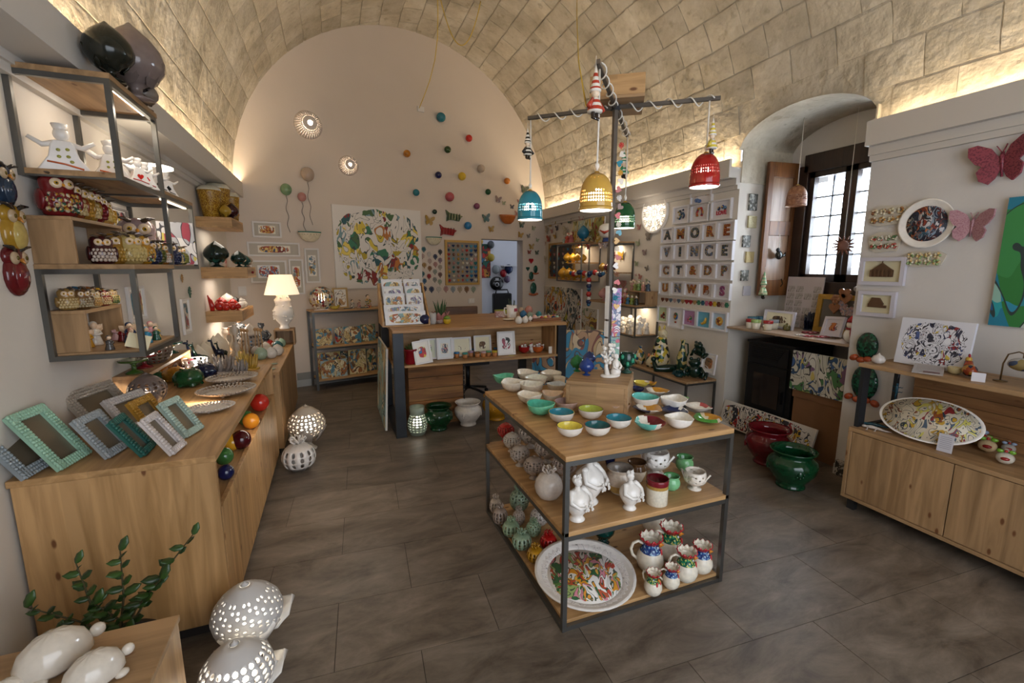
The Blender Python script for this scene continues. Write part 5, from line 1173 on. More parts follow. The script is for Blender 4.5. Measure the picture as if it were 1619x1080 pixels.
# what shows through the doorway
RW=9.28
def rw(f_,x,y,Y=RW): return oy(*f_(x,y),Y)
p=rw(Cc,768,185); hh=psz(p,228/4.32); canvas(T(p.x,RW,p.z),psz(p,66/4.32),hh,paint(31,'8a2a22',['8a2a22','c8382a','2a6a5a','3a7aa0','c88a3a','d8d0c8','1f4a3a'],9,'2a1a1a',.95,1.5),'red and green abstract canvas seen through the doorway')
p=rw(Cc,840,338); R_b=psz(p,47/4.32); t=thing('round_sign','round black sign with white lettering seen through the doorway','sign',T(p.x,RW,p.z)); ob('disc',MB().lathe([(R_b,0),(R_b,.05),(R_b*.96,.06),(.001,.06)],36,0,Rx(PI/2)),plain('0c0c0d',.3),t)
ob('white_emblem',MB().lathe([(R_b*.32,.061),(R_b*.32,.063),(.001,.063)],20,0,T(0,0,-.02)@Rx(PI/2)).box(-R_b*.4,R_b*.4,-.064,-.061,R_b*.42,R_b*.50).box(-R_b*.25,R_b*.25,-.064,-.061,R_b*.5,R_b*.78),plain('b8b8ba',.5),t)
ob('emblem_centre',MB().lathe([(R_b*.2,.0635),(R_b*.2,.065),(.001,.065)],16,0,T(0,0,-.02)@Rx(PI/2)),plain('0c0c0d',.4),t)
L_=[]
for x,y,r,c,n in ((828,160,25,'a8902a','yellow'),(826,70,25,'44484a','dark grey'),(872,243,28,'8f9698','silver'),(948,240,30,'1b2c55','navy blue'),(913,270,24,'a02028','red'),(940,312,22,'6a5a74','mauve'),(757,48,18,'b8902a','amber')):
    p=rw(Cc,x,y,9.0 if n!='silver' else 8.9); s=psz(p,r/4.32); o=ob('wall_balloon',geo('wballoon',lambda:MB().ell((0,0,0),(1,.9,1.1),16,10).lathe([(.14,0),(.05,.12)],8,0,T(0,0,-1.2))),glaze(c,.1,.1),None,T(p.x,RW-s*.9,p.z)@Sc(s),None,'ornament','ceramic balloons in the next room'); L_.append((o,f'{n} ceramic balloon',p))
autolabel(L_,'in the room beyond the doorway')
p=rw(Cc,930,217); ob('wall_shelf',MB().box(-.2,.2,-.18,-.001,-.012,.012),plain('d8dadf',.4),None,T(p.x,RW,p.z),'small white shelf on the wall of the next room','shelf')
p=rw(Cc,880,460,8.9); s=psz(p,130/4.32); t=thing('black_bag','black handbag hanging on a chair in the next room','bag',T(p.x,8.9,0)); z0=p.z-.25
ob('bag_body',MB().box(-s/2,s/2,-.08,.08,z0,z0+.42),plain('0e0e10',.5),t); bevel(t.children[0],.03); ob('handle',MB().tube([(-.14,0,z0+.42),(-.12,0,z0+.49),(.12,0,z0+.49),(.14,0,z0+.42)],.014,6),plain('0e0e10',.5),t)
ob('stand',MB().box(-s/2,s/2,-.2,.2,z0-.04,z0).box(-s/2,-s/2+.03,-.2,-.17,0,z0-.04).box(s/2-.03,s/2,-.2,-.17,0,z0-.04).box(-s/2,-s/2+.03,.17,.2,0,z0-.04).box(s/2-.03,s/2,.17,.2,0,z0-.04),plain('2a2826',.5),t)
# rounded white alcove on the far wall
p=rw(Cc,930,200); pts=[(-.75,-1.6),(.75,-1.6),(.75,.1)]+[(.75*math.cos(a),.1+.75*math.sin(a)) for a in [PI*k/16 for k in range(1,17)]]
ob('trim_5',MB().prism(pts,.03,0,T(p.x+.1,RW+.02,p.z+.15)@Rx(PI/2)),plain('d4d6de',.8),kind='structure')
# rear shelf contents ---------------------------------------------------------
SM=BM
def rs(x,y,off): return opl(*D(x,y),Vector((-.283,6.485,0))+(-BNo)*off,BN)
pal1=['c8b07a','d8c894','a86a3a','5a8aa0','e8dcb8','b08a4a','7a5a3a']
for k,(x0,x1,yb,h,z,off,bg,l) in enumerate(((510,620,660,90,.596,.22,'4a8fb0','small blue canvas with a spired town on the upper bookshelf level'),(511,628,752,115,.596,.10,'5a9ab8','canvas of a busy pale town at the left of the middle level'),(710,935,620,50,.596,.27,'1d2c4a','wide dark blue canvas at the back of the middle level'),
  (645,742,733,112,.596,.18,'9ab0b0','canvas with a curved ship shape on the middle level'),(709,823,735,115,.596,.08,'4a86a0','blue canvas with a round wreath on the middle level'),(824,925,732,115,.596,.14,'6a7a5a','canvas with standing figures at the right of the middle level'),
  (525,690,960,160,.145,.24,'c8b468','yellow canvas with a fish at the back of the lowest level'),(555,730,985,120,.145,.08,'a8c0c0','wide canvas of a pale village at the front of the lowest level'),(747,862,965,168,.145,.12,'d8cc94','tall cream canvas of yellow towers on the lowest level'),(868,930,960,150,.145,.2,'3a6a5a','dark green canvas partly behind the desk'),(690,760,930,150,.145,.27,'2a4a4a','dark teal canvas behind the tall cream one'))):
    a=rs(x0,yb,off); b=rs(x1,yb,off); w=(b-a).length; hh=psz(a,h/4.32); c=(a+b)/2; c.z=z+hh*.485
    canvas(wallM(c,BNo,tilt=-.10),w,hh,paint(50+k,bg,pal1 if k%3 else pal1+['c8342a','2a4a6a'],22,'4a3a30',.8,1.0),l,.012,'small canvases on the steel bookshelf')
# things on top of it
zt=1.081
def rt(x,y,z=zt): return oz(*D(x,y),z)
p=rs(560,492,.14); t=thing('globe_lamp','pierced multicoloured globe lamp glowing on the steel bookshelf','lamp',T(p.x,p.y,zt)); R_b=psz(p,82/4.32); rf=lambda z: R_b*math.sqrt(max(.003,1-((z-R_b*.9)/R_b)**2))
solid(ob('pierced_globe',pierced(rf,14,30,0.01,R_b*1.89,lambda i,j:(.5,.55) if (i+j)%2 else (.35,.35)),mottle(['b8a890','7a5a3a','c8a03a','8a2a2a','2a5a6a','c8c0b0','d8d0c0'],26,.2,0),t),.005); ob('bulb',MB().ell((0,0,R_b),R_b*.35,10,7),emit('fff0da',7),t); point('globe_glow',(p.x,p.y,zt+R_b),4.0,NEUT,.02)
p=rs(685,487,.12); picture(wallM((p.x,p.y,zt+.145),BNo,tilt=-.08),.20,.28,.022,plain('b5935a',.5),paint(63,'e9e2d6',['b0885a','8a9aa0','c8a87a'],14,'5a4a3a',.6,1),'small wooden picture frame next to the globe lamp',margin=.1)
def cfig(x,y,h,c,l,hair=None,cat='figurine',name='ceramic_figure'): 
    p=rs(x,y,.10); figure((p.x,p.y,zt),psz(p,h/4.32),rnd.uniform(-.5,.5),c,'e6cdb0',hair,l,None,False,name,cat)
har=mottle(['1a1a1a','c8342a','e0c040','e9e4da','2a6a5a'],22,.2,0)
cfig(872,478,88,har,'harlequin figurine with coloured lozenges on the bookshelf','2a2a2a'); cfig(765,480,60,mottle(['1a1a1a','e9e4da'],30,.2,0),'small black and white figurine on the bookshelf','1a1a1a'); cfig(812,478,55,mottle(['e9e4da','b8302a','1a1a1a'],30,.2,0),'small white and red figurine on the bookshelf','1a1a1a')
p=rs(645,497,.03); ob('ceramic_bird',MB().ell((0,0,.025),(.05,.03,.025),10,7).ell((.045,0,.045),(.018,.016,.018),8,5).lathe([(.006,0),(.001,.02)],6,0,T(.06,0,.045)@Ry(PI/2)).tube([(-.04,0,.03),(-.08,0,.05)],[.014,.006],5),glaze('b8a23a'),None,T(p.x,p.y,zt),'little yellow ceramic bird lying at the shelf edge','ornament')
for x,y,a,c,l in ((735,497,.2,'2a3a4a','dark pen lying on the bookshelf top'),(850,497,-.1,'2a5a6a','blue pen lying near the harlequin figurine')):
    p=rs(x,y,.03); ob('pen',MB().tube([(-.06,0,.006),(.06,0,.006)],[.006,.004],6),plain(c,.4),None,T(p.x,p.y,zt)@Rz(a+BANG),l,'pen')
p=rs(548,500,.06); ob('notepad',MB().box(-.09,.09,-.04,.04,0,.008),plain('c8b8b0',.6),None,T(p.x,p.y,zt)@Rz(BANG),'thin pinkish card pad lying before the globe lamp','card')
# painting leaning on the side of the desk
c=Vector((.455,4.72,0)); canvas(T(.447,4.98,.43)@Rz(-PI/2)@Rx(-.05),.85,.84,paint(66,'8fb0ac',['c8a86a','d8ccb0','8a6a3a','e0d8c0','5a7a80','b89a5a'],7,'3a4a50',.7,1.2),'tall blue green painting leaning against the side of the sales desk',.02)
# ================================================================ SALES DESK
E_=crop(590,480,4.91); F_=crop(590,370,4.32); DZ=1.061; SZ=.713
def at(f,x,y,z): return oz(*f(x,y),z)
# card rack
p0=at(E_,135,165,DZ); w=.46; d=.40
t=thing('card_rack','stepped pine rack filled with wrapped greeting cards on the desk','rack',T(.43,4.60,DZ))
for x in (0,.455): ob('side_panel',MB().prism([(0,0),(.40,0),(.40,.42),(.34,.42),(.0,.06)],.016,0,Matrix(((0,0,1,0),(1,0,0,0),(0,1,0,0),(0,0,0,1)))),pine_z,t,T(x,0,0))
ob('back_panel',MB().box(.016,.455,.385,.40,0,.42),pine_x,t); ob('base_panel',MB().box(.016,.455,0,.385,0,.012),pine_x,t)
for k in range(4): ob('step',MB().box(.016,.455,.05+.085*k,.062+.085*k,.012,.05+.075*k),pine_x,t)
L_=[]
arts=[paint(70+k,'eceae6',c,34,'7a6a5a',.6,.95) for k,c in enumerate((['c8a05a','8ab0b0','b0603a','e0c890'],['9a8ab0','c8a870','7a9aa8'],['c88a5a','e0cf9a','6a8aa0'],['a8b8c0','c8a890','8a7aa0']))]
for r,(z,y) in enumerate(((.014,4.475),(.075,4.555),(.145,4.64),(.215,4.725),(.285,4.80))):
    cards=((.04,.25),(.27,.44)) if r!=1 else ((.03,.43),)
    if r==0: cards=((.03,.43),)
    for k,(a,b) in enumerate(cards):
        for s in range(2):
            hh=(.13 if r<2 else .17)+.006*s
            o=thing('greeting_card',None,'card',T(.43+(a+b)/2+.004*s,y+.14+.012*s,DZ+z+.002)@Rx(-.22),'wrapped greeting cards in the desk rack'); wd=(b-a)
            ob('card',MB().box(-wd/2,wd/2,0,.006,0,hh),plain('e4e4e6',.25),o); ob('print',MB().box(-wd*.42,wd*.42,-.0015,0,hh*.1,hh*.9),arts[(r+k)%4],o)
            L_.append((o,('front row' if r==0 else ['','second row','third row','fourth row','back row'][r])+(' wide' if len(cards)==1 else (' left' if k==0 else ' right'))+(' rear' if s else '')+' greeting card',Vector((.5+a,y,DZ+z))))
autolabel(L_,'in the pine card rack')
# plates, blue jar, plant etc
for k,(x,y,w,l) in enumerate(((150,152,150,'small cream dish stacked left of the front one by the card rack'),(235,163,120,'small cream dish overlapping the front of the card rack'),(300,150,110,'small cream dish under the blue round jar side'))):
    p=at(E_,x,y,DZ); plate((p.x,p.y-.03+.0*k,DZ+.004*k),psz(p,w/4.91),CR,CR,CR,None,l,'little cream dishes on the desk')
p=at(E_,392,165,DZ); ball('blue_round_jar',(p.x+.01,p.y,DZ),psz(p,98/4.91),glaze('141d44',.08,.1),'dark blue round glazed jar on the desk','jar',None,.85)
p=at(E_,462,158,DZ); s=psz(p,62/4.91); ob('glass_tumbler',MB().lathe([(.38,0),(.42,.03),(.5,1.4),(.47,1.4),(.38,.1),(.001,.08)],20),plain('b8b4ae',.1,0,.8),None,T(p.x,p.y,DZ)@Sc(s),'grey glass tumbler beside the blue round jar','glass')
p=at(E_,525,155,DZ); s=psz(p,95/4.91); t=thing('potted_sansevieria','spiky green plant in a lotus shaped pink and grey ceramic pot','plant',T(p.x+.01,p.y+.04,DZ)@Sc(s)); pm_=mottle(['b5847c','9a9490','c8bdb4'],14,.3)
ob('pot',MB().lathe([(.38,0),(.48,.1),(.5,.5),(.46,.6),(.42,.6),(.42,.5),(.001,.45)],18),pm_,t)
m=MB()
for k in range(9): a=k*.7; leaf(m,(.4*math.cos(a),.4*math.sin(a),.2),(.72*math.cos(a),.72*math.sin(a),.95),.42,0,0,(math.cos(a),math.sin(a),-.4))
ob('petals',m,glaze('a8706a'),t)
for k in range(13):
    a=k*2.4; r_=.05+.022*k; m=MB(); leaf(m,(r_*math.cos(a),r_*math.sin(a),.45),((r_+.35)*math.cos(a),(r_+.35)*math.sin(a),1.5+.55*((k*37)%7)/7),.15,0,0,(math.cos(a),math.sin(a),0)); ob('leaf',m,plain('3a5a30',.5,var=.4,vscale=12),t)
p=at(E_,570,155,DZ); t=thing('yellow_pot','small yellow and green round ceramic jar beside the spiky plant','jar',T(p.x,p.y-.02,DZ)@Sc(psz(p,60/4.91))); ob('jar_body',MB().lathe([(.3,0),(.45,.15),(.5,.45),(.48,.6),(.44,.62),(.001,.62)],20),glaze('c8a82a'),t); ob('jar_lid',MB().lathe([(.45,.62),(.42,.85),(.25,1.0),(.08,1.06),(.001,1.1)],20),glaze('6a8a2a'),t)
# mug, tray of balls
p=at(E_,1075,110,DZ); t=thing('pen_mug','white mug with a red and blue mark holding pens on the desk','mug',T(p.x,p.y,DZ)@Sc(psz(p,82/4.91))); ob('mug_body',MB().lathe([(.42,0),(.45,.03),(.5,1.2),(.46,1.2),(.42,.1),(.001,.08)],22),WHG,t); ob('handle',MB().tube([(-.47,0,.95),(-.72,-.02,.95),(-.76,-.02,.6),(-.66,-.01,.3),(-.44,0,.3)],.06,7),WHG,t)
ob('printed_mark',MB().box(.06,.22,-.505,-.49,.62,.92).box(.24,.40,-.475,-.44,.62,.92),plain('a03040',.4),t)
m=MB()
for k in range(5): m.tube([(.12*math.cos(k*1.3),.12*math.sin(k*1.3),.15),(.3*math.cos(k*1.3),.3*math.sin(k*1.3),1.6+.1*(k%3))],.035,5)
ob('pens',m,plain('3a4a3a',.5),t)
p=at(E_,1050,128,DZ); plate((p.x,p.y,DZ),psz(p,95/4.91),CR,CR,CR,None,'flat cream saucer in front of the pen mug',None,0,12,'saucer')
p=at(E_,985,105,DZ); ob('card_holder',MB().box(-.06,.06,-.03,.03,0,.07),mottle(['c8a8a4','b88a8a','d8ccc4'],60,.5),None,T(p.x,p.y,DZ),'small pinkish box of business cards beside the mug','box')
p=at(E_,1000,72,DZ); ob('sticky_notes',MB().box(-.07,.07,-.04,.04,0,.04),plain('a8b82a',.6),None,T(p.x-.02,p.y,DZ),'lime yellow note block behind the pen mug','note block')
p=at(E_,1140,140,DZ); ob('ceramic_turtle',MB().ell((0,0,.018),(.05,.032,.018),10,6).ell((.05,0,.02),(.014,.012,.012),7,5),mottle(['c8b82a','2a3a2a','c8a83a'],60,.2),None,T(p.x,p.y,DZ),'tiny yellow and black ceramic turtle on the desk','ornament')
a=at(E_,1240,140,DZ); b=at(E_,1460,130,DZ); t=thing('ball_tray','shallow wooden tray of small decorated balls at the desk end','tray',T((a.x+b.x)/2,a.y+.09,DZ)); w=(b.x-a.x); tm=wood('x','9a6238','6e4424',.5)
ob('tray_base',MB().box(-w/2,w/2,-.09,.09,0,.008),tm,t)
for s in (-1,1): ob('tray_side',MB().box(-w/2,w/2,s*.086-.004,s*.086+.004,.008,.034),tm,t); ob('tray_side',MB().box(s*(w/2-.004)-.004,s*(w/2-.004)+.004,-.082,.082,.008,.034),tm,t)
cb=[('white','d8d2ca'),('blue','2a6a96'),('pink','c0857a'),('beige','b8a48e'),('teal','2a7a80'),('navy','23305a'),('red','a82a26'),('grey','8a8a8c'),('mint','8fb8a0'),('yellow','c8a83a')]
L_=[]
for j in range(3):
    for i in range(7):
        x=(a.x+b.x)/2-w/2+.03+(w-.06)*i/6; y=a.y+.04+.05*j; n,c=cb[(i*3+j*4)%10]; o=ball('tray_ball',(x,y,DZ+.009),.042,glaze(c,.2),None,'ball','small balls in the wooden tray'); L_.append((o,f'small {n} ball',Vector((x,y,DZ+.04))))
autolabel(L_,'in the desk tray')
L_=[]
for x,y,r,n,c in ((1155,105,52,'white','dcd6cc'),(1190,60,50,'blue','2a6a96'),(1230,30,54,'pink','c0857a'),(1170,30,44,'beige','b8a48e'),(1240,65,44,'grey green','93a08a'),(1310,60,44,'teal','2a7a80'),(1205,100,46,'ivory','e4dccf'),(1280,85,42,'pale pink','d0aaa0')):
    p=at(E_,x,y+30,DZ+.03); ob('decorated_ball',geo('rib',lambda:MB().lathe([(.2,0),(.3,.03),(.47,.25),(.5,.45),(.43,.7),(.25,.9),(.1,.98),(.001,1.03)],14,0,None,lambda r,z,a,k:(r*(1+.05*math.cos(7*a)),z))),glaze(c,.25),None,T(p.x-.03,p.y+.02,DZ+(.0 if y>90 else .0))@Sc(psz(p,r/4.91)*(1.15)),None,'ball','decorated balls piled beside the tray'); L_.append((C.objects[-1],f'{n} ribbed ball',p))
autolabel(L_,'beside the desk tray')
for x,y in ((1185,135),(1220,138)): 
    p=at(E_,x,y,DZ); pumo((p.x,p.y,DZ),.062,WHG,WHG,'tiny white pumo, '+('left' if x<1200 else 'right')+' of the pair by the desk tray','tiny white pumi')
# chair behind the desk
t=thing('office_chair','dark wooden chair back and black swivel base behind the desk','chair',T(1.55,5.15,0)); dkm=plain('1a1a1c',.4,.3); 
ob('backrest',MB().box(-.22,.22,.62,.65,.86,1.14),wood('x','6a4a30','4a3020',.5),t); bevel(t.children[0],.02); ob('seat',MB().box(-.22,.22,.16,.60,.44,.50),dkm,t); ob('gas_column',MB().tube([(0,.38,.1),(0,.38,.44)],.03,10),dkm,t); ob('back_bar',MB().tube([(0,.6,.47),(0,.68,.6),(0,.66,.9)],.015,6),dkm,t)
for k in range(5):
    a_=k*2*PI/5+.3; ob('leg',MB().tube([(0,.38,.12),(.15*math.cos(a_),.38+.15*math.sin(a_),.10),(.28*math.cos(a_),.38+.28*math.sin(a_),.07)],.018,7),dkm,t); ob('castor',MB().ell((.29*math.cos(a_),.38+.29*math.sin(a_),.03),(.028,.028,.03),8,6),dkm,t)
# shelf of the desk: frames, little pots, egg cups
def dframe(x0,x1,y0,y1,mat,l,off=.07,mount='eee9d8',mg=.42,roll=0):
    a=oy(*E_(x0,y1),4.34+off+.04); b=oy(*E_(x1,y1),4.34+off+.04); w=b.x-a.x; hh=psz(a,(y1-y0)/4.91)
    return picture(T((a.x+b.x)/2,4.34+off+.07,SZ+hh/2+.001)@Rx(-.16)@Ry(roll),w,hh,.018,plain('e2e0dd',.4),mat,l,mount,.02,group='white frames on the desk shelf',margin=mg)
def ptm(k,cols,sc_=30,bg='eee9d8'): return paint(k,bg,cols,sc_,'3a322c',.8,.9)
dframe(318,455,270,455,ptm(80,['3a7ab0','c83a3a','d8b83a','4a9a5a']),'leaning white frame with a parrot of mosaic colours at the left end',-.03,'f2eee6',.4,-.12)
dframe(370,497,245,408,ptm(81,['7a9a3a','a8c86a','4a7a3a'],40),'white frame with a green balloon shape, half behind the parrot frame',.16,'e8ead0')
dframe(497,622,240,407,ptm(82,['8aa0b8','c88a8a','5a6a7a']),'white frame with a little grey elephant',.12,'e6eaea')
dframe(620,765,200,350,ptm(83,['a86a2a','c8a03a','7a3a1a'],24,'f0e8c8'),'white frame with an orange flower on cream',.20,'f0e8c8',.5)
dframe(785,920,192,345,ptm(84,['6a4a2a','c8a03a','a88a5a'],24,'f0e8c8'),'white frame with a little brown figure on cream',.20,'f0e8c8',.5)
dframe(968,1105,185,370,ptm(85,['3a3a3a','b05a6a','2a4a3a'],26,'f2f0ee'),'tall white frame with a black tree drawing',.10,'f2f0ee',.35)
L_=[]
pc_=[('white and pink','c0a0a8'),('teal','2a8a80'),('blue','3a78a8'),('green','5a9a6a'),('yellow','c8b02a'),('red','a82a26'),('mauve','a88aa0'),('brown','8a5a2a'),('orange','c8702a'),('light blue','7aaac0')]
for k,(x,y,c) in enumerate(((650,425,2),(714,430,1),(759,418,6),(808,422,7),(855,420,0),(895,415,3),(944,414,4),(998,402,6),(1026,396,5),(690,405,8),(735,400,1),(780,398,2),(825,396,9),(868,396,3),(910,394,8),(955,392,2),(715,388,9),(760,385,5),(800,383,3),(845,381,0))):
    if k>8: y-=4
    p=oz(*E_(x,y-5),SZ); s=psz(p,43/4.91)*(1 if k<9 else .92); t=thing('small_pot',None,'jar',T(p.x,p.y+(.0),SZ)@Sc(s),'small terracotta pots with coloured lids'); n,c=pc_[c]
    ob('pot_body',geo('spot',lambda:MB().lathe([(.38,0),(.42,.03),(.45,.75),(.001,.75)],16)),glaze('b87a48'),t); ob('lid',geo('slid',lambda:MB().lathe([(.47,.75),(.5,.79),(.5,1.02),(.46,1.06),(.001,1.06)],16)),glaze(c),t); L_.append((t,f'little terracotta pot, {n} lid',p))
autolabel(L_,'on the desk shelf')
for x,y,w,c,l in ((1171,388,92,'9a1c1c','red egg cup bowl on the desk shelf'),(1278,384,88,'c8622a','orange egg cup bowl on the desk shelf')):
    p=oz(*E_(x,y-6),SZ); bowl((p.x,p.y,SZ),psz(p,w/4.91),glaze(c),glaze(c),glaze(c),0,.01,None,0,l,'egg cup bowls',.55)
L_=[]
for x,y in ((1190,330),(1150,345),(1250,330),(1320,330),(1285,340),(1225,345)):
    p=oz(*E_(x,372),SZ); t=thing('hen_eggcup',None,'egg cup',T(p.x,4.56+(.04 if y<335 else 0),SZ)@Sc(.075),'white hen egg cups'); ob('hen',geo('hen',lambda:MB().ell((0,0,.5),(.5,.38,.42),12,8).ell((-.3,-.1,1.0),(.2,.18,.24),9,6).ell((.4,0,.8),(.15,.1,.2),8,5).lathe([(.3,0),(.2,.15)],10)),WHG,t); ob('comb',geo('comb',lambda:MB().ell((-.3,-.1,1.26),(.16,.05,.1),8,5)),glaze('c03a2a'),t); L_.append((t,'white hen egg cup',p+Vector((.001*y,0,0))))
autolabel(L_,'on the desk')
p=oz(*E_(1350,350),SZ); ball('red_apple',(2.1,4.60,SZ),.06,glaze('a81c1c'),'round red ceramic apple at the right end of the desk shelf','ornament')
p=oz(*E_(1382,380),SZ); ob('price_card',MB().box(-.03,.03,-.002,.002,0,.075),plain('e4ded4',.6),None,T(2.19,4.42,SZ),'upright blank price card at the shelf end','card')
p=oz(*E_(1075,405),SZ); ob('price_card',MB().box(-.03,.03,-.015,.015,0,.004),plain('dcd08a',.6),None,T(p.x,p.y,SZ),'little yellow price card lying on the desk shelf','card')
# red planter beside the leg
p=oz(*E_(287,455),SZ); t=thing('red_planter','small succulent in a red cylindrical pot on the desk shelf','plant',T(.665,4.42,SZ)); ob('pot',MB().lathe([(.05,0),(.06,.02),(.063,.13),(.07,.135),(.07,.15),(.06,.15),(.056,.13),(.001,.12)],22),glaze('8e1420'),t)
for k in range(12): m=MB(); a_=k*2.4; leaf(m,(.01*math.cos(a_),.01*math.sin(a_),.125),(.06*math.cos(a_),.05*math.sin(a_),.16+.05*((k*5)%4)/4),.028,.01,0,(0,0,1)); ob('leaf',m,plain('5a6a32',.5,var=.3),t)
p=Vector((.545,4.62,SZ)); picture(T(.55,4.66,SZ+.13)@Rz(-PI/2)@Rx(-.12),.2,.25,.02,plain('b5935a',.5),paint(88,'e6ddc8',['c8a87a','8a9a8a'],14,'5a4a3a',.6,1),'gold wooden frame standing in the side shelf of the desk',margin=.1)
# pots on the floor
for x,y,w,c,l in ((510,992,225,'123f22','dark green glazed cachepot on the floor beside the plank crate'),(738,955,218,'e4dfd8','white glazed cachepot on the floor in front of the desk'),(958,912,228,'c08a1e','yellow glazed cachepot on the floor behind the display table')):
    p=oz(*E_(x,y-18),0); pot((p.x,p.y,0),psz(p,w/4.91),glaze(c,.1,.12),l)
p=oz(*E_(335,1015),0); s=psz(p,150/4.91); t=thing('floor_lantern','glowing pale green lantern jar with lattice openings beside the desk leg','lamp',T(p.x+.015,p.y,0)@Sc(s)); rf=lambda z:(.36+.14*math.sin(PI*min(1,max(0,z/1.1)))) if z<1.1 else .36
lm=plain('9aa898',.3); solid(ob('lattice_body',pierced(rf,8,16,.06,1.12,lambda i,j:(.72,.6) if 0<j else None),lm,t),.03); ob('neck',MB().lathe([(.36,1.12),(.37,1.2),(.38,1.5),(.34,1.5),(.33,1.15)],20,caps=False),lm,t); ob('base',MB().lathe([(.3,0),(.37,.02),(.37,.07),(.001,.07)],20),lm,t); ob('bulb',MB().ell((0,0,.65),(.22,.22,.3),12,8),emit('fff4e4',7),t); point('lantern_glow',(p.x+.015,p.y,.7*s),2.5,(1,.95,.88),.03)
# frog and dark jug under the desk
p=oz(816,592,.0)
t=thing('frog_stool','dark green ceramic frog on a wire stool behind the display table','figurine',T(2.02,4.05,0)); fz=.36; fg=glaze('0d2a20',.08,.3)
ob('stool_seat',MB().lathe([(.17,fz-.02),(.17,fz),(.001,fz)],24),plain('d8d4c8',.4),t)
for k in range(4): a_=k*PI/2+.7; ob('leg',MB().tube([(.13*math.cos(a_),.13*math.sin(a_),fz-.02),(.17*math.cos(a_),.17*math.sin(a_),0)],.006,5),dkm,t)
def frog(t,z,s,mat,M=None):
    M=M or T(0,0,z)@Sc(s)
    ob('frog_body',geo('frogb',lambda:MB().ell((0,0,.32),(.30,.26,.32),14,9)),mat,t,M); ob('frog_head',geo('frogh',lambda:MB().ell((0,-.1,.70),(.27,.22,.18),14,8).ell((-.15,-.12,.87),.085,8,6).ell((.15,-.12,.87),.085,8,6)),mat,t,M)
    ob('front_legs',geo('frogf',lambda:MB().tube([(-.24,-.1,.5),(-.42,-.2,.3),(-.35,-.32,.08)],[.08,.06,.05],7).tube([(.24,-.1,.5),(.42,-.2,.3),(.35,-.32,.08)],[.08,.06,.05],7)),mat,t,M)
    ob('hind_legs',geo('frogl',lambda:MB().tube([(-.2,0,.12),(-.52,-.05,.22),(-.48,-.32,.05)],[.12,.10,.06],7).tube([(.2,0,.12),(.52,-.05,.22),(.48,-.32,.05)],[.12,.10,.06],7)),mat,t,M)
frog(t,fz,.22,fg)
# ================================================================ LEFT COUNTER
H=crop(0,540,3.373); CZ=.851; K3=crop(200,520,4.5)
def fancy_frame(x0,x1,ytop,ybase,c,label,yaw,w=None,h=None,lean=.32,x=None,y=None,ow=.35):
    lean=min(.6,lean+.22); yaw+=.15
    # photo frame with clustered scallops round the border, leaning back on its strut
    t=thing('photo_stand',label,'photo frame',T(x,y,CZ)@Rz(yaw)@Rx(-lean),'ceramic photo frames on the counter'); g=glaze(c,.35,.15); b=w*ow/2
    m=MB(); m.box(-w/2,-w/2+b,-.012,.004,0,h).box(w/2-b,w/2,-.012,.004,0,h).box(-w/2+b,w/2-b,-.012,.004,0,b).box(-w/2+b,w/2-b,-.012,.004,h-b,h); ob('frame',m,g,t)
    m=MB(); q=random.Random(int(w*1000)); st=.0135
    def run(n,f):
        for i in range(n):
            for r_ in range(3):
                u,v=f((i+.5)/n,r_/2); m.ell((u,-.014,v),(st*.62,.008,st*.62),6,3)
    nx=int(w/st); nz=int(h/st)
    run(nx,lambda s,r_:(-w/2+w*s,h-b*.12-b*.75*r_)); run(nx,lambda s,r_:(-w/2+w*s,b*.12+b*.75*r_)); run(nz,lambda s,r_:(-w/2+b*.12+b*.75*r_,h*s)); run(nz,lambda s,r_:(w/2-b*.12-b*.75*r_,h*s))
    ob('scalloped_relief',m,g,t); ob('backing',MB().box(-w/2+b,w/2-b,.0,.004,b,h-b),plain('6e6250',.25,.1,.8),t)
    ob('strut',MB().box(-.02,.02,.004,.010,0,h*.75),plain('4a4038',.6),t,T(0,.0,0)@Rx(.5*0)@T(0,0,0)); return t
ff=[('grey blue speckled ceramic photo frame, nearest the wall edge','8f989c',62,150,.20,.24,.35),('pale mint ceramic photo frame, second from the near left','9ac2a8',0,0,.17,.25,.35),('grey scalloped ceramic photo frame in the middle','9aa0a2',0,0,.15,.185,.35),('dark teal ceramic photo frame seen nearly edge on','1c5a50',0,0,.12,.175,.35),('small off white ceramic photo frame at the front','cfc6c2',0,0,.115,.175,.35),('mustard yellow ceramic photo frame behind the white one','a87a24',0,0,.15,.19,.3),('pale sage ceramic photo frame at the right end of the row','a8bcb0',0,0,.13,.18,.35)]
bases=[(290,690,1.3),(455,655,1.28),(690,600,1.25),(845,598,1.42),(1005,592,1.3),(940,505,1.2),(1090,500,1.15)]
for (l,c,_a,_b,w,h,lean),(bx,by,yaw) in zip(ff,bases):
    p=oz(*H(bx-60,by-10),CZ); fancy_frame(0,0,0,0,c,l,yaw,w*1.08,h*1.08,lean,p.x,p.y)
# big cream and white mirror frames lying behind
for bx,by,w,h,c,l,yaw in ((390,420,.30,.24,'a99c8c','large cream scalloped mirror frame against the wall',1.15),(700,375,.23,.19,'cfc8c4','white scalloped mirror frame behind the grey photo frame',1.05)):
    p=oz(*H(bx,by+90),CZ); fancy_frame(0,0,0,0,c,l,yaw,w,h,.5,-1.06 if bx<500 else -.93,p.y+(.12 if bx<500 else .02),ow=.3)
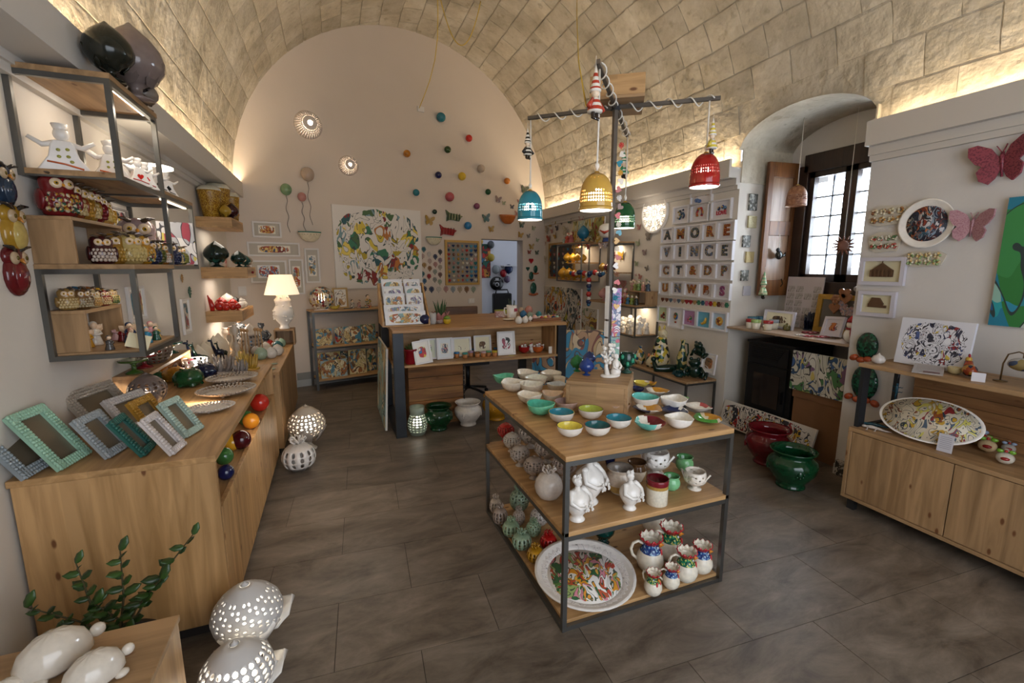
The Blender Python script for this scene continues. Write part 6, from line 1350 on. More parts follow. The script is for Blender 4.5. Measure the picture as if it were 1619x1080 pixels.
# openwork dome and pumpkins
p=oz(*H(655,245),CZ); pierced_pumo((-1.0,3.03,CZ),.22,glaze('7a6c66'),'grey brown openwork dome lamp beside the cream mirror frame',0,None,.3,style=2,foot=False,rows=8,seg=14)
L_=[]
def pumpkin(x,by,w,c,n,f=H,s=3.373,z=CZ):
    p=oz(*f(x,by-w*.15),z); W=psz(p,w/s)*1.12; t=thing('ceramic_pumpkin',None,'ornament',T(p.x,p.y,z)@Sc(W),'glazed cabbages and pumpkins on the counter')
    ob('ribbed_body',geo('pumpk',lambda:MB().lathe([(.2,0),(.36,.05),(.48,.25),(.47,.42),(.36,.58),(.18,.66),(.05,.66)],36,0,None,lambda r,z,a,k:(r*(1+.06*abs(math.sin(4*a))),z))),glaze(c,.15,.3),t)
    def bl():
        m=MB()
        for i in range(6): a=i*1.05; leaf(m,(.45*math.cos(a),.45*math.sin(a),.05),(.2*math.cos(a),.2*math.sin(a),.68),.34,0,0,(math.cos(a),math.sin(a),.4))
        return m
    ob('leaves',geo('pumpl',bl),glaze(c,.15,.3),t); L_.append((t,f'{n} glazed ceramic pumpkin',p))
for x,by,w,c,n in ((1010,255,125,'174a28','bright green'),(935,225,100,'a06f22','mustard'),(868,210,85,'8a5a1e','brown ochre'),(835,230,80,'1c4a2c','small dark green'),(815,255,75,'3a1418','dark maroon'),(1000,190,110,'3a121a','large maroon'),(885,168,75,'161c38','small navy'),(1098,210,105,'141d3a','large navy')): pumpkin(x,by,w,c,n)
autolabel(L_,'on the counter')
# scalloped oval dishes
for x,by,w,c,l,wb in ((1210,300,275,'b3a596','large beige openwork oval dish nearer the camera on the counter',.04),(1240,232,240,'b3a596','beige openwork oval dish farther along the counter',.04),(1130,385,215,'d5cdc5','white scalloped leaf dish on three little feet',.07)):
    p=oz(*H(x,by-25),CZ+.012); W=psz(p,w/3.373); t=thing('openwork_dish',l,'dish',T(p.x,p.y,CZ)@Rz(.4)@Sc(W,W*.85,W)); g=glaze(c,.35,.15)
    ob('dish',MB().lathe([(.001,.055),(.34,.06),(.37,.075),(.37,.06),(.34,.045),(.001,.04)],30,caps=False),g,t)
    def rimf(i,j): return (.6,.6) if j==1 else (.45,.5)
    mm=MB(); idx=0
    for i in range(44): a_=2*PI*i/44; mm.ell((.49*math.cos(a_),.49*math.sin(a_),.125),(.03,.03,.02),7,4)
    for i in range(36): a_=2*PI*i/36; mm.tube([(.36*math.cos(a_),.36*math.sin(a_),.062),(.47*math.cos(a_+.08),.47*math.sin(a_+.08),.115)],.013,5); mm.tube([(.36*math.cos(a_),.36*math.sin(a_),.062),(.47*math.cos(a_-.08),.47*math.sin(a_-.08),.115)],.013,5)
    ob('openwork_rim',mm,g,t)
    for i in range(3): ob('foot',MB().tube([(.2*math.cos(i*2.1),.2*math.sin(i*2.1),0),(.2*math.cos(i*2.1),.2*math.sin(i*2.1),.045)],.025,8),g,t)
# giraffes
L_=[]
for x,by,h,n in ((1045,150,95,'dark navy'),(1085,150,90,'dark green'),(1175,105,75,'navy'),(1195,100,62,'blackish')):
    p=oz(*H(x,by),CZ+.0); p=Vector((max(min(p.x,-.75),-1.03),p.y,CZ)); s=psz(p,h/3.373)*1.6; t=thing('ceramic_giraffe',None,'figurine',T(*p)@Rz(rnd.uniform(-.5,.5))@Sc(s),'ceramic giraffes on the counter'); g=glaze('151c30' if 'navy' in n else '12241e')
    ob('giraffe_body',geo('gir',lambda:MB().ell((0,0,.42),(.22,.12,.14),10,7).tube([(-.15,0,.48),(-.24,0,.75),(-.26,0,.92)],[.08,.045,.04],7).ell((-.31,0,.95),(.09,.04,.045),8,5).tube([(-.24,.03,.98),(-.24,.03,1.05)],.012,4).tube([(-.24,-.03,.98),(-.24,-.03,1.05)],.012,4)),g,t)
    for sx in (-.13,.13):
        for sy in (-.06,.06): ob('leg',geo(('gleg',sx,sy),lambda sx=sx,sy=sy:MB().tube([(sx,sy,.38),(sx*1.1,sy,0)],[.04,.025],6)),g,t)
    L_.append((t,f'{n} little ceramic giraffe',p))
autolabel(L_,'on the counter')
# corals / nativity clusters, translucent cream shades in a row
def coral(x,by,w,h,c,l,f=H,s=3.373,z=CZ,seed=1):
    p=oz(*f(x,by-4),z); p.x=max(p.x,-1.05); p.y=min(p.y,4.12); W=psz(p,w/s); m=MB(); q=random.Random(seed)
    for i in range(16): 
        a=q.uniform(0,6.28); r_=q.uniform(.05,.4); m.tube([(r_*.5*math.cos(a),r_*.4*math.sin(a),0),(r_*math.cos(a),r_*.7*math.sin(a),.3*h/w),(r_*1.15*math.cos(a+.2),r_*.8*math.sin(a+.2),(.6+q.random()*.4)*h/w)],[.09,.06,.03],6)
    m.lathe([(.45,0),(.42,.06),(.001,.07)],16); t=thing('ceramic_coral',l,'ornament',T(p.x,p.y,z)@Sc(W)); ob('branches',m,glaze(c,.35,.2),t); return t
coral(1190,170,125,100,'8f8580','grey ceramic coral cluster behind the oval dishes',seed=2); coral(1285,175,90,80,'857c78','small grey coral candle holder by the mustard one',seed=3); coral(1335,150,105,85,'a8842e','mustard ceramic coral cluster at the far end of the counter',seed=4); coral(985,130,70,70,'2a3a24','dark green coral cluster behind the maroon pumpkin',seed=5); coral(1250,115,75,70,'958b86','grey coral cluster beside the cream shades',seed=6); coral(1225,150,60,55,'b8a090','pinkish coral piece between the grey ones',seed=8)
L_=[]
for k in range(5):
    y=4.46+.185*k; x=-1.09; z=.751
    t=thing('paper_lantern',None,'lamp',T(x,y,z),'glowing cream shades in a row by the wall'); ob('shade',geo('shd',lambda:MB().lathe([(.07,0),(.085,.04),(.09,.10),(.07,.17),(.03,.22),(.008,.25),(.001,.255)],12)),plain('e2d6bf',.4),t); L_.append((t,'cream pointed ceramic bud lantern',Vector((x,y,z))))
autolabel(L_,'by the left wall')
# lit white basket behind the giraffes
t=thing('lit_basket','white openwork planter glowing brightly behind the giraffes','lamp',T(-1.0,3.98,CZ)); rf=lambda z:.085; solid(ob('basket',pierced(rf,4,12,0,.12,lambda i,j:(.55,.8) if j>0 else None),WHG,t),.006); ob('bulb',MB().ell((0,0,.06),.04,10,7),emit('fff6e8',14),t); point('basket_glow',(-1.0,3.98,.96),3.2,NEUT,.02)
# balls in the slot
L_=[]
for x,y,r,c,n in ((1208,738,36,'151a44','navy blue'),(1203,680,40,'3a6a34','green'),(1192,585,34,'b8281c','red'),(1238,545,38,'d8a02a','yellow'),(1280,478,44,'4a1016','dark maroon'),(1312,425,34,'3f7038','small green'),(1335,378,36,'d08420','amber'),(1363,357,22,'d86a1c','small orange'),(1385,322,40,'c02c1e','large red'),(1410,290,36,'141a40','far navy')):
    p=oz(*H(x,y+r*.55),.59); p.x=-.60+(.0 if r>30 else .02); 
    p=ox(*H(x,y),-.56 if len(L_)%2==0 else -.605); W=2.25*r/3.373*dep(p)/F; ball('glazed_ball',(p.x,p.y,.589),W,glaze(c,.06,.05),None,'ball','glazed balls in the counter slot',1.05); L_.append((C.objects[-1],f'{n} glazed ball',p))
autolabel(L_,'in the counter slot')
# footed glass stands on the riser shelf
L_=[]
for y,c,n in ((3.24,'3a5a20','olive green'),(3.40,'6a1418','red'),(3.56,'8a2a1c','rust'),(3.74,'b09a30','yellow'),(3.92,'1c4a3c','bottle green')):
    t=thing('cake_stand',None,'stand',T(-1.12,y,1.033)); g=glaze(c); ob('foot',geo('cks',lambda:MB().lathe([(.045,0),(.04,.008),(.012,.02),(.012,.05),(.02,.06)],20)),g,t); ob('dish',geo('ckd',lambda:MB().lathe([(.02,.06),(.07,.07),(.072,.08),(.001,.072)],24)),g,t); L_.append((t,f'{n} glazed cake stand',Vector((-1.12,y,1.05))))
autolabel(L_,'on the riser')
# clear plate stand at riser end: small openwork plate
# ---- low counter items
N6=crop(280,430,5.386); LZ2=.751; L_=[]
for x,by,w,n,c,st in ((717,765,105,'pale green','9ab09a',0),(805,752,95,'white','d8d2ca',0),(858,728,95,'ivory','ddd3c6',0),(755,705,90,'cream white','e0d8cc',0),(675,725,80,'pale grey','c0bab2',0),(570,690,100,'silver green','a8b0a4',0),(640,668,75,'salmon','b89a88',0),(660,640,90,'blue','24699a',1),(650,650,60,'scarlet','b8281c',1),(720,640,70,'light beige','c8b8a0',0),(800,640,70,'red','c02a1e',1),(790,605,85,'pinkish','b5a09a',0),(765,650,60,'teal banded','2a6a74',0),(860,680,80,'blue green','2f6a70',0),(900,635,75,'mint','93b09a',0),(865,650,75,'stone grey','9a948c',0),(830,665,60,'brown','7a5a48',0)):
    p=oz(*N6(x,by-w*.2),LZ2); p.x=max(min(p.x,-.53),-1.1); p.y=min(max(p.y,4.42),5.7); W=psz(p,w/5.386); o=ob('decorated_ball',geo('rib',None) if not st else geo('ball',g_ball),glaze(c,.18,.15),None,T(p.x,p.y,LZ2)@Sc(W),None,'ball','decorated balls on the low counter'); L_.append((o,f'{n} {"smooth" if st else "ribbed"} ball',p))
autolabel(L_,'on the low counter')
for k,(x,by,w,l) in enumerate(((800,830,70,'pale green leaf dish near the end of the low counter'),(840,795,60,'pale green little dish beside the ribbed balls'),(822,826,50,'white scalloped little dish on the low counter edge'))):
    p=oz(*N6(x,by),LZ2); plate((p.x-.02*k,p.y+.06*k,LZ2),psz(p,w/5.386),glaze('a8b8a0'),glaze('a8b8a0'),glaze('a8b8a0'),None,l,None,.08,7)
coral(590,800,150,150,'b5984a','yellow ochre coral cluster on the low counter edge',N6,5.386,CZ,7)
# coral at counter end must stay on the long counter
for x,by,h,c,l in ((735,470,150,'3a3d42','dark grey lady figurine with black hair standing by the lamp box'),):
    p=Vector((-.78,5.72,LZ2)); headvase(p,.30,.3,glaze(c),l,None,'figurine','lady_vase')
t=thing('lady_vase','striped lady vase with raised arms on the low counter near the wall','figurine',T(-1.03,5.93,LZ2)@Sc(.33)); stp=mottle(['2a2d30','8a8d90','1a1c20'],30,.15,0)
ob('dress',MB().lathe([(.2,0),(.22,.03),(.25,.25),(.16,.48),(.20,.62),(.21,.72),(.10,.80),(.06,.83)],18),stp,t); ob('arms',MB().tube([(-.18,0,.72),(-.34,0,.62),(-.36,-.02,.45),(-.22,-.05,.42)],.04,7).tube([(.18,0,.72),(.34,0,.62),(.36,-.02,.45),(.22,-.05,.42)],.04,7),glaze('8a6248'),t); ob('head',MB().ell((0,0,.90),(.08,.08,.1),10,7),glaze('b08a68'),t); ob('hair',MB().ell((0,.02,.95),(.12,.1,.08),10,6).ell((-.1,.01,.9),.05,8,5).ell((.1,.01,.9),.05,8,5),plain('14110f',.2),t)
# candlesticks
L_=[]
for x,y,h in ((-.93,5.12,.34),(-.99,5.32,.30),(-.86,5.22,.24),(-1.1,5.55,.26)):
    t=thing('candlestick',None,'candlestick',T(x,y,LZ2)@Sc(1,1,h/.3),'turned cream candlesticks'); ob('stem',geo('cst',lambda:MB().lathe([(.05,0),(.05,.01),(.02,.03),(.015,.06),(.03,.09),(.03,.12),(.012,.15),(.012,.2),(.03,.23),(.03,.26),(.018,.28),(.03,.30),(.001,.30)],14)),glaze('c4b8a8',.4),t); L_.append((t,'turned cream candlestick',Vector((x,y,1))))
autolabel(L_,'on the low counter')
t=thing('openwork_basket','round grey openwork basket with a pale dome lid on the low counter','basket',T(-.85,5.45,LZ2)); rf=lambda z:.06+.06*math.sin(PI*min(1,z/.2)); solid(ob('basket',pierced(rf,5,16,0,.19,lambda i,j:(.5,.6)),glaze('9a8f86'),t),.006); ob('lid',MB().lathe([(.10,.19),(.09,.22),(.05,.26),(.01,.30),(.001,.31)],16),glaze('d0c6ba'),t)
L_=[]
for k in range(7):
    x,y=-.70-.045*k*.9,5.15+.04*(k%3); t_=ob('wooden_skewer',MB().tube([(0,0,0),(.01*(k%3-1),0,.26)],.0045,5).ell((.01*(k%3-1),0,.27),(.016,.016,.02),8,5),[pine_z][0],None,T(x,y,LZ2),None,'stick','thin wooden sticks standing among the balls'); L_.append((t_,'thin wooden stick',Vector((x,y,1))))
autolabel(L_,'on the low counter')
# table lamp
p=Vector((-.56,5.9,.935)); s=.62; t=thing('table_lamp','white sculpted figure table lamp with a conical white shade','lamp',T(*p))
ob('lamp_base',MB().lathe([(.055,0),(.06,.01),(.045,.03),(.045,.05),(.085,.10),(.11,.17),(.105,.23),(.075,.28),(.085,.31),(.09,.34),(.06,.37),(.07,.40),(.02,.43),(.012,.44)],24),WHG,t)
m=MB(); q=random.Random(4)
for k in range(40): a=q.uniform(0,6.28); z=q.uniform(.09,.38); r_=.10 if z<.26 else .075; m.ell((r_*math.cos(a),r_*math.sin(a),z),(.016,.016,.014),6,4)
ob('flower_relief',m,WHG,t); sh=plain('efe6d6',.8); ssm=sh.copy(); ob('lamp_shade',MB().lathe([(.185,.40),(.12,.625),(.117,.625),(.182,.40)],32,caps=False),emit('ffe6c4',.75),t)
ob('bulb',MB().ell((0,0,.50),(.03,.03,.045),10,7),emit('fff0d8',8),t); point('lamp_light',(p.x,p.y,p.z+.52),5,NEUT,.03)
# floor pierced lamp & slotted vase beside the counter
p=oz(468,712,0); p.x=-.30; t=pierced_pumo((p.x,p.y,0),.42,plain('c0b4a4',.4),'tall glowing openwork pumo lamp on the floor beside the low counter',9,None,1,glaze('a89c90'),0,True,.92)
p=oz(453,742,0); bundle((-.345,p.y-.05,0),.26,glaze('ded8d2',.2,.05),'white slotted lantern on the floor against the counter side',None,4,.95)
# ---- foreground: two large lit pumi, turtles, leafy branches
pierced_pumo((-.425,2.03,0),.33,plain('c6c4c2',.3),'tall white openwork pumo lamp glowing on the floor, the farther one',8,'white openwork pumo lamps on the floor',.5,WHG,3,True,1.0,14,30,flare=True)
pierced_pumo((-.415,1.73,0),.30,plain('c6c4c2',.3),'white openwork pumo lamp with square openings at the bottom edge',7,'white openwork pumo lamps on the floor',1.3,WHG,1,True,1.0,10,22,flare=True)
L_=[]
D4=crop(0,780,3.373)
for x,y,w,yaw,l in ((290,840,380,.7,'largest white ceramic turtle on the low table'),(500,920,320,.75,'second white ceramic turtle nearer the table corner'),(40,1000,200,.6,'white ceramic turtle cut off at the left edge')):
    p=oz(*D4(x,y+40),.53); W=psz(p,w/3.373)*.92; t=thing('ceramic_turtle',l,'figurine',T(p.x,p.y,.501)@Rz(yaw)@Sc(W,W,W*1.2),'white ceramic turtles')
    g=glaze('d6cdbf',.1,.05); ob('shell',geo('tsh',lambda:MB().lathe([(.40,.05),(.46,.10),(.45,.2),(.38,.34),(.24,.44),(.1,.48),(.001,.49)],28,0,Sc(1,.78,1),lambda r,z,a,k:(r,z+.006*math.cos(9*a)))),g,t); ob('head',geo('thd',lambda:MB().ell((.53,0,.2),(.11,.09,.09),10,7).ell((.59,.05,.24),.02,6,4).ell((.59,-.05,.24),.02,6,4)),g,t)
    for sx in (-.28,.28):
        for sy in (-.3,.3): ob('leg',geo(('tl',sx,sy),lambda sx=sx,sy=sy:MB().ell((sx,sy,.06),(.12,.09,.06),9,6)),g,t)
t=thing('leafy_plant','dark green leafy branches rising behind the low table','plant',T(-.85,1.98,0)); ob('planter',MB().lathe([(.09,0),(.11,.02),(.13,.20),(.14,.21),(.12,.21),(.11,.18),(.001,.18)],20),plain('2a2622',.6),t)
q=random.Random(9); lm_=[plain('26401c',.35,var=.4,vscale=10),plain('33521f',.35,var=.4,vscale=10)]; nl=0
tips=[((305,845),1),(( 190,870),0),((120,890),0),((40,960),0),((255,915),1),((150,955),0),((200,1000),1),((90,1000),0)]
for (px,py),dk_ in tips:
    e=oy(px,py,1.90); e=Vector((max(e.x,-1.12),e.y,e.z)); b0=t.matrix_world@Vector((0,0,.2)); b0=Vector((-.85,1.98,.2)); mid=(b0+e)/2+Vector((q.uniform(-.05,.05),q.uniform(-.03,.03),.03)); br=MB(); pts=[b0+(mid-b0)*u*2 if u<.5 else mid+(e-mid)*(u*2-1) for u in [k/10 for k in range(11)]]
    br.tube([tuple(v-Vector((-.85,1.98,0))) for v in pts],[.006-.0004*k for k in range(11)],5); ob('branch',br,plain('4a4228',.7),t)
    for k in range(12):
        u=.35+.65*k/11; i=min(9,int(u*10)); c=pts[i].lerp(pts[i+1],u*10-i) if i<10 else pts[10]; a=k*2.4; d=Vector((math.cos(a),.4*math.sin(a)-.2,.35*math.sin(a*1.7)+.3)).normalized(); L=q.uniform(.035,.06); m=MB(); o0=c-Vector((-.85,1.98,0)); leaf(m,tuple(o0),tuple(o0+d*L),L*.55,.004,0,(0,-.6,.8)); ob('leaf',m,lm_[k%2],t)
# ---- wall shelf contents: owls etc
J2=crop(0,330,5.059); J1=crop(0,80,4.5); J3=crop(0,370,4.906)
ob_,obl,och,red_,olv,cre=('8a6420','1a2140','a5791f','5e1418','3f3a16','b8a070')
stripe=mottle(['b09a6a','2f5240','b5a48c','a87a2a','6a2024'],16,.2)
L_=[]
def wowl(f,x,yb,h,body,belly,n,z,xw=None,s=None,rot=.55,tl='shelf'):
    p=oy(*f(x,yb),2.9); 
    # choose depth so that the base meets the shelf height z
    p=oz(*f(x,yb),z) if abs(z-1.65)>.04 else ox(*f(x,yb),xw)
    if xw is not None: p=ox(*f(x,yb),xw)
    p.z=z; hh=h/s*dep(p)/F; o=owl((p.x,p.y,z),hh,rot,body,belly,label=None,group='ceramic owls on the wall shelf'); L_.append((o,f'{n} ceramic owl',p)); return o
s1=5.059
zz=1.870
for k,(h,b,be,n) in enumerate(((.185,'6a161a',stripe,'large dark red striped'),(.165,'7a3a1c','b8a070','pale bellied brown'),(.16,'8f6420','a87a2a','mustard scaly'),(.16,'8a6a2a','b8a070','amber cream'),(.16,'6a141a','6a141a','maroon scaly'),(.145,'b58a3a','c8a860','cream ochre'),(.13,'b5812a','b8923a','small amber'))):
    y=2.66+.068*k+(.012 if k else 0); o=owl((-1.105,y,zz),h,.85,b,be,label=None,group='ceramic owls on the wall shelf'); L_.append((o,f'{n} owl',Vector((-1.115,y,zz+.08))))
autolabel(L_,'on the upper riser box'); L_=[]
for xw,y,h,b,be,n in ((-1.0,2.72,.135,'3a1416','b8a89a','small maroon and cream'),(-.99,2.80,.15,'8a6420','a07a2a','round mustard'),(-.93,2.84,.15,'b09a60','b09a60','feathered cream'),(-.92,2.92,.155,'a5761f',stripe,'amber striped'),(-.905,3.0,.13,'1c2440','1c2440','navy blue'),(-1.0,2.97,.17,'a89878','b8a88a','beige big eyed'),(-.91,3.08,.135,'3f4416','4a4a1c','olive green'),(-.90,3.16,.125,'8f5a1c','b8a89a','brown'),(-.94,3.26,.14,'5e1418','b8a89a','crimson headed'),(-.90,3.33,.13,'1a2140','1a2140','deep navy'),(-.90,3.50,.12,'5a5a2a','6a6a2a','khaki'),(-1.04,3.30,.27,'8f7a78',stripe,'very large mauve striped'),(-.90,3.42,.11,'33415a','b09a6a','small slate')):
    o=owl((xw,y,1.663),h,rnd.uniform(.3,.8),b,be,label=None,group='ceramic owls on the wall shelf'); L_.append((o,f'{n} owl',Vector((xw,y,1.72))))
autolabel(L_,'on the middle board'); L_=[]
for i,(y,xw,h,b,be,n) in enumerate(((2.66,-1.13,.10,'8a6a3a','b8a070','little tan'),(2.70,-1.09,.095,'6a4a2a','9a8a6a','little brown'),(2.75,-1.14,.105,'1f5a78','b8a070','little blue'),(2.80,-1.09,.085,'b09a70','a87a3a','little cream'),(2.85,-1.13,.10,'7a4a20','b8a070','little chestnut'),(2.88,-1.08,.08,'7a2a24','b8a070','little red'),(2.93,-1.12,.09,'b8902f','b8a070','little golden'),(2.97,-1.08,.08,'c8a86a','4a5a2a','little yellow green'))):
    o=owl((xw,y,1.457),h,.6+.1*(i%3),b,be,label=None,group='small ceramic owls on the lower riser box'); L_.append((o,f'{n} owl',Vector((xw,y,1.5))))
autolabel(L_,'on the lower riser box'); L_=[]
for i,(y,xw,h,c,n,wg) in enumerate(((2.70,-1.12,.11,'5a161a','dark red',0),(2.78,-1.13,.1,'b8862a','amber',1),(2.86,-1.13,.12,'c8beb0','white',1),(2.80,-.96,.085,'a86a5c','dusty pink',0),(2.72,-.94,.075,'6a141a','maroon',0),(2.90,-1.0,.105,'1d3050','navy',1),(2.84,-.91,.085,'2a7a9a','turquoise',0),(2.95,-1.05,.08,'7a1c20','crimson',0),(2.97,-.93,.10,'b87a7a','rose pink',1),(3.02,-1.1,.095,'c8a0a0','pale pink',1),(3.05,-.93,.07,'c8a85a','yellow',0),(3.06,-1.03,.08,'d0c0a0','cream',0),(2.94,-.90,.075,'1f4a3a','bottle green',0),(2.66,-1.0,.07,'4a4440','grey',0))):
    o=figure((xw,y,1.263),h,.7,c,'d8b898',c,None,'small ceramic angels in the lowest frame',bool(wg),'angel_figurine'); L_.append((o,f'{n} angel figurine',Vector((xw,y,1.3))))
autolabel(L_,'in the lowest frame')
ob('price_card',MB().box(-.045,.045,-.001,.001,0,.07),plain('ded2ac',.6),None,T(-.90,2.66,1.264)@Rz(.3)@Ry(.35)@Rx(-.3),'cream price card leaning in the lowest steel frame','card')
p=Vector((-1.0,3.05,1.263)); 
t=thing('small_globe_lamp','pierced globe lamp throwing leaf shaped light beside the lowest frame','lamp',T(-1.08,3.62,1.035)); R_b=.10
t.matrix_world=T(-1.11,3.55,1.033); rf=lambda z: R_b*math.sqrt(max(.004,1-((z-.09)/.10)**2)); solid(ob('pierced_globe',pierced(rf,8,16,.0,.188,lambda i,j:(.62,.66)),plain('6a5a4c',.4),t),.004); ob('bulb',MB().ell((0,0,.09),.03,10,7),emit('fff0da',14),t); point('globe_glow',(-1.11,3.55,1.12),2.0,WARM,.008)
# card king and queen figures in the top frame
def cardfig(x,y,s,rot,mark,label):
    t=thing('card_figure',label,'figurine',T(x,y,2.063)@Rz(rot)@Sc(s),'white playing card figures'); w=glaze('e2ddd6',.15,.04)
    ob('gown',geo('cgown',lambda:MB().prism([(-.42,0),(.42,0),(.34,.12),(.22,.3),(.17,.52),(.12,.6),(-.12,.6),(-.17,.52),(-.22,.3),(-.34,.12)],.16,0,T(0,.08,0)@Rx(PI/2))),w,t); bevel(t.children[0],.02)
    ob('head',geo('chead',lambda:MB().ell((0,0,.72),(.12,.09,.13),12,8).lathe([(.10,.8),(.13,.9),(.12,.9),(.09,.8)],12,caps=False)),w,t)
    for sg in (-1,1): ob('arm',geo(('carm',sg),lambda sg=sg:MB().tube([(sg*.12,0,.55),(sg*.28,-.02,.50),(sg*.46,-.03,.62)],[.06,.05,.035],8)),w,t)
    c={'heart':'b8261c','diamond':'b8261c','spade':'1a1a1a','club':'8a8a2a'}[mark]; m=MB()
    if mark=='heart': m.add(*[( [tuple(v) for v in g_heart().v],g_heart().f)][0],0,False,T(0,-.083,.3)@Sc(.2,.08,.2))
    elif mark=='diamond': m.prism([(0,-.11),(.08,0),(0,.11),(-.08,0)],.01,0,T(0,-.08,.3)@Rx(PI/2))
    elif mark=='spade': m.add(g_heart().v,g_heart().f,0,False,T(0,-.083,.3)@Ry(PI)@Sc(.2,.08,.2)); m.prism([(-.05,-.13),(.05,-.13),(0,0)],.01,0,T(0,-.08,.3)@Rx(PI/2))
    else:
        for u,v in ((-.07,.42),(.06,.44),(-.07,.30),(.06,.31),(.10,.22)): m.ell((u,-.082,v),(.035,.01,.03),7,4)
    ob('suit_mark',m,glaze(c),t); ob('sash',MB().tube([(-.24,-.085,.2),(0,-.09,.17),(.26,-.085,.1)],.018,5),glaze('c05a2a' if mark=='club' else c),t)
cardfig(-1.09,2.73,.235,.35,'club','white figure with olive club marks and outspread arms, nearest'); cardfig(-.97,2.86,.2,.6,'club','second white card figure with red sash behind the near post')
cardfig(-.99,2.97,.23,.7,'diamond','white card figure with a large red diamond in the top frame'); cardfig(-.90,2.98,.15,.9,'heart','small white card figure with a red heart at the board edge'); cardfig(-.90,3.08,.15,.9,'diamond','small white card figure with a red diamond at the board edge')
for y,l in ((3.26,'white card figure with a black spade on the far board, left'),(3.42,'white card figure with black spade at the far right of the board')):
    cf=cardfig(-.90,y,.15,.9,'spade',l); C.objects
for o in list(C.objects):
    if o.get('label','').startswith('white card figure with') and 'spade' in o['label']: o.location.z=2.073
t=thing('round_lamp','round white lamp disc glowing above the card figures','lamp',T(-1.0,3.5,2.073)); ob('stem',MB().lathe([(.05,0),(.05,.01),(.01,.02),(.01,.13),(.03,.15)],16),WHG,t); ob('glowing_disc',MB().lathe([(.03,.15),(.12,.17),(.12,.18),(.001,.185)],28),emit('fff0d8',5),t)
# top of the shelf: dark pumo and mauve vases
pumo((-.875,2.72,2.475),.25,plain('23251f',.15,.1),plain('23251f',.15,.1),'large blackish glazed pumo on top of the wall shelf',None,.3,1.0)
pumo((-.86,2.97,2.475),.36,glaze('7a6c68',.15,.1),glaze('6a5e5a',.15,.1),'large mauve grey pumo with leaf collar on the top board',None,1,.95)
coralv=coral
pumo((-.88,3.13,2.475),.16,glaze('7a7068',.2,.1),glaze('7a7068',.2,.1),'small grey mauve leafy vase at the right end of the top board',None,2,1.1)
# wall owls at the far left
for y,z,s,b,be,l in (((3,292),1.91,.17,'1c2c40','28384a','dark blue owl plaque, highest on the left wall'),((17,362),1.73,.20,'a07a24','b8a05a','yellow owl plaque in the middle of the left wall'),((21,428),1.52,.20,'5e1418','6a1a1e','red owl plaque, lowest on the left wall')):
    p=ox(*y,-1.2); t=thing('owl_plaque',l,'wall ceramic',T(-1.198,p.y,p.z)@Rz(PI/2)@Sc(s)); g=glaze(b)
    ob('body',geo('oplb',lambda:MB().ell((0,-.02,-.1),(.36,.14,.42),14,9).ell((0,-.02,.28),(.34,.13,.22),14,8)),g,t); ob('belly',geo('oplbl',lambda:MB().ell((0,-.10,-.12),(.24,.1,.30),12,8)),glaze(be),t); ob('ears',geo('ople',lambda:MB().tube([(-.05,-.1,.38),(-.2,-.12,.46),(-.42,-.12,.48)],[.04,.05,.02],6).tube([(.05,-.1,.38),(.2,-.12,.46),(.42,-.12,.48)],[.04,.05,.02],6)),glaze('2a2420'),t)
    for s_ in (-1,1):
        e=ob('eye_disc',geo('oplye',lambda:MB().ell((0,0,0),(.13,.05,.13),12,7)),glaze('b8a080'),t,T(s_*.14,-.12,.25)); ob('pupil',geo('oplp',lambda:MB().ell((0,-.045,0),(.045,.02,.045),8,5)),glaze('5a4a10'),e)
    ob('beak',geo('oplk',lambda:MB().lathe([(.05,0),(.001,.12)],8,0,T(0,-.14,.22)@Rx(PI*.8))),glaze('b8782a'),t)
# mirror picture inside the far frame + hanging bits
picture(T(-1.195,3.50,1.85)@Rz(PI/2),.26,.30,.012,plain('8a8680',.4),paint(95,'b5b0aa',['8a8a8c','a8a4a0','b8a03a','8a2a2a'],12,'2a2a2a',.7,1.1),'framed ink drawing of two slim figures inside the far steel frame',margin=.05)
canvas(T(-.93,3.60,1.80)@Rz(.55)@Rx(-.08),.20,.27,paint(96,'b5b2b0',['9a9a9c','b8a848','8a2a3a','c8c4c0'],12,'22222a',.7,1.1),'ink drawing of two standing figures at the end of the middle board',.008,None,'b5b2b0')
L_=[]
for x,y,c,n,s in ((288,440,'b08a5a','amber anchor',.07),(300,462,'2a5a48','dark green prickly pear',.1),(272,445,'8a7f78','grey shell string',.07)):
    p=ox(x,y,-1.195); o=ob('wall_charm',geo('tree',g_tree),glaze(c),None,T(-1.198,p.y,p.z)@Rz(PI/2)@Sc(s),None,'ornament','charms on the left wall'); L_.append((o,f'{n} ceramic charm',p))
autolabel(L_,'hanging on the left wall')
for x,y,w,h,k,l in ((213,480,.26,.22,97,'white framed picture on the wall behind the lowest steel frame'),(292,500,.20,.30,98,'narrow framed picture with a pink arch on the left wall')):
    p=ox(x,y,-1.2); picture(T(-1.199,p.y,p.z)@Rz(PI/2),w,h,.018,wf,paint(k,'c8beb0',['b88a8a','3a6a7a','c8a86a','a84a3a'],20,'4a4a4a',.7,1),l,margin=.15)
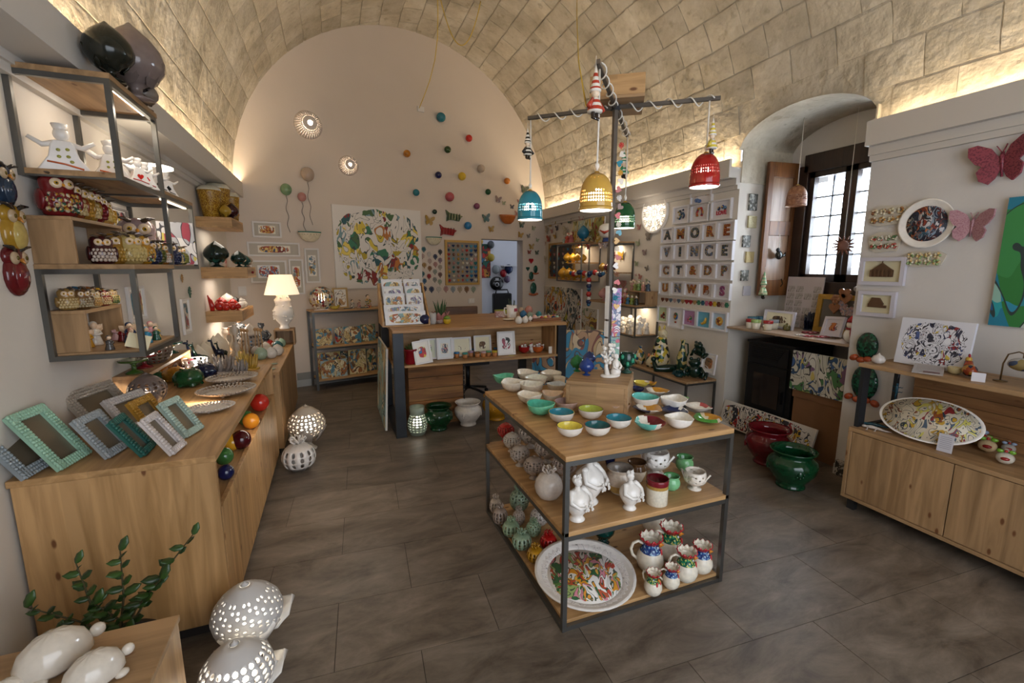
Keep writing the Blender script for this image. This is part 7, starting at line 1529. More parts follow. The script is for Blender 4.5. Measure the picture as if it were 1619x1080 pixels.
# floating shelf goods
y5=5.42
vz=mottle(['a8801f','8a621a','b8943a','7a5014'],40,.15,.3)
def basket_vase(x,y,z,h,w,l): 
    t=thing('basket_vase',l,'vase',T(x,y,z)@Sc(w,w,h),'vases with woven pattern'); ob('vase_body',geo('bskv',lambda:MB().lathe([(.30,0),(.33,.02),(.48,.8),(.5,.86)],24)),vz,t); ob('white_shoulder',geo('bsks',lambda:MB().lathe([(.5,.86),(.48,.92),(.40,.98),(.36,1.0),(.001,1.0)],24)),glaze('c8c0a8'),t)
basket_vase(-1.085,5.42,2.132,.30,.21,'front amber vase with a woven pattern on the highest floating shelf'); basket_vase(-1.06,5.66,2.132,.36,.24,'larger amber woven vase behind the front one'); basket_vase(-.97,5.83,2.132,.30,.16,'farthest amber woven vase at the shelf end')
pumo((-.955,5.38,2.132),.13,glaze('a8862a'),None,'mustard glazed pumo beside the woven vases',None,1,1.1); pumo((-.93,5.57,2.132),.17,glaze('3a1218'),None,'dark maroon glazed pumo on the highest floating shelf',None,2); pumo((-.94,5.70,2.132),.13,glaze('a87a3a'),None,'small tan pumo at the front corner of the highest floating shelf',None,3,1.1)
for x,y,h,c,l in ((-1.08,5.42,.26,'0d2420','large blackish green pumo on the middle floating shelf'),(-.90,5.50,.17,'0f2a26','medium dark green pumo on the middle floating shelf'),(-.865,5.65,.13,'1a4440','small teal green pumo on the middle floating shelf'),(-.86,5.78,.12,'8a7a6a','small beige figure pumo at the end of the middle floating shelf')): pumo((x,y,1.648),h,glaze(c),glaze('1f5048') if c!='8a7a6a' else None,l,'dark pumi on the middle floating shelf',rnd.random()*6,1.15)
L_=[]
for i,(n,c) in enumerate((('mint','a0b49a'),('white','cfc8bc'),('teal','1f5a52'),('pink','c09a92'),('blue','2f6a9a'),('red','a82a24'),('ivory','d8cfc0'))): o=ob('roof_tile_ornament',geo('rto',lambda:MB().lathe([(.045,0),(.05,.02),(.05,.10),(.03,.12),(.001,.12)],12)),mottle([c,c,'d0c8bc'],60,.3,.4),None,T(-1.12+.03*(i%2),5.52+.028*i+.0,1.648),None,'ornament','speckled cylinders on the middle floating shelf'); L_.append((o,f'{n} speckled ceramic cylinder',Vector((-1.1,5.52+.03*i,1.7))))
autolabel(L_,'on the middle floating shelf')
L_=[]
rz=1.211
for x,y,s,k,n,c in ((-1.15,5.36,.17,0,'tall red','a8201a'),(-1.09,5.40,.12,1,'red knotted','b0241c'),(-1.03,5.37,.10,1,'round red','b8281e'),(-1.10,5.52,.13,2,'large red','b0241c'),(-.98,5.42,.095,1,'shiny red','b8281e'),(-.93,5.38,.075,2,'small red','a8201a'),(-1.0,5.55,.11,2,'bright red','b8281e'),(-1.08,5.72,.16,2,'white','d8d0c4'),(-1.0,5.70,.12,2,'black','15110f'),(-.93,5.60,.10,1,'white knotted','d8d0c4'),(-.93,5.75,.09,1,'small white','dcd6cc'),(-.97,5.85,.1,2,'ivory','d0c8bc')):
    if k==1: bundle((x,y,rz),s*.8,glaze(c,.1),'x',None,9); o=[q for q in C.objects if q.get('label')=='x'][-1]; d=f'{n} jar'
    elif k==2: o=pumo((x,y,rz),s,glaze(c,.1),None,'x',None,rnd.random()*6,1.2); d=f'{n} pumo'
    else: o=thing('chili_ornament','x','ornament',T(x,y,rz)); ob('chili',MB().tube([(0,0,0),(0,0,.05),(-.01,0,.10),(-.03,0,.16)],[.02,.024,.02,.004],9),glaze(c),o); d=f'{n} chili'
    o['group']='red and white ceramics on the lowest floating shelf'; L_.append((o,d+' ceramic',Vector((x,y,rz))))
autolabel(L_,'on the lowest floating shelf')
# ================================================================ RIGHT REAR WALL
RX=3.75; NR=Vector((-1,0,0)); P4=crop(850,320,3.6); P5=crop(1030,270,3.6)
def onr(f,x,y,xw=RX-.001): return ox(*f(x,y),xw)
def MR(p,**k): return wallM(p,NR,**k)
def letter_geo(ch):
    cu=bpy.data.curves.new('letter','FONT'); cu.body=ch; cu.size=1; cu.extrude=.06; cu.offset=.036; cu.bevel_depth=.012; cu.align_x='CENTER'; cu.align_y='CENTER'
    o=bpy.data.objects.new('tmp',cu); C.objects.link(o); dg_=bpy.context.evaluated_depsgraph_get(); me=bpy.data.meshes.new_from_object(o.evaluated_get(dg_)); bpy.data.objects.remove(o)
    me.materials.clear(); me.materials.append(None); return me
pals={'n':['14224a','1c3c60','a89040','101828','1f5568'],'r':['a01c1c','b8801a','1c3c50','b89a2a','7a1c30'],'o':['a0401a','6a1010','b8801a','4a1c10'],'g':['135a38','b8901a','9a2418','1f5590'],'p':['a03a68','7a1c30','a86a80','344a80'],'b':['2a4a8a','1a1a2a','c8a03a','5a8ab0']}
L_=[]
def lframe(x0,y0,x1,y1,ch,pal,desc,roll=0,sz=.74):
    a=onr(P5,x0,y0); b=onr(P5,x1,y1); c=(a+b)/2; w=abs(a.y-b.y); h=abs(a.z-b.z)
    t=picture(MR(c,roll=roll),w*.97,h*.97,.017,plain('dcd9da',.4),None,None,'d8d4d6',.035,group='white letter frames on the right wall',name='letter_frame'); t['label']=desc
    if ch: ob('letter',geo(('L',ch),None) if ('L',ch) in GEO else GEO.setdefault(('L',ch),letter_geo(ch)),mottle(pals[pal],26,.3,.1),t,T(0,-.014,0)@Rx(PI/2)@Sc(h*sz))
    return t
rows=[('AMORE','nrnro',((66,327,130,413),(138,318,208,410),(216,309,292,405),(299,298,381,399),(388,289,484,394))),
('VINCE','bnbbn',((60,424,128,513),(134,418,206,512),(210,412,292,511),(293,408,374,511),(376,404,472,510))),
('CT&DP','gnrgg',((56,528,122,612),(126,525,198,613),(202,524,282,615),(285,522,370,620),(374,521,466,626))),
('UNWBS','rbrop',((52,625,116,712),(120,625,192,716),(196,630,274,722),(278,633,358,732),(364,637,456,740)))]
for r,(txt,pl_,bx) in enumerate(rows):
    for k,(ch,pp,b_) in enumerate(zip(txt,pl_,bx)):
        rr_=['upper','second','third','lowest'][r]; dd=('second ' if ch=='E' and r==1 else '')+f'white frame holding a multicoloured {"ampersand like sign" if ch=="&" else "letter "+ch}, {rr_} letter row'
        lframe(*b_,ch,pp,dd)
def misc(x0,y0,x1,y1,desc,fn,mount='d8d4d6'):
    a=onr(P5,x0,y0); b=onr(P5,x1,y1); c=(a+b)/2; w=abs(a.y-b.y); h=abs(a.z-b.z)
    t=picture(MR(c),w,h,.017,plain('dcd9da',.4),None,desc,mount,.035,group='white picture frames around the letters',name='motif_frame'); fn(t,w,h); return t
def arcs(t,w,h,cols):
    for i,c in enumerate(cols):
        R_=w*.30-.011*i; ob('rainbow_band',MB().tube([(R_*math.cos(a),-.018,R_*math.sin(a)-.005) for a in [PI*k/10 for k in range(11)]],.0065,5),glaze(c),t)
    ob('cloud',MB().ell((-w*.2,-.02,-h*.2),(.035,.012,.022),8,6).ell((-w*.08,-.02,-h*.26),(.03,.012,.02),8,6),glaze('4a6aa0'),t)
misc(235,100,352,188,'highest white frame with a rainbow and cloud',lambda t,w,h:arcs(t,w,h,['b02a26','c8982a','3a8a5a','2a5a9a']))
misc(135,208,220,296,'white frame with a dark blue curled sign, left of the trio',lambda t,w,h:ob('curled_sign',MB().tube([(-.05,-.02,.03),(-.02,-.02,.045),(0,-.02,.02),(-.03,-.02,0),(0,-.02,-.02),(-.02,-.02,-.045),(-.055,-.02,-.03)],.011,7).tube([(0,-.02,0),(.03,-.02,.02),(.05,-.02,-.01),(.03,-.02,-.04)],.010,7).ell((.03,-.02,.05),.011,8,5),mottle(pals['n'],40,.3),t))
misc(235,193,332,285,'white frame with a horseshoe of small flowers',lambda t,w,h:ob('horseshoe',MB().tube([(-.03,-.02,-.04),(-.04,-.02,0),(-.02,-.02,.045),(.02,-.02,.045),(.04,-.02,0),(.03,-.02,-.04)],.013,7),mottle(pals['r'],40,.3),t))
def lovef(t,w,h):
    ob('word_letters',GEO.setdefault(('L','LOVE'),letter_geo('LOVE')),mottle(['b02a4a','c83a3a','8a2a4a'],30,.3),t,T(0,-.014,-h*.16)@Rx(PI/2)@Sc(.055)); m=MB()
    for k,x in enumerate((-.03,.02,.05)): m.ell((x,-.02,.012+.012*(k%2)),(.017,.012,.022),8,5)
    ob('small_figures',m,mottle(pals['b'],40,.3),t)
misc(352,173,460,272,'white frame reading LOVE under small figures, right of the trio',lovef)
for k,(bx,mt,nm,sh) in enumerate((((45,765,100,868),'b8c8a0','white frame with a little green backed flower pot','pot'),((106,770,185,902),'dcdce0','white frame with a patterned hot air balloon','bal'),((190,783,262,892),'b88ab0','white frame with pink roses on lilac','rose'),((268,790,346,905),'6ab0c8','white frame with a yellow moon on blue','moon'),((353,797,436,918),'b8ccdc','white frame with a yellow round lion on pale blue','lion'))):
    def fn(t,w,h,sh=sh):
        g_=mottle({'pot':pals['o'],'bal':pals['g'],'rose':['b04a6a','d88a9a','2a6a3a'],'moon':['c89a2a','d8b04a'],'lion':['c88a2a','7a3a1a','d8b04a']}[sh],50,.3)
        if sh=='bal': m=MB().ell((0,-.02,.015),(.035,.015,.045),12,8).box(-.01,.01,-.025,-.01,-.065,-.045)
        elif sh=='moon': m=MB().tube([(.03,-.02,.02),(.015,-.02,-.03),(-.02,-.02,-.05),(-.04,-.02,-.04)],[.01,.018,.014,.005],7)
        elif sh=='lion':
            m=MB()
            for i in range(12): a=i*PI/6; m.ell((.036*math.cos(a),-.018,.036*math.sin(a)),(.012,.01,.012),6,4)
            m.ell((0,-.022,0),(.028,.014,.028),10,6)
        else:
            m=MB(); q=random.Random(5)
            for i in range(9): m.ell((q.uniform(-.025,.025),-.02,q.uniform(-.05,.02)),(.013,.01,.013),7,5)
        ob('ceramic_motif',m,g_,t)
    misc(*bx,nm,fn,mt)
# strip of little ceramics between the frames
L_=[]
for k in range(17):
    x=66+ (430-66)*k/16; y=732+(765-732)*k/16; p=onr(P5,x,y); n,c=[('brown','6a3a2a'),('brown','6a3a2a'),('grey blue','5a6a78'),('pale pink','b89a92'),('grey blue','5a6a78'),('tan','a8845a'),('red','9a2028'),('red','9a2028'),('tan','a8845a'),('green','3a7a5a'),('teal','2a5a6a'),('pink','c0708a'),('red','9a2028'),('yellow','c8a83a'),('brown','6a3a2a'),('pale pink','b89a92'),('green','3a7a5a')][k]
    if k<9: o=ob('small_heart',geo('heart',g_heart),glaze(c),None,MR(p)@Sc(.055),None,'ornament','small ceramics between the letter frames'); d=f'little {n} heart'
    else: o=ob('small_flower',geo('daisy',lambda:(lambda m:[m.ell((.3*math.cos(i*PI/3),-.08,.3*math.sin(i*PI/3)),(.2,.08,.2),7,5) for i in range(6)] and m.ell((0,-.12,0),(.16,.1,.16),7,5))(MB())),glaze(c),None,MR(p)@Sc(.06),None,'ornament','small ceramics between the letter frames'); d=f'little {n} daisy'
    L_.append((o,d,p))
autolabel(L_,'under the lettered frames')
# rose window lamp
p=onr(crop(800,80,3.6),850,925); w=psz(p,165/3.6)*1.38; t=thing('rose_lamp','round white openwork rose window lamp glowing on the right wall','lamp',MR(p)@Rx(PI/2)@Sc(w/2))
ob('outer_ring',MB().lathe([(1.0,0),(1.0,.09),(.96,.12),(.9,.12),(.87,.08),(.87,0)],48,caps=False),WHG,t); ob('glowing_back',MB().lathe([(.88,.01),(.88,.02),(.001,.02)],40),emit('fff2dc',1.5),t)
m=MB()
for R_,n in ((.30,1),(.58,6),(.80,12)):
    for i in range(n if n>1 else 1):
        a=2*PI*i/n; cx,cy=(R_ if n>1 else 0)*math.cos(a),(R_ if n>1 else 0)*math.sin(a); r_=.16 if n>1 else .2
        if R_==.8: r_=.12
        m.tube([(cx+r_*math.cos(b),cy+r_*math.sin(b),.06) for b in [2*PI*k/12 for k in range(13)]],.028,5)
        for k in range(4): b=k*PI/2+a; m.tube([(cx,cy,.06),(cx+r_*math.cos(b),cy+r_*math.sin(b),.06)],.02,4)
for i in range(12): a=2*PI*i/12; m.tube([(.2*math.cos(a),.2*math.sin(a),.06),(.88*math.cos(a+.13),.88*math.sin(a+.13),.06)],.024,4)
ob('tracery',m,WHG,t); point('rose_glow',p+NR*.25,1.5,NEUT,.08)
# butterflies on the right rear wall
Q4=crop(840,300,9.0); BF=[]
for x,y,r,c in ((355,405,78,'mustard'),(205,460,44,'maroon'),(288,485,44,'mustard'),(500,378,28,'sage green'),(560,435,50,'teal'),(438,480,20,'grey'),(380,545,38,'navy'),(240,575,48,'beige'),(307,587,34,'pink'),(160,635,50,'beige'),(500,590,62,'cream'),(350,660,36,'mustard'),(262,700,48,'red'),(205,765,30,'light pink'),(735,385,74,'light pink'),(160,905,30,'navy'),(208,995,55,'cream'),(695,920,52,'brown'),(40,555,34,'sage green')):
    if x<135: continue
    p=onr(Q4,x,y); BF.append((butterfly(p,NR,psz(p,2*r/9)*1.25,mottle([bcol[c],bcol[c],'8a7a60'],60,.25,.3),rnd.uniform(-.4,.4),'butterflies on the right rear wall'),f'{c} ceramic butterfly',p))
for x,y,r,c in ((1030,260,16,'pink'),):
    pass
Q5=crop(940,340,9.0)
for x,y,r,c in ((648,175,40,'pink'),(782,310,52,'grey'),(637,398,42,'sage green'),(730,535,42,'mauve'),(610,695,36,'sage green'),(758,760,36,'grey'),(598,855,20,'light pink'),(662,885,38,'pink'),(752,930,22,'sage green')):
    p=onr(Q5,x,y); BF.append((butterfly(p,NR,psz(p,2*r/9)*1.25,mottle([bcol[c],bcol[c],'8a7a60'],60,.25,.3),rnd.uniform(-.4,.4),'butterflies on the right rear wall'),f'{c} ceramic butterfly',p))
autolabel(BF,'on the right wall')
# framed dark board of tiny ceramics, painting above the shelf, tall canvas, leaning town canvas
a=onr(P4,70,235); b=onr(P4,212,440); c=(a+b)/2; picture(MR(c),abs(a.y-b.y),abs(a.z-b.z),.035,plain('a8803a',.4,.2),None,'gold framed dark board full of small butterflies and figures','4a4440',.03,'display board',margin=0,name='display_board')
L_=[]; W_,H_=abs(a.y-b.y)-.11,abs(a.z-b.z)-.1
for j in range(8):
    for i in range(6):
        if (i*7+j*3)%9==8: continue
        n,cx=mc[(i*5+j*3)%10]; u=-W_/2+W_*i/5; v=H_/2-H_*j/7; M=MR(c)@T(u,-.012,v); k=(i+j)%2; o=ob('small_butterfly' if k else 'small_figure',geo('bfly',g_bfly) if k else geo('tree',g_tree),glaze(cx),None,M@Sc(.085,.05,.06),None,'magnet','small ceramics on the dark gold framed board'); L_.append((o,f'tiny {n} {"butterfly" if k else "rosette"}',M.translation))
autolabel(L_,'on the dark board')
a=onr(P4,205,112,3.66); b=onr(P4,380,250,3.66); c=(a+b)/2; c.x=3.66; 0; canvas(MR(c,tilt=-.05),abs(a.y-b.y),abs(a.z-b.z),paint(110,'c8cdb8',['c8a84a','d8cc94','8a2a2a','a8b8b0','e0d4a8','8a8a4a'],9,'5a4a2a',.8,1.3),'painting of a golden hill town standing on the far wall shelf',.02)
a=onr(P4,48,475); b=onr(P4,250,755); 0; c=(a+b)/2; canvas(MR(c),abs(a.y-b.y),abs(a.z-b.z),paint(111,'c8bfb0',['c8942a','2a3a3a','c85a2a','d8cdb8','4a5a5a','e0d8c8','a8a03a','d0c8b8'],11,'22282a',.6,1.05,inkw=.07),'tall canvas of slender figures in black and orange on the right wall',.03)
a=onr(P4,262,595); b=onr(P4,345,750); c=(a+b)/2; canvas(MR(c),abs(a.y-b.y),abs(a.z-b.z),paint(112,'c8bfb0',['7a4a2a','c8b08a','8a9a7a','c8a84a'],8,'5a5a4a',.6,1.0),'narrow canvas with a brown tower beside the pole',.03)
p0=oz(895,590,0); 
canvas(T(2.74,4.95,.45)@Rz(-.32)@Rx(-.14),1.0,.84,paint(113,'2f86a8',['2f86a8','3a9abf','c8a878','b8906a','d8c09a','8a4a3a','2f86a8'],8,'5a4030',.8,1.6),'large blue canvas of house gables leaning behind the display table',.03)
# shelf ceramics: yellow pumi, maroon mushrooms, pink pumi, nativity figures
def rowp(lst,where):
    L=[]
    for (x,y,z,h,c,n) in lst: o=pumo((x,y,z),h,glaze(c),None,'x','pumi on the right wall shelves',rnd.random()*6,1.15); L.append((o,f'{n} pumo',Vector((x,y,z))))
    autolabel(L,where)
rowp([(3.55,6.62,1.716,.16,'c09028','amber yellow'),(3.56,6.46,1.716,.15,'c09028','amber yellow'),(3.55,6.30,1.716,.14,'c09028','amber yellow'),(3.56,6.14,1.716,.13,'c09028','amber yellow'),(3.50,6.66,1.448,.2,'b8882a','mustard yellow'),(3.50,6.46,1.448,.19,'b8882a','mustard yellow'),(3.50,6.28,1.448,.17,'b8882a','mustard yellow'),(3.52,6.10,1.448,.16,'b8882a','mustard yellow')],'on the far shelf')
rowp([(3.54,5.56,1.579,.13,'8a6a2a','golden'),(3.54,5.44,1.579,.12,'4a1218','maroon'),(3.53,5.30,1.579,.16,'4a1218','large maroon')],'on the corner shelf')
rowp([(3.52,5.47,1.186,.18,'c08a84','salmon pink'),(3.53,5.27,1.186,.22,'b87a72','large dusky pink'),(3.65,5.38,1.186,.15,'c8a09a','pale pink')],'on the lower corner board')
def rowf(lst,where,grp,cat='figurine'):
    L=[]
    for (x,y,z,h,c,n,wg) in lst: o=figure((x,y,z),h,-1.0+rnd.uniform(-.3,.3),c,'dcc8b0' if not n.startswith('white') else WHG,c,None,grp,wg); L.append((o,f'{n} figurine',Vector((x,y,z))))
    autolabel(L,where)
rowf([(3.50,5.05,1.186,.13,'d8ccc0','ivory',1),(3.46,4.98,1.186,.12,'9a2a3a','crimson',0),(3.58,5.06,1.186,.19,'c88a84','tall pink',1),(3.50,4.90,1.186,.12,'a87a2a','amber',0),(3.46,4.82,1.186,.12,'2a6a8a','blue',0),(3.46,4.74,1.186,.12,'7a8a3a','olive',0),(3.46,4.65,1.186,.12,'1f2a26','black',0),(3.64,4.93,1.351,.12,'8a8a4a','khaki',0),(3.64,4.85,1.351,.13,'6a8a4a','green',1),(3.64,4.76,1.351,.12,'c08a7a','pink robed',0),(3.64,4.67,1.351,.13,'3a4a5a','grey blue',0),(3.66,5.0,1.351,.14,'b88a84','rose',1)],'on the corner shelf','nativity figures above the white ones')
rowf([(3.44,5.05,.813,.14,'dcd4c8','white small',0),(3.50,4.98,.813,.20,'e0d8cc','white winged',1),(3.58,4.93,.813,.22,'e0d8cc','white tall',1),(3.46,4.90,.813,.13,'dcd4c8','white seated',0),(3.48,4.80,.813,.18,'e0d8cc','white kneeling',1),(3.64,4.82,.813,.22,'e4dcd0','white tallest',1),(3.44,4.72,.813,.12,'dcd4c8','white little',0),(3.55,4.70,.813,.16,'e0d8cc','white angel',1),(3.64,4.66,.813,.15,'dcd4c8','white rear',0)],'in the lit shelf','white nativity figures')
# blue and white pieces on top of the far shelf and the round faced figure
rowf([(3.48,6.62,2.021,.10,'9aa8a0','pale mint',0),(3.48,6.50,2.021,.16,'b84a3a','red and white',0),(3.48,6.38,2.021,.17,'a85a5a','rosy',0)],'on top of the far shelf','figures on the far shelf')
pumo((3.50,6.05,2.021),.24,glaze('1f6a8a'),None,'turquoise blue pumo on top of the far wall shelf',None,1,1)
t=thing('clown_vase','white smiling head vase with a blue base on the corner shelf','vase',T(3.55,5.48,1.981)@Rz(-.9)); ob('head',MB().lathe([(.05,.06),(.10,.09),(.125,.15),(.11,.22),(.07,.25),(.001,.26)],24),WHG,t); ob('blue_base',MB().lathe([(.06,0),(.065,.01),(.06,.06),(.001,.06)],20),glaze('1f3a7a'),t); ob('red_smile',MB().tube([(-.07,-.095,.16),(0,-.125,.125),(.07,-.095,.16)],[.012,.02,.012],7),glaze('a83a2a'),t)
L_=[]
for y,x,c,n,g in ((5.72,3.41,'9a4a44','dusty red butterfly','bfly'),(5.40,3.41,'c8b0a8','pale pink butterfly','bfly'),(5.28,3.41,'a8a0a4','lilac butterfly','bfly'),(5.62,3.74,'6a1c20','maroon coral','tree'),(5.40,3.74,'b8903a','mustard butterfly','bfly')):
    z=1.93 if x<3.5 else 1.80; o=ob('hanging_ornament',geo(g,g_bfly if g=='bfly' else g_tree),glaze(c),None,MR(Vector((x if x<3.5 else 3.748,y,z)))@Sc(.10 if x<3.5 else .15),None,'ornament','ornaments around the corner shelf'); L_.append((o,f'{n} ceramic',Vector((x,y,z))))
autolabel(L_,'by the corner shelf')
for k,y in enumerate((5.46,5.33)): ob('pink_heart',geo('heart',g_heart),glaze('b88478'),None,MR(Vector((3.748,y,1.42)))@Sc(.12),('left','right')[k]+' of two pink ceramic hearts on the wall behind the shelf','ornament','pink hearts')
# garlands strung in front
for (xa,ya,xb,yb,n,l) in ((190,402,372,405,13,'garland of small blue and red beads strung across the far shelf'),(292,415,290,585,9,'garland of red and white beads hanging below the far shelf')):
    t=thing('bead_garland',l,'garland',T(0,0,0)); m=MB()
    A_=[oy(*P4(xa+(xb-xa)*i/(n-1),ya+(yb-ya)*i/(n-1)+8*math.sin(i*1.3)),4.5) for i in range(n)]
    A_=[ox(*P4(xa+(xb-xa)*i/(n-1),ya+(yb-ya)*i/(n-1)+6*math.sin(i*1.3)),3.40) for i in range(n)]; base=A_[0]; t.location=base
    ob('string',MB().tube([tuple(v-base) for v in A_],.004,4),cordm,t)
    for i,v in enumerate(A_): ob('bead',geo('gbead',lambda:MB().ell((0,0,0),.03,10,7)),glaze(['2a5a7a','a82a26','d8d0c8','1d2c50'][i%4]),t,T(*(v-base))@Sc(1.0+.3*(i%2)))
# frog plaque etc.
p=onr(P4,945,835); t=thing('frog_plaque','dark green climbing frog ceramic on the wall above the bench','wall ceramic',MR(p)@Rx(0)); frog(t,0,.19,fg,T(0,-.03,-.08)@Rx(.2)@Sc(.19))
# bench ceramics
BZ=.485
def bn(x,y): return oz(*P4(x,y),BZ)
p=bn(567,917); p=Vector((3.40,4.50,BZ)); dec=mottle(['c8b07a','2a4a6a','d8ccaa','3a5a3a','b8862a'],24,.2)
ob('painted_vase',MB().lathe([(.04,0),(.065,.05),(.07,.10),(.05,.15),(.02,.18),(.02,.21),(.028,.22),(.001,.22)],22),dec,None,T(3.42,4.48,BZ),'small round painted vase with narrow neck on the bench','vase')
t=thing('hare_figure','tall painted ceramic animal sitting upright on the bench, yellow and green','figurine',T(3.58,4.30,BZ)); ob('body',MB().lathe([(.10,0),(.12,.04),(.10,.16),(.07,.28),(.06,.34),(.03,.36)],20),mottle(['c8b03a','2a5a3a','1a1c1a','d8ccaa'],26,.2),t); ob('head',MB().ell((0,-.02,.39),(.055,.06,.055),12,8).ell((-.02,-.075,.375),(.025,.03,.02),8,5),glaze('d8cca8'),t)
for s in (-1,1): ob('ear',MB().ell((s*.035,0,.45),(.014,.01,.035),8,6),glaze('c8b03a'),t)
t=thing('mouse_jar','little round cream mouse jar with orange ears on the bench','jar',T(3.44,4.28,BZ)); ob('body',MB().lathe([(.05,0),(.07,.03),(.075,.07),(.05,.12),(.02,.14),(.001,.145)],20),mottle(['d8ccaa','2a4a4a','d8ccaa','c8a03a'],30,.2),t)
for s in (-1,1): ob('ear',MB().ell((s*.045,0,.145),(.022,.008,.022),9,6),glaze('c87a4a'),t)
t=thing('tall_bottle','tall patterned ceramic jug bottle with a handle on the bench','jug',T(3.56,3.92,BZ)); ob('bottle',MB().lathe([(.055,0),(.06,.02),(.055,.18),(.03,.26),(.02,.30),(.02,.35),(.028,.37),(.001,.37)],20),mottle(['1c3a2a','c8b878','2a4a3a','b8a860'],30,.2),t); ob('handle',MB().tube([(.02,0,.33),(.07,0,.32),(.085,0,.22),(.05,0,.14)],.009,7),glaze('1c3a2a'),t)
t=thing('lizard_figure','dark green reclining ceramic creature in the middle of the bench','figurine',T(3.44,4.02,BZ)); ob('body',MB().tube([(-.12,.08,.12),(-.10,.06,.03),(0,0,.035),(.10,-.04,.045),(.16,-.05,.10)],[.02,.04,.05,.04,.012],10),fg,t); ob('head',MB().ell((-.12,.08,.14),(.035,.03,.03),9,6),fg,t)
t=thing('sea_urchin','spiky dark teal ceramic urchin at the front of the bench','ornament',T(3.38,3.76,BZ)); m=MB().ell((0,0,.03),(.05,.05,.03),10,6); q=random.Random(2)
for k in range(60): a=k*2.4; b_=math.acos(1-k/60); m.tube([(.04*math.sin(b_)*math.cos(a),.04*math.sin(b_)*math.sin(a),.03+.02*math.cos(b_)),(.075*math.sin(b_)*math.cos(a),.075*math.sin(b_)*math.sin(a),.03+.06*math.cos(b_))],[.006,.002],4)
ob('spines',m,glaze('0f3a3a'),t)
t=thing('frog_figure','big dark green seated ceramic frog at the end of the bench','figurine',T(3.52,3.68,BZ)@Rz(-.9)); frog(t,0,.24,fg)
picture(MR(Vector((3.735,3.70,.62)),tilt=-.12),.2,.22,.018,plain('dcd9da',.4),paint(120,'e0dcd8',['b87a4a','8a6a4a'],20,'4a3a30',.7,.8),'white frame leaning behind the big green frog',margin=.2)
# white speckled bowl on the floor under the table
p=oz(1130,690,0); bowl((p.x,p.y,0),.24,mottle(['c8c8c6','e0dedc','a8a8a6'],60,.3,.4),glaze('c8c8c6'),glaze('c8c8c6'),0,.02,None,0,'grey white hammered bowl on the floor beyond the display table',None,.55)
# ================================================================ NICHE
# stone pieces on the niche side wall (plane y=NY1)
L_=[]
for x,y,w,h,c,n in ((573,180,50,98,'8a8a84','grey stone like'),(568,292,52,72,'b8ae86','cream yellow'),(535,402,46,70,'8a8a84','grey stone like'),(554,492,48,66,'b8a674','cream yellow'),(525,596,44,64,'8a8a84','grey stone like'),(538,683,44,58,'bdbac0','white')):
    p=oy(*P5(x,y),NY1); s=psz(p,w/3.6)*1.25; hh=psz(p,h/3.6)*.93; t=ob('wall_tile',MB().box(-s/2,s/2,-.018,0,-hh/2,hh/2),mottle(['6f706c','a9a9a2','55564f'],42,.7,.8) if 'grey' in n else plain(c,.6,bump=.4,bscale=70),None,T(p.x,NY1-.0005,p.z),None,'wall tile','textured tiles on the niche side wall'); bevel(t,.004); L_.append((t,f'{n} textured tile',p))
autolabel(L_,'beside the shutter')
# shutter folded against the side wall
shw=wood('z','8a5a30','5a361c',.4,.9,False); shp=plain('c8bcb4',.5,var=.12)
hx0,hx1,hz0,hz1=4.02,4.39,1.36,2.66
f=Fur('window_shutter','honey brown wooden window shutter folded open beside the window','shutter',(4.2,3.38,hz0),rot=math.radians(-6)); yb=3.37
def sb(n_,x0,x1,z0,z1,y0=0,y1=.035,mat=shw): return f.part(n_,MB().box(x0-4.2,x1-4.2,y0,y1,z0-hz0,z1-hz0),mat,.003,local=True)
sb('stile',hx0,hx0+.06,hz0,hz1); sb('stile',hx1-.06,hx1,hz0,hz1); sb('rail',hx0+.06,hx1-.06,hz1-.14,hz1); sb('rail',hx0+.06,hx1-.06,hz0,hz0+.16); sb('rail',hx0+.06,hx1-.06,1.96,2.10)
sb('panel',hx0+.06,hx1-.06,hz0+.16,1.96,.012,.024,wood('z','a88a70','86664c',.3,1,False)); sb('panel',hx0+.06,hx1-.06,2.10,hz1-.14,.012,.024,wood('z','a88a70','86664c',.3,1,False))
f.part('ring_pull',MB().tube([(.07,-.012,.14+.03*1),(.085,-.02,.12),(.07,-.012,.09)],.005,6),plain('2a2622',.4,.6),local=True)
# small hanging figures at the shutter, bell lamp and sun in the window
p=oy(*P5(728,480),3.34); t=thing('dragon_ornament','small black ceramic dragon hanging on the shutter','ornament',T(p.x,3.345,p.z)); ob('body',MB().ell((0,0,0),(.04,.03,.045),9,6).ell((-.02,0,.05),(.02,.018,.022),8,5).tube([(.03,0,-.01),(.08,0,0),(.085,0,.03)],[.02,.012,.004],6),glaze('1a1c1a'),t); ob('string',MB().tube([(0,0,.07),(0,.01,.2)],.003,4),cordm,t)
elf_p=oy(*P5(638,660),3.40); elf(4.035,3.364,elf_p.z-.12,.27,'8ab88a','c8c8a0','pale green elf hanging at the lower corner of the shutter')
p=ox(*P5(822,200),4.05); t=bell_lamp((p.x,p.y),p.z,psz(p,104/3.6),psz(p,112/3.6),mottle(['9a6a4a','8a5a3e','a87a5a'],50,.5,.1),'x','unlit terracotta bell hanging in front of the window',False,0)
zt_=nz(p.y)-p.z; ob('cord',MB().tube([(0,0,.1),(0,0,zt_)],.0035,5),cordm,t)
p=ox(*crop(1160,150,2.919)(505,695),4.25); t=thing('sun_ornament','terracotta sun face hanging in front of the window bars','ornament',T(*p)@Rz(-.9)@Sc(1.0)); R_b=psz(p,72/2.919)/2*.9; tm_=glaze('8a5a48',.4)
ob('face',MB().ell((0,0,0),(R_b*.7,R_b*.3,R_b*.7),14,9),tm_,t)
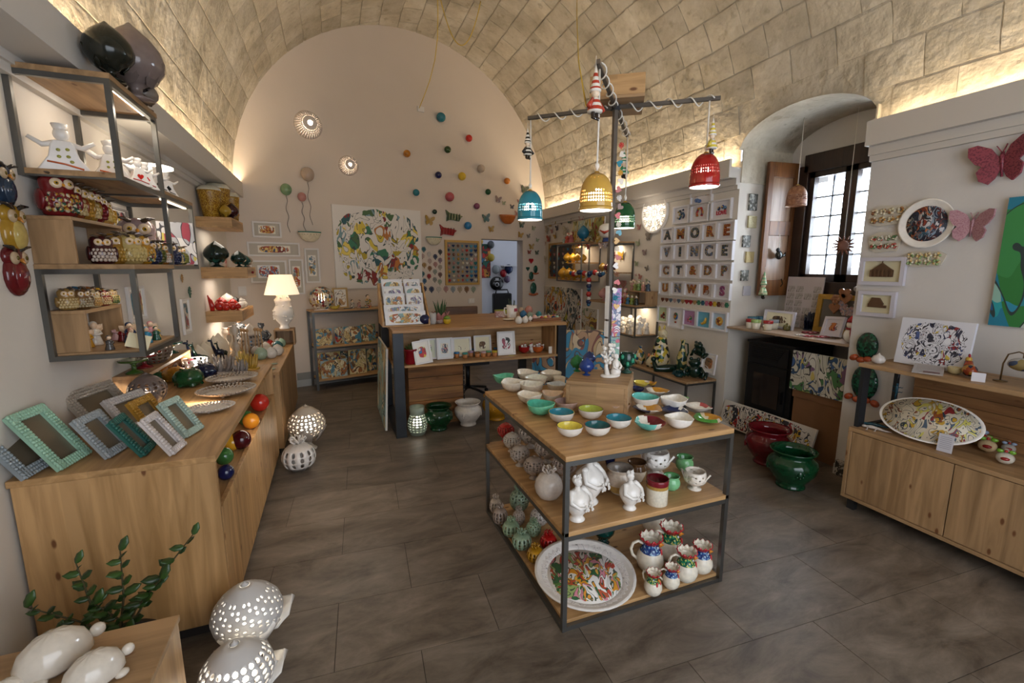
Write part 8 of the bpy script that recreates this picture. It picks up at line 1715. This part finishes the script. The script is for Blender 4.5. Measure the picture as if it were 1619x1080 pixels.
for k in range(14): a=2*PI*k/14; ob('ray',geo('sray',lambda:MB().tube([(0,0,0),(0,0,.045)],[.011,.003],5)),tm_,t,Ry(a)@T(0,0,R_b*.7))
ob('cord',MB().tube([(0,0,R_b),(0,0,nz(p.y)-p.z)],.003,4),cordm,t)
# sill goods
V=crop(1180,420,7.716); SL=1.053
L_=[]
for x,y,w,n,c in ((-3,780,62,'red','9a1a20'),(110,785,118,'light green','9ab86a'),(258,798,118,'crimson','9a1a20'),(40,745,95,'teal','3a6a7a'),(165,745,95,'petrol blue','2a5a70'),(330,785,100,'grey','8a929a')):
    p=oz(*V(x,y-12),SL); p.x=max(p.x,3.80); W=psz(p,110/7.716); t=thing('lidded_cup',None,'jar',T(p.x,min(p.y,3.40),SL)@Sc(W),'cream cups with coloured rims on the sill'); ob('cup',geo('lcup',lambda:MB().lathe([(.36,0),(.42,.03),(.48,.72),(.001,.72)],20)),glaze('dcd4c0'),t); ob('lid_band',geo('lband',lambda:MB().lathe([(.49,.72),(.50,.76),(.50,1.02),(.46,1.06),(.001,1.06)],20)),glaze(c),t); L_.append((t,f'cream cup with {n} rim',p))
autolabel(L_,'on the sill')
def wfr(x0,y0,x1,y1,X_,art,l,mount='e8e2c4',fw=.02,tilt=-.15,yaw=0,frm=None,mg=.35):
    a=ox(*V(x0,y0),X_); b=ox(*V(x1,y1),X_); w=abs(a.y-b.y); h=abs(a.z-b.z); c=(a+b)/2; c.z=SL+h/2; return picture(MR(c,tilt=tilt)@Rz(yaw),w,h,fw,frm or plain('d4d2dc',.4),art,l,mount,.025,margin=mg)
wfr(240,515,590,770,4.06,paint(130,'e8e2c4',['3a2a20','6a5038'],18,'2a2018',.6,.8),'white frame with a dark castle silhouette on the sill')
a=ox(*V(480,135),4.30); b=ox(*V(900,700),4.30); hh=a.z-SL; t=thing('drawing_board','tall pale board printed with rows of small pencil sketches on the sill','board',MR(Vector((4.32,(a.y+b.y)/2,SL+hh/2)),tilt=-.05)); bwid=abs(a.y-b.y)*.92; ob('board',MB().box(-bwid/2,bwid/2,-.012,0,-hh/2,hh/2),plain('bfb4b4',.7),t)
sk_=paint(131,'aba29c',['9a928c','b4aca6'],26,'5a544e',.8,2,inkw=.06)
for j in range(6):
    for i in range(4):
        if (i,j) in ((2,0),(2,2),(3,5),(0,5)): continue
        ob('sketch',MB().box(-.036,.036,-.0135,-.012,-.030,.030),sk_,t,T(-bwid*.36+bwid*.24*i,0,hh*.26-hh*.14*j))
wfr(905,200,1460,720,4.22,None,'ornate gold framed board with clay hearts in the window corner','6a655c',.045,-.1,0,plain('b08a3a',.35,.6,bump=.8,bscale=90)); gf=bpy.context.scene.collection.objects[-1]
L_=[]
for (x,y,k) in ((1210,335,0),(1095,410,1),(1085,515,0),(1180,485,2),(1225,400,0),(1215,560,2),(1300,560,2)):
    p=ox(*V(x,y),4.185); o=ob('clay_heart' if k==0 else 'clay_plaque',geo('heart',g_heart) if k==0 else geo('daisy',None),glaze('9a6a4a') if k<2 else mottle(['c8b8a8','b8603a','3a7aa0'],40,.3),None,MR(p)@Sc(.10 if k==0 else .09),None,'ornament','clay pieces on the ornate gold framed board'); L_.append((o,('terracotta heart' if k==0 else 'small painted rosette'),p))
autolabel(L_,'on the gold sill board')
wfr(950,570,1215,850,3.98,paint(132,'d8d4dc',['9a2a2a','2a3a4a','c87a3a','d8d0d0'],30,'2a2226',.8,.85),'white frame with a round red and black mandala on the sill','d8d4dc',.022,-.3,-.25)
p=oz(*V(490,790),SL); t=thing('oil_burner','small olive bronze round bottle on the sill','bottle',T(p.x,p.y,SL)@Sc(psz(p,88/7.716))); ob('bottle',MB().lathe([(.3,0),(.45,.15),(.5,.42),(.4,.68),(.15,.8),(.10,.95),(.14,1.0),(.001,1.02)],20),glaze('6a6438',.12),t)
p=oz(*V(770,785),SL); m=MB(); q=random.Random(8); W=psz(p,160/7.716)
for k in range(22): a=q.uniform(0,6.28); r_=q.uniform(.1,.42); m.tube([(r_*.8*math.cos(a),r_*.8*math.sin(a),0),(r_*math.cos(a),r_*math.sin(a),.7),(r_*1.15*math.cos(a+.2),r_*1.15*math.sin(a+.2),1.1+.3*q.random())],[.07,.06,.035],6)
m.lathe([(.45,0),(.45,.08),(.001,.1)],18); t=thing('coral_holder','dark navy ceramic coral on the sill','ornament',T(p.x,p.y,SL)@Sc(W)); ob('branches',m,glaze('0f1630',.15),t)
L_=[]
for x,y,n,c,s in ((780,825,'dark red flat','8a1a22',.16),(765,865,'red flat','9a1c22',.11),(925,875,'red flat','9a1c22',.12),(930,835,'crimson flat','9a1c22',.06),(1085,885,'brown flat','6a4a30',.08),(1020,880,'maroon flat','7a1a20',.05),(650,852,'white flat','d0c8c0',.09)):
    p=oz(*V(x,y),SL); o=ob('flat_ornament',geo('fo',lambda:(lambda m:[m.ell((.38*math.cos(i*PI/4),.28*math.sin(i*PI/4),.05),(.16,.12,.05),7,4) for i in range(8)] and m.ell((0,0,.05),(.2,.15,.06),7,4))(MB())),glaze(c),None,T(max(p.x,3.79),p.y,SL)@Sc(s),None,'ornament','flat openwork ornaments lying on the sill'); L_.append((o,f'{n} ceramic ornament',p))
autolabel(L_,'lying on the sill')
t=thing('turned_holder','turned clear grey candlestick in front of the gold framed board','candlestick',T(4.02,2.44,SL)); ob('stem',MB().lathe([(.06,0),(.06,.01),(.02,.04),(.02,.12),(.035,.15),(.018,.18),(.018,.26),(.04,.29),(.02,.31),(.02,.38),(.05,.41),(.05,.43),(.02,.45),(.001,.45)],20),plain('b4b0ac',.15,.1,.8),t)
p=oz(*V(1215,930),SL); t=thing('snowman_figure','white figure with a red hat and scarf at the sill end','figurine',T(3.80,2.34,SL)); ob('body',MB().ell((0,0,.06),(.05,.05,.06),12,8).ell((0,0,.145),(.036,.036,.036),12,8),WHG,t); ob('scarf',MB().tube([(-.03,-.02,.112),(-.045,-.03,.08),(-.05,-.045,.01)],.012,6).lathe([(.036,.105),(.042,.115),(.036,.122)],14,caps=False),glaze('9a1a22'),t); ob('hat',MB().lathe([(.038,.165),(.03,.19),(.008,.215),(.001,.218)],14),glaze('a81c22'),t)
# canvases and box beneath, pots
canvas(MR(Vector((3.80,2.56,.745)),tilt=-.02),.46,.345,paint(140,'c0bcac',['8a9a5a','c8b464','3a5a8a','7a5a7a','4a7a4a','c0bcac','d0ccc0','2a4a6a'],18,'2a2a2a',.65,1.2,inkw=.06),'canvas with birds and faces standing on the brown carton',.02)
f=Fur('carton_box','tall brown cardboard carton beside the stove','box',(3.98,2.55,0)); cb_=plain('7a5536',.8,var=.06)
f.part('box_body',MB().box(3.81,4.15,2.345,2.765,.0,.50),cb_,.002); f.part('box_lid',MB().box(3.80,4.16,2.335,2.775,.50,.568),cb_,.003)
canvas(T(3.745,2.98,.152)@Rz(-PI/2)@Rx(-.28),.98,.26,paint(141,'cfc9c0',['8a1c22','1a2438','c8a02a','a82a2a','2a2a30','cfc9c0'],30,'1a1a22',.5,.95,inkw=.09),'long low white canvas with red and black poppies leaning by the stove',.02)
rp=oz(1215,727,0); pot((3.36,2.62,0),.37,glaze('641018',.1,.15),'dark red glazed cachepot standing by the stove'); pot((3.16,2.25,0),.35,glaze('0c3a20',.1,.25),'dark green glazed cachepot in front of the dark red one')
# ================================================================ RIGHT FRONT WALL AND SIDEBOARD
W7=crop(1160,150,2.919); XR=3.70; S8=crop(1319,480,3.373)
def orr(x,y): return ox(*W7(x,y),XR-.001)
relf=mottle(['c8b890','a87a3a','d0c4a8','8a5a3a','c8bfa8'],55,.4,.6)
for x,y,w,h,c,l in ((715,557,140,90,relf,'upper left openwork relief plaque with a row of cream flowers'),(700,680,115,90,mottle(['c8c0a8','a84a3a','d0c8b8','5a7a4a'],55,.4,.6),'relief plaque with red flowers in the left column'),(882,757,135,72,mottle(['c8b48a','8aa06a','c8a86a','d0c8b0'],55,.4,.6),'oblong relief plaque with yellow scrolls under the painted plate')):
    p=orr(x,y); W=psz(p,w/2.919)*1.15; H_=psz(p,h/2.919); t=thing('relief_plaque',l,'wall plaque',MR(p),'small relief plaques'); m=MB(); q=random.Random(x)
    n=18; pts=[(W/2*(1+.06*math.sin(5*a))*math.copysign(abs(math.cos(a))**.6,math.cos(a)),H_/2*(1+.06*math.cos(7*a))*math.copysign(abs(math.sin(a))**.6,math.sin(a))) for a in [2*PI*k/36 for k in range(36)]]
    ob('plaque',MB().prism(pts,.012,0,Rx(PI/2)),plain('c8c0b0',.5),t)
    for i in range(4):
        for j in range(2):
            cx,cz=-W*.33+W*.22*i,H_*.2-H_*.4*j
            for k in range(5): a=k*2*PI/5; m.ell((cx+W*.06*math.cos(a),-.018,cz+W*.06*math.sin(a)),(W*.045,.010,W*.045),7,4)
    ob('flower_relief',m,c,t)
p=orr(897,595); W=psz(p,205/2.919)*1.08; t=thing('painted_wall_plate','round white plate painted with a crowd of colourful figures on the wall','plate',MR(p)@T(0,-.002,0)@Rx(PI/2)); ob('plate',geo(('plate',0,12),None),[WHG,WHG,WHG],t,Sc(W)); ob('painted_face',MB().lathe([(W*.36,0),(W*.36,.002),(.001,.002)],36,0,Rx(PI/2)),paint(150,'c8c4c4',['2a3a5a','8a3a2a','3a6a7a','c87a4a','5a2a2a','8a9aa8','2a2a3a'],42,'22222c',.8,.98,inkw=.1),t,T(0,0,W*.034+.003)@Rx(-PI/2))
for x0,y0,x1,y1,k,l in ((598,752,790,882,151,'white frame with a brown church facade relief'),(588,903,745,1030,152,'smaller white frame with a little brown building, lower one')):
    a=orr(x0,y0); b=orr(x1,y1); c=(a+b)/2; w=abs(a.y-b.y); h=abs(a.z-b.z); t=picture(MR(c),w,h,.026,plain('c8c4cc',.4),None,l,'cfc6a4',.03)
    g_=glaze('5a3f28',.5); m=MB(); 
    if k==151:
        m.box(-w*.25,w*.25,-.02,-.012,-h*.2,h*.05).prism([(-.07,0),(.07,0),(0,.05)],.01,0,T(0,-.012,h*.05)@Rx(PI/2))
        for i in range(6): m.box(-w*.25+w*.09*i,-w*.235+w*.09*i+.006,-.028,-.02,-h*.2,h*.05)
        m.tube([(0,-.02,h*.05+.05),(0,-.02,h*.05+.075)],.004,5)
    else: m.box(-w*.22,w*.18,-.022,-.012,-h*.14,0).prism([(-.05,0),(.05,0),(.02,.045),(-.03,.045)],.012,0,T(0,-.012,0)@Rx(PI/2)).box(w*.18,w*.27,-.02,-.012,-h*.14,-h*.04)
    ob('building_relief',m,g_,t)
for x,y,w,c,l,ro in ((1245,312,185,'8a3a48','large crimson pink openwork butterfly at the upper right of the wall',-.1),(1105,605,140,'b0848a','smaller pale pink openwork butterfly beside the painted plate',.05)):
    p=orr(x,y); butterfly(p,NR,psz(p,w/2.919)*1.25,mottle([c,c,'6a2a38' if 'crimson' in l else '9a6a74'],45,.25,.3),ro,None,l)
canvas(MR(Vector((XR-.001,1.09,1.675))),.80,.74,paint(155,'2f8a9a',['1f7a94','2a9aa0','2f7a3a','3a8a4a','8fb8a8','1c5a8a','c8d0c8','2a8aa8','c84a1c'],5,'2a3a3a',.9,2.2,inkw=.03),'bright blue green painting with orange flowers cut off at the right edge',.03,None,'d0d4d8')
# prickly pear plaques
for x,y,w,h,l in ((190,225,98,140,'upper prickly pear pad with orange fruits beside the sideboard'),(175,420,120,180,'lower and larger prickly pear pad with orange fruits behind the bracket')):
    p=ox(*S8(x,y),XR-.001); W=psz(p,w/3.373)*1.1; H_=psz(p,h/3.373); t=thing('prickly_pear',l,'wall ceramic',MR(p),'large prickly pear ceramics'); ob('pad',MB().ell((0,-.03,0),(W*.5,.03,H_*.52),16,10),mottle(['143a2a','1f5a40','0f2a20'],60,.15,.5),t)
    for i in range(4): ob('fruit',geo('ficus',lambda:MB().ell((0,0,0),(.032,.028,.024),10,7)),glaze('a84a26'),t,T(-W*.5+W*.33*i,-.04,-H_*.5-.01*(i%2))@Ry(.4*(i-1.5)))
# upper sideboard shelf
UZ=1.019
c=Vector((3.535,1.655,UZ+.155)); canvas(MR(Vector((3.50,1.655,UZ+.152)),tilt=-.12),.375,.30,paint(160,'d4d4da',['2a3050','8a2a30','c8b04a','4a5a8a','d4d4da','e0e0e4','3a3a48'],46,'22222c',.35,.86,inkw=.08),'white canvas with a dense tangle of small coloured birds on the sideboard',.02,None,'d0d0d8')
t=thing('info_sheet','printed information sheet sloping from the sideboard canvas','sheet',T(3.36,1.60,UZ+.012)@Rz(-1.15)@Rx(.10)); ob('sheet',MB().box(-.07,.07,-.11,.11,0,.003),plain('b8b2b0',.25),t)
for k in range(9): ob('text_line',geo('tline',lambda:MB().box(-.055,.055,-.002,.002,.003,.0036)),plain('8a8280',.6),t,T(0,.085-.014*k,0))
ob('printed_photo',MB().box(-.02,.055,-.09,-.055,.003,.0038),plain('6a4a48',.5),t)
p=oz(*S8(287,292),UZ); t=thing('garlic_ornament','small white ceramic garlic bulb at the left end of the upper shelf','ornament',T(3.33,1.86,UZ)); ob('bulb',MB().lathe([(.018,0),(.034,.012),(.038,.03),(.028,.05),(.008,.06),(.004,.07)],18,0,None,lambda r,z,a,k:(r*(1+.08*abs(math.sin(3*a))),z)),glaze('c8c0b8'),t)
t=thing('hen_figure','small red and yellow ceramic hen on the upper sideboard shelf','figurine',T(3.40,1.425,UZ)@Rz(.6)); ob('body',MB().ell((0,0,.04),(.05,.035,.035),12,8).tube([(.035,0,.05),(.05,0,.085)],[.025,.018],8),mottle(['8a3a1c','1c2038','a87a2a'],50,.2),t); ob('head',MB().ell((.052,0,.095),(.018,.016,.018),9,6),glaze('b8923a'),t); ob('comb',MB().ell((.052,0,.118),(.02,.006,.012),8,5),glaze('a82030'),t)
bowl((3.42,1.50,UZ),.07,glaze('c8b88a'),glaze('c8b88a'),glaze('6a3a1c'),0,.02,None,0,'tiny cream bowl beside the ceramic hen',None,.6)
ob('price_card',MB().box(-.028,.028,-.001,.001,0,.05),plain('c8c4c8',.5),None,T(3.31,1.345,UZ)@Rz(-1.1)@Rx(-.15),'small white price card in front of the hen','card')
ob('card_clip',MB().box(-.014,.014,-.014,.014,0,.012),plain('1c1a1a',.4),None,T(3.345,1.35,UZ),'small black block behind the price card','clip')
t=thing('hanging_egg','marbled egg hanging from a curved bronze stand','ornament',T(3.45,1.235,UZ)); br_=plain('6a5436',.4,.6); ob('stand',MB().tube([(0,.075,0),(0,.075,.10),(0,.06,.155),(0,.02,.175),(0,.0,.168)],.004,6).lathe([(.03,0),(.03,.005),(.001,.006)],16,0,T(0,.075,0)),br_,t); ob('egg',MB().ell((0,0,.108),(.045,.058,.036),16,10),mottle(['6a5f4a','8a7a50','3a4a68','a8a8a8'],24,.1,0),t); ob('hook',MB().tube([(0,0,.14),(0,0,.17)],.003,5),br_,t)
t=thing('tureen','green and gold footed ceramic tureen at the right edge of the shelf','tureen',T(3.42,1.09,UZ)); ob('foot',MB().lathe([(.04,0),(.042,.006),(.012,.02),(.012,.03),(.03,.038)],20),plain('a87f2a',.2,.5),t); ob('bowl',MB().lathe([(.03,.038),(.075,.055),(.085,.085),(.08,.10),(.001,.10)],26),mottle(['5a6a1c','3a4a16','a88a2a'],30,.15),t); ob('lid',MB().lathe([(.084,.10),(.07,.125),(.03,.14),(.01,.155),(.001,.16)],26),mottle(['a8622a','c8a878','4a5a1c'],30,.15),t)
# worktop goods
WZ=.581
t=thing('oval_platter','large oval platter painted with a hill town leaning on the sideboard','plate',T(3.375,1.56,WZ+.125)@Rz(-PI/2+.15)@Rx(-.62)); W=.50
ob('platter',geo(('plate',0,12),None),[WHG,WHG,WHG],t,Rx(PI/2)@Sc(W,W*.58,W*.6)); ob('painted_face',MB().lathe([(W*.465,0),(W*.465,.002),(.001,.002)],40,0,T(0,-.030,0)@Rx(PI/2)@Sc(1,.58,1)),paint(165,'c8bea8',['c8b8a0','b8902a','8a4a1c','c8b8a0','c8be60','4a5a6a','8a2a2a','d0c6b0'],34,'2f3a44',.5,2.2,inkw=.06),t)
t=thing('description_card','white printed card standing against the oval platter','card',T(3.27,1.425,WZ)@Rz(-PI/2+.1)@Rx(-.1)); ob('card',MB().box(-.035,.035,-.001,.001,0,.105),plain('c4c2c8',.4),t)
for k in range(7): ob('text_line',geo('tline2',lambda:MB().box(-.026,.026,-.0016,-.001,-.0012,.0012)),plain('8a8890',.6),t,T(0,0,.088-.011*k))
def gecko(p,s,rot,c,l,M=None):
    t=thing('ceramic_gecko',l,'figurine',(M if M is not None else T(*p)@Rz(rot))@Sc(s)); g=glaze(c,.25); ob('body',geo('gbody',lambda:MB().tube([(-.5,0,.05),(-.3,.05,.06),(-.1,0,.08),(.15,0,.10),(.3,0,.09),(.42,0,.07)],[.01,.035,.06,.075,.045,.02],8).ell((.36,0,.09),(.09,.065,.05),9,6)),g,t)
    for sx,sy in ((-.05,1),(-.05,-1),(.2,1),(.2,-1)): ob('leg',geo(('gk',sx,sy),lambda sx=sx,sy=sy:MB().tube([(sx,sy*.04,.08),(sx+.04,sy*.14,.06),(sx+.02,sy*.2,.02),(sx+.07,sy*.24,.02)],[.03,.025,.02,.012],6)),g,t)
gecko((3.29,1.80,WZ),.17,1.9,'c0b4aa','pale pinkish gecko lying on the sideboard'); gecko((3.36,1.84,WZ),.18,2.2,'1c4a56','dark teal gecko lying behind the pale one')
gecko(None,.13,0,'2a5a70','blue gecko climbing the side bracket',wallM(Vector((3.645,1.875,.80)),(-1,0,0))@Ry(-PI/2)@Rx(-PI/2)*1 if False else T(3.60,1.868,.80)@Ry(-PI/2))
gecko(None,.11,0,'4a4a50','grey gecko near the top of the bracket',T(3.60,1.868,.93)@Ry(-PI/2))
L_=[]
for x,y,s,n,cc in ((810,770,.06,'cream dish man','c8b088'),(920,690,.065,'tan shell','b09868'),(835,730,.05,'white','c8c0b0'),(905,835,.055,'white small','c8c0b0'),(930,775,.045,'grey','a8a49a')):
    p=oz(*S8(x,y+20),WZ); p.x=max(min(p.x,3.60),3.24); t=thing('laughing_salt_cellar',None,'ornament',T(p.x,p.y,WZ)@Rz(-1.2)@Sc(s*1.4),'laughing face salt cellars on the sideboard'); ob('face_body',geo('lsb',lambda:MB().ell((0,0,.45),(.5,.55,.42),14,9).tube([(0,.2,.6),(0,.45,1.0)],[.2,.12],8)),glaze(cc),t); ob('red_mouth',geo('lsm',lambda:MB().ell((0,-.42,.5),(.26,.2,.14),10,6)),glaze('8a1c1c'),t); ob('bow',geo('lsw',lambda:MB().ell((-.3,-.1,.95),(.2,.1,.14),9,6).ell((.3,-.1,.95),(.2,.1,.14),9,6)),glaze('6a9a2a' if n!='grey' and n!='tan shell' else '8a9ab0'),t); ob('knot',geo('lsk',lambda:MB().ell((0,-.12,.98),(.1,.1,.1),8,6)),glaze('a82a26'),t); L_.append((t,f'{n} laughing face salt cellar',p))
autolabel(L_,'on the sideboard')
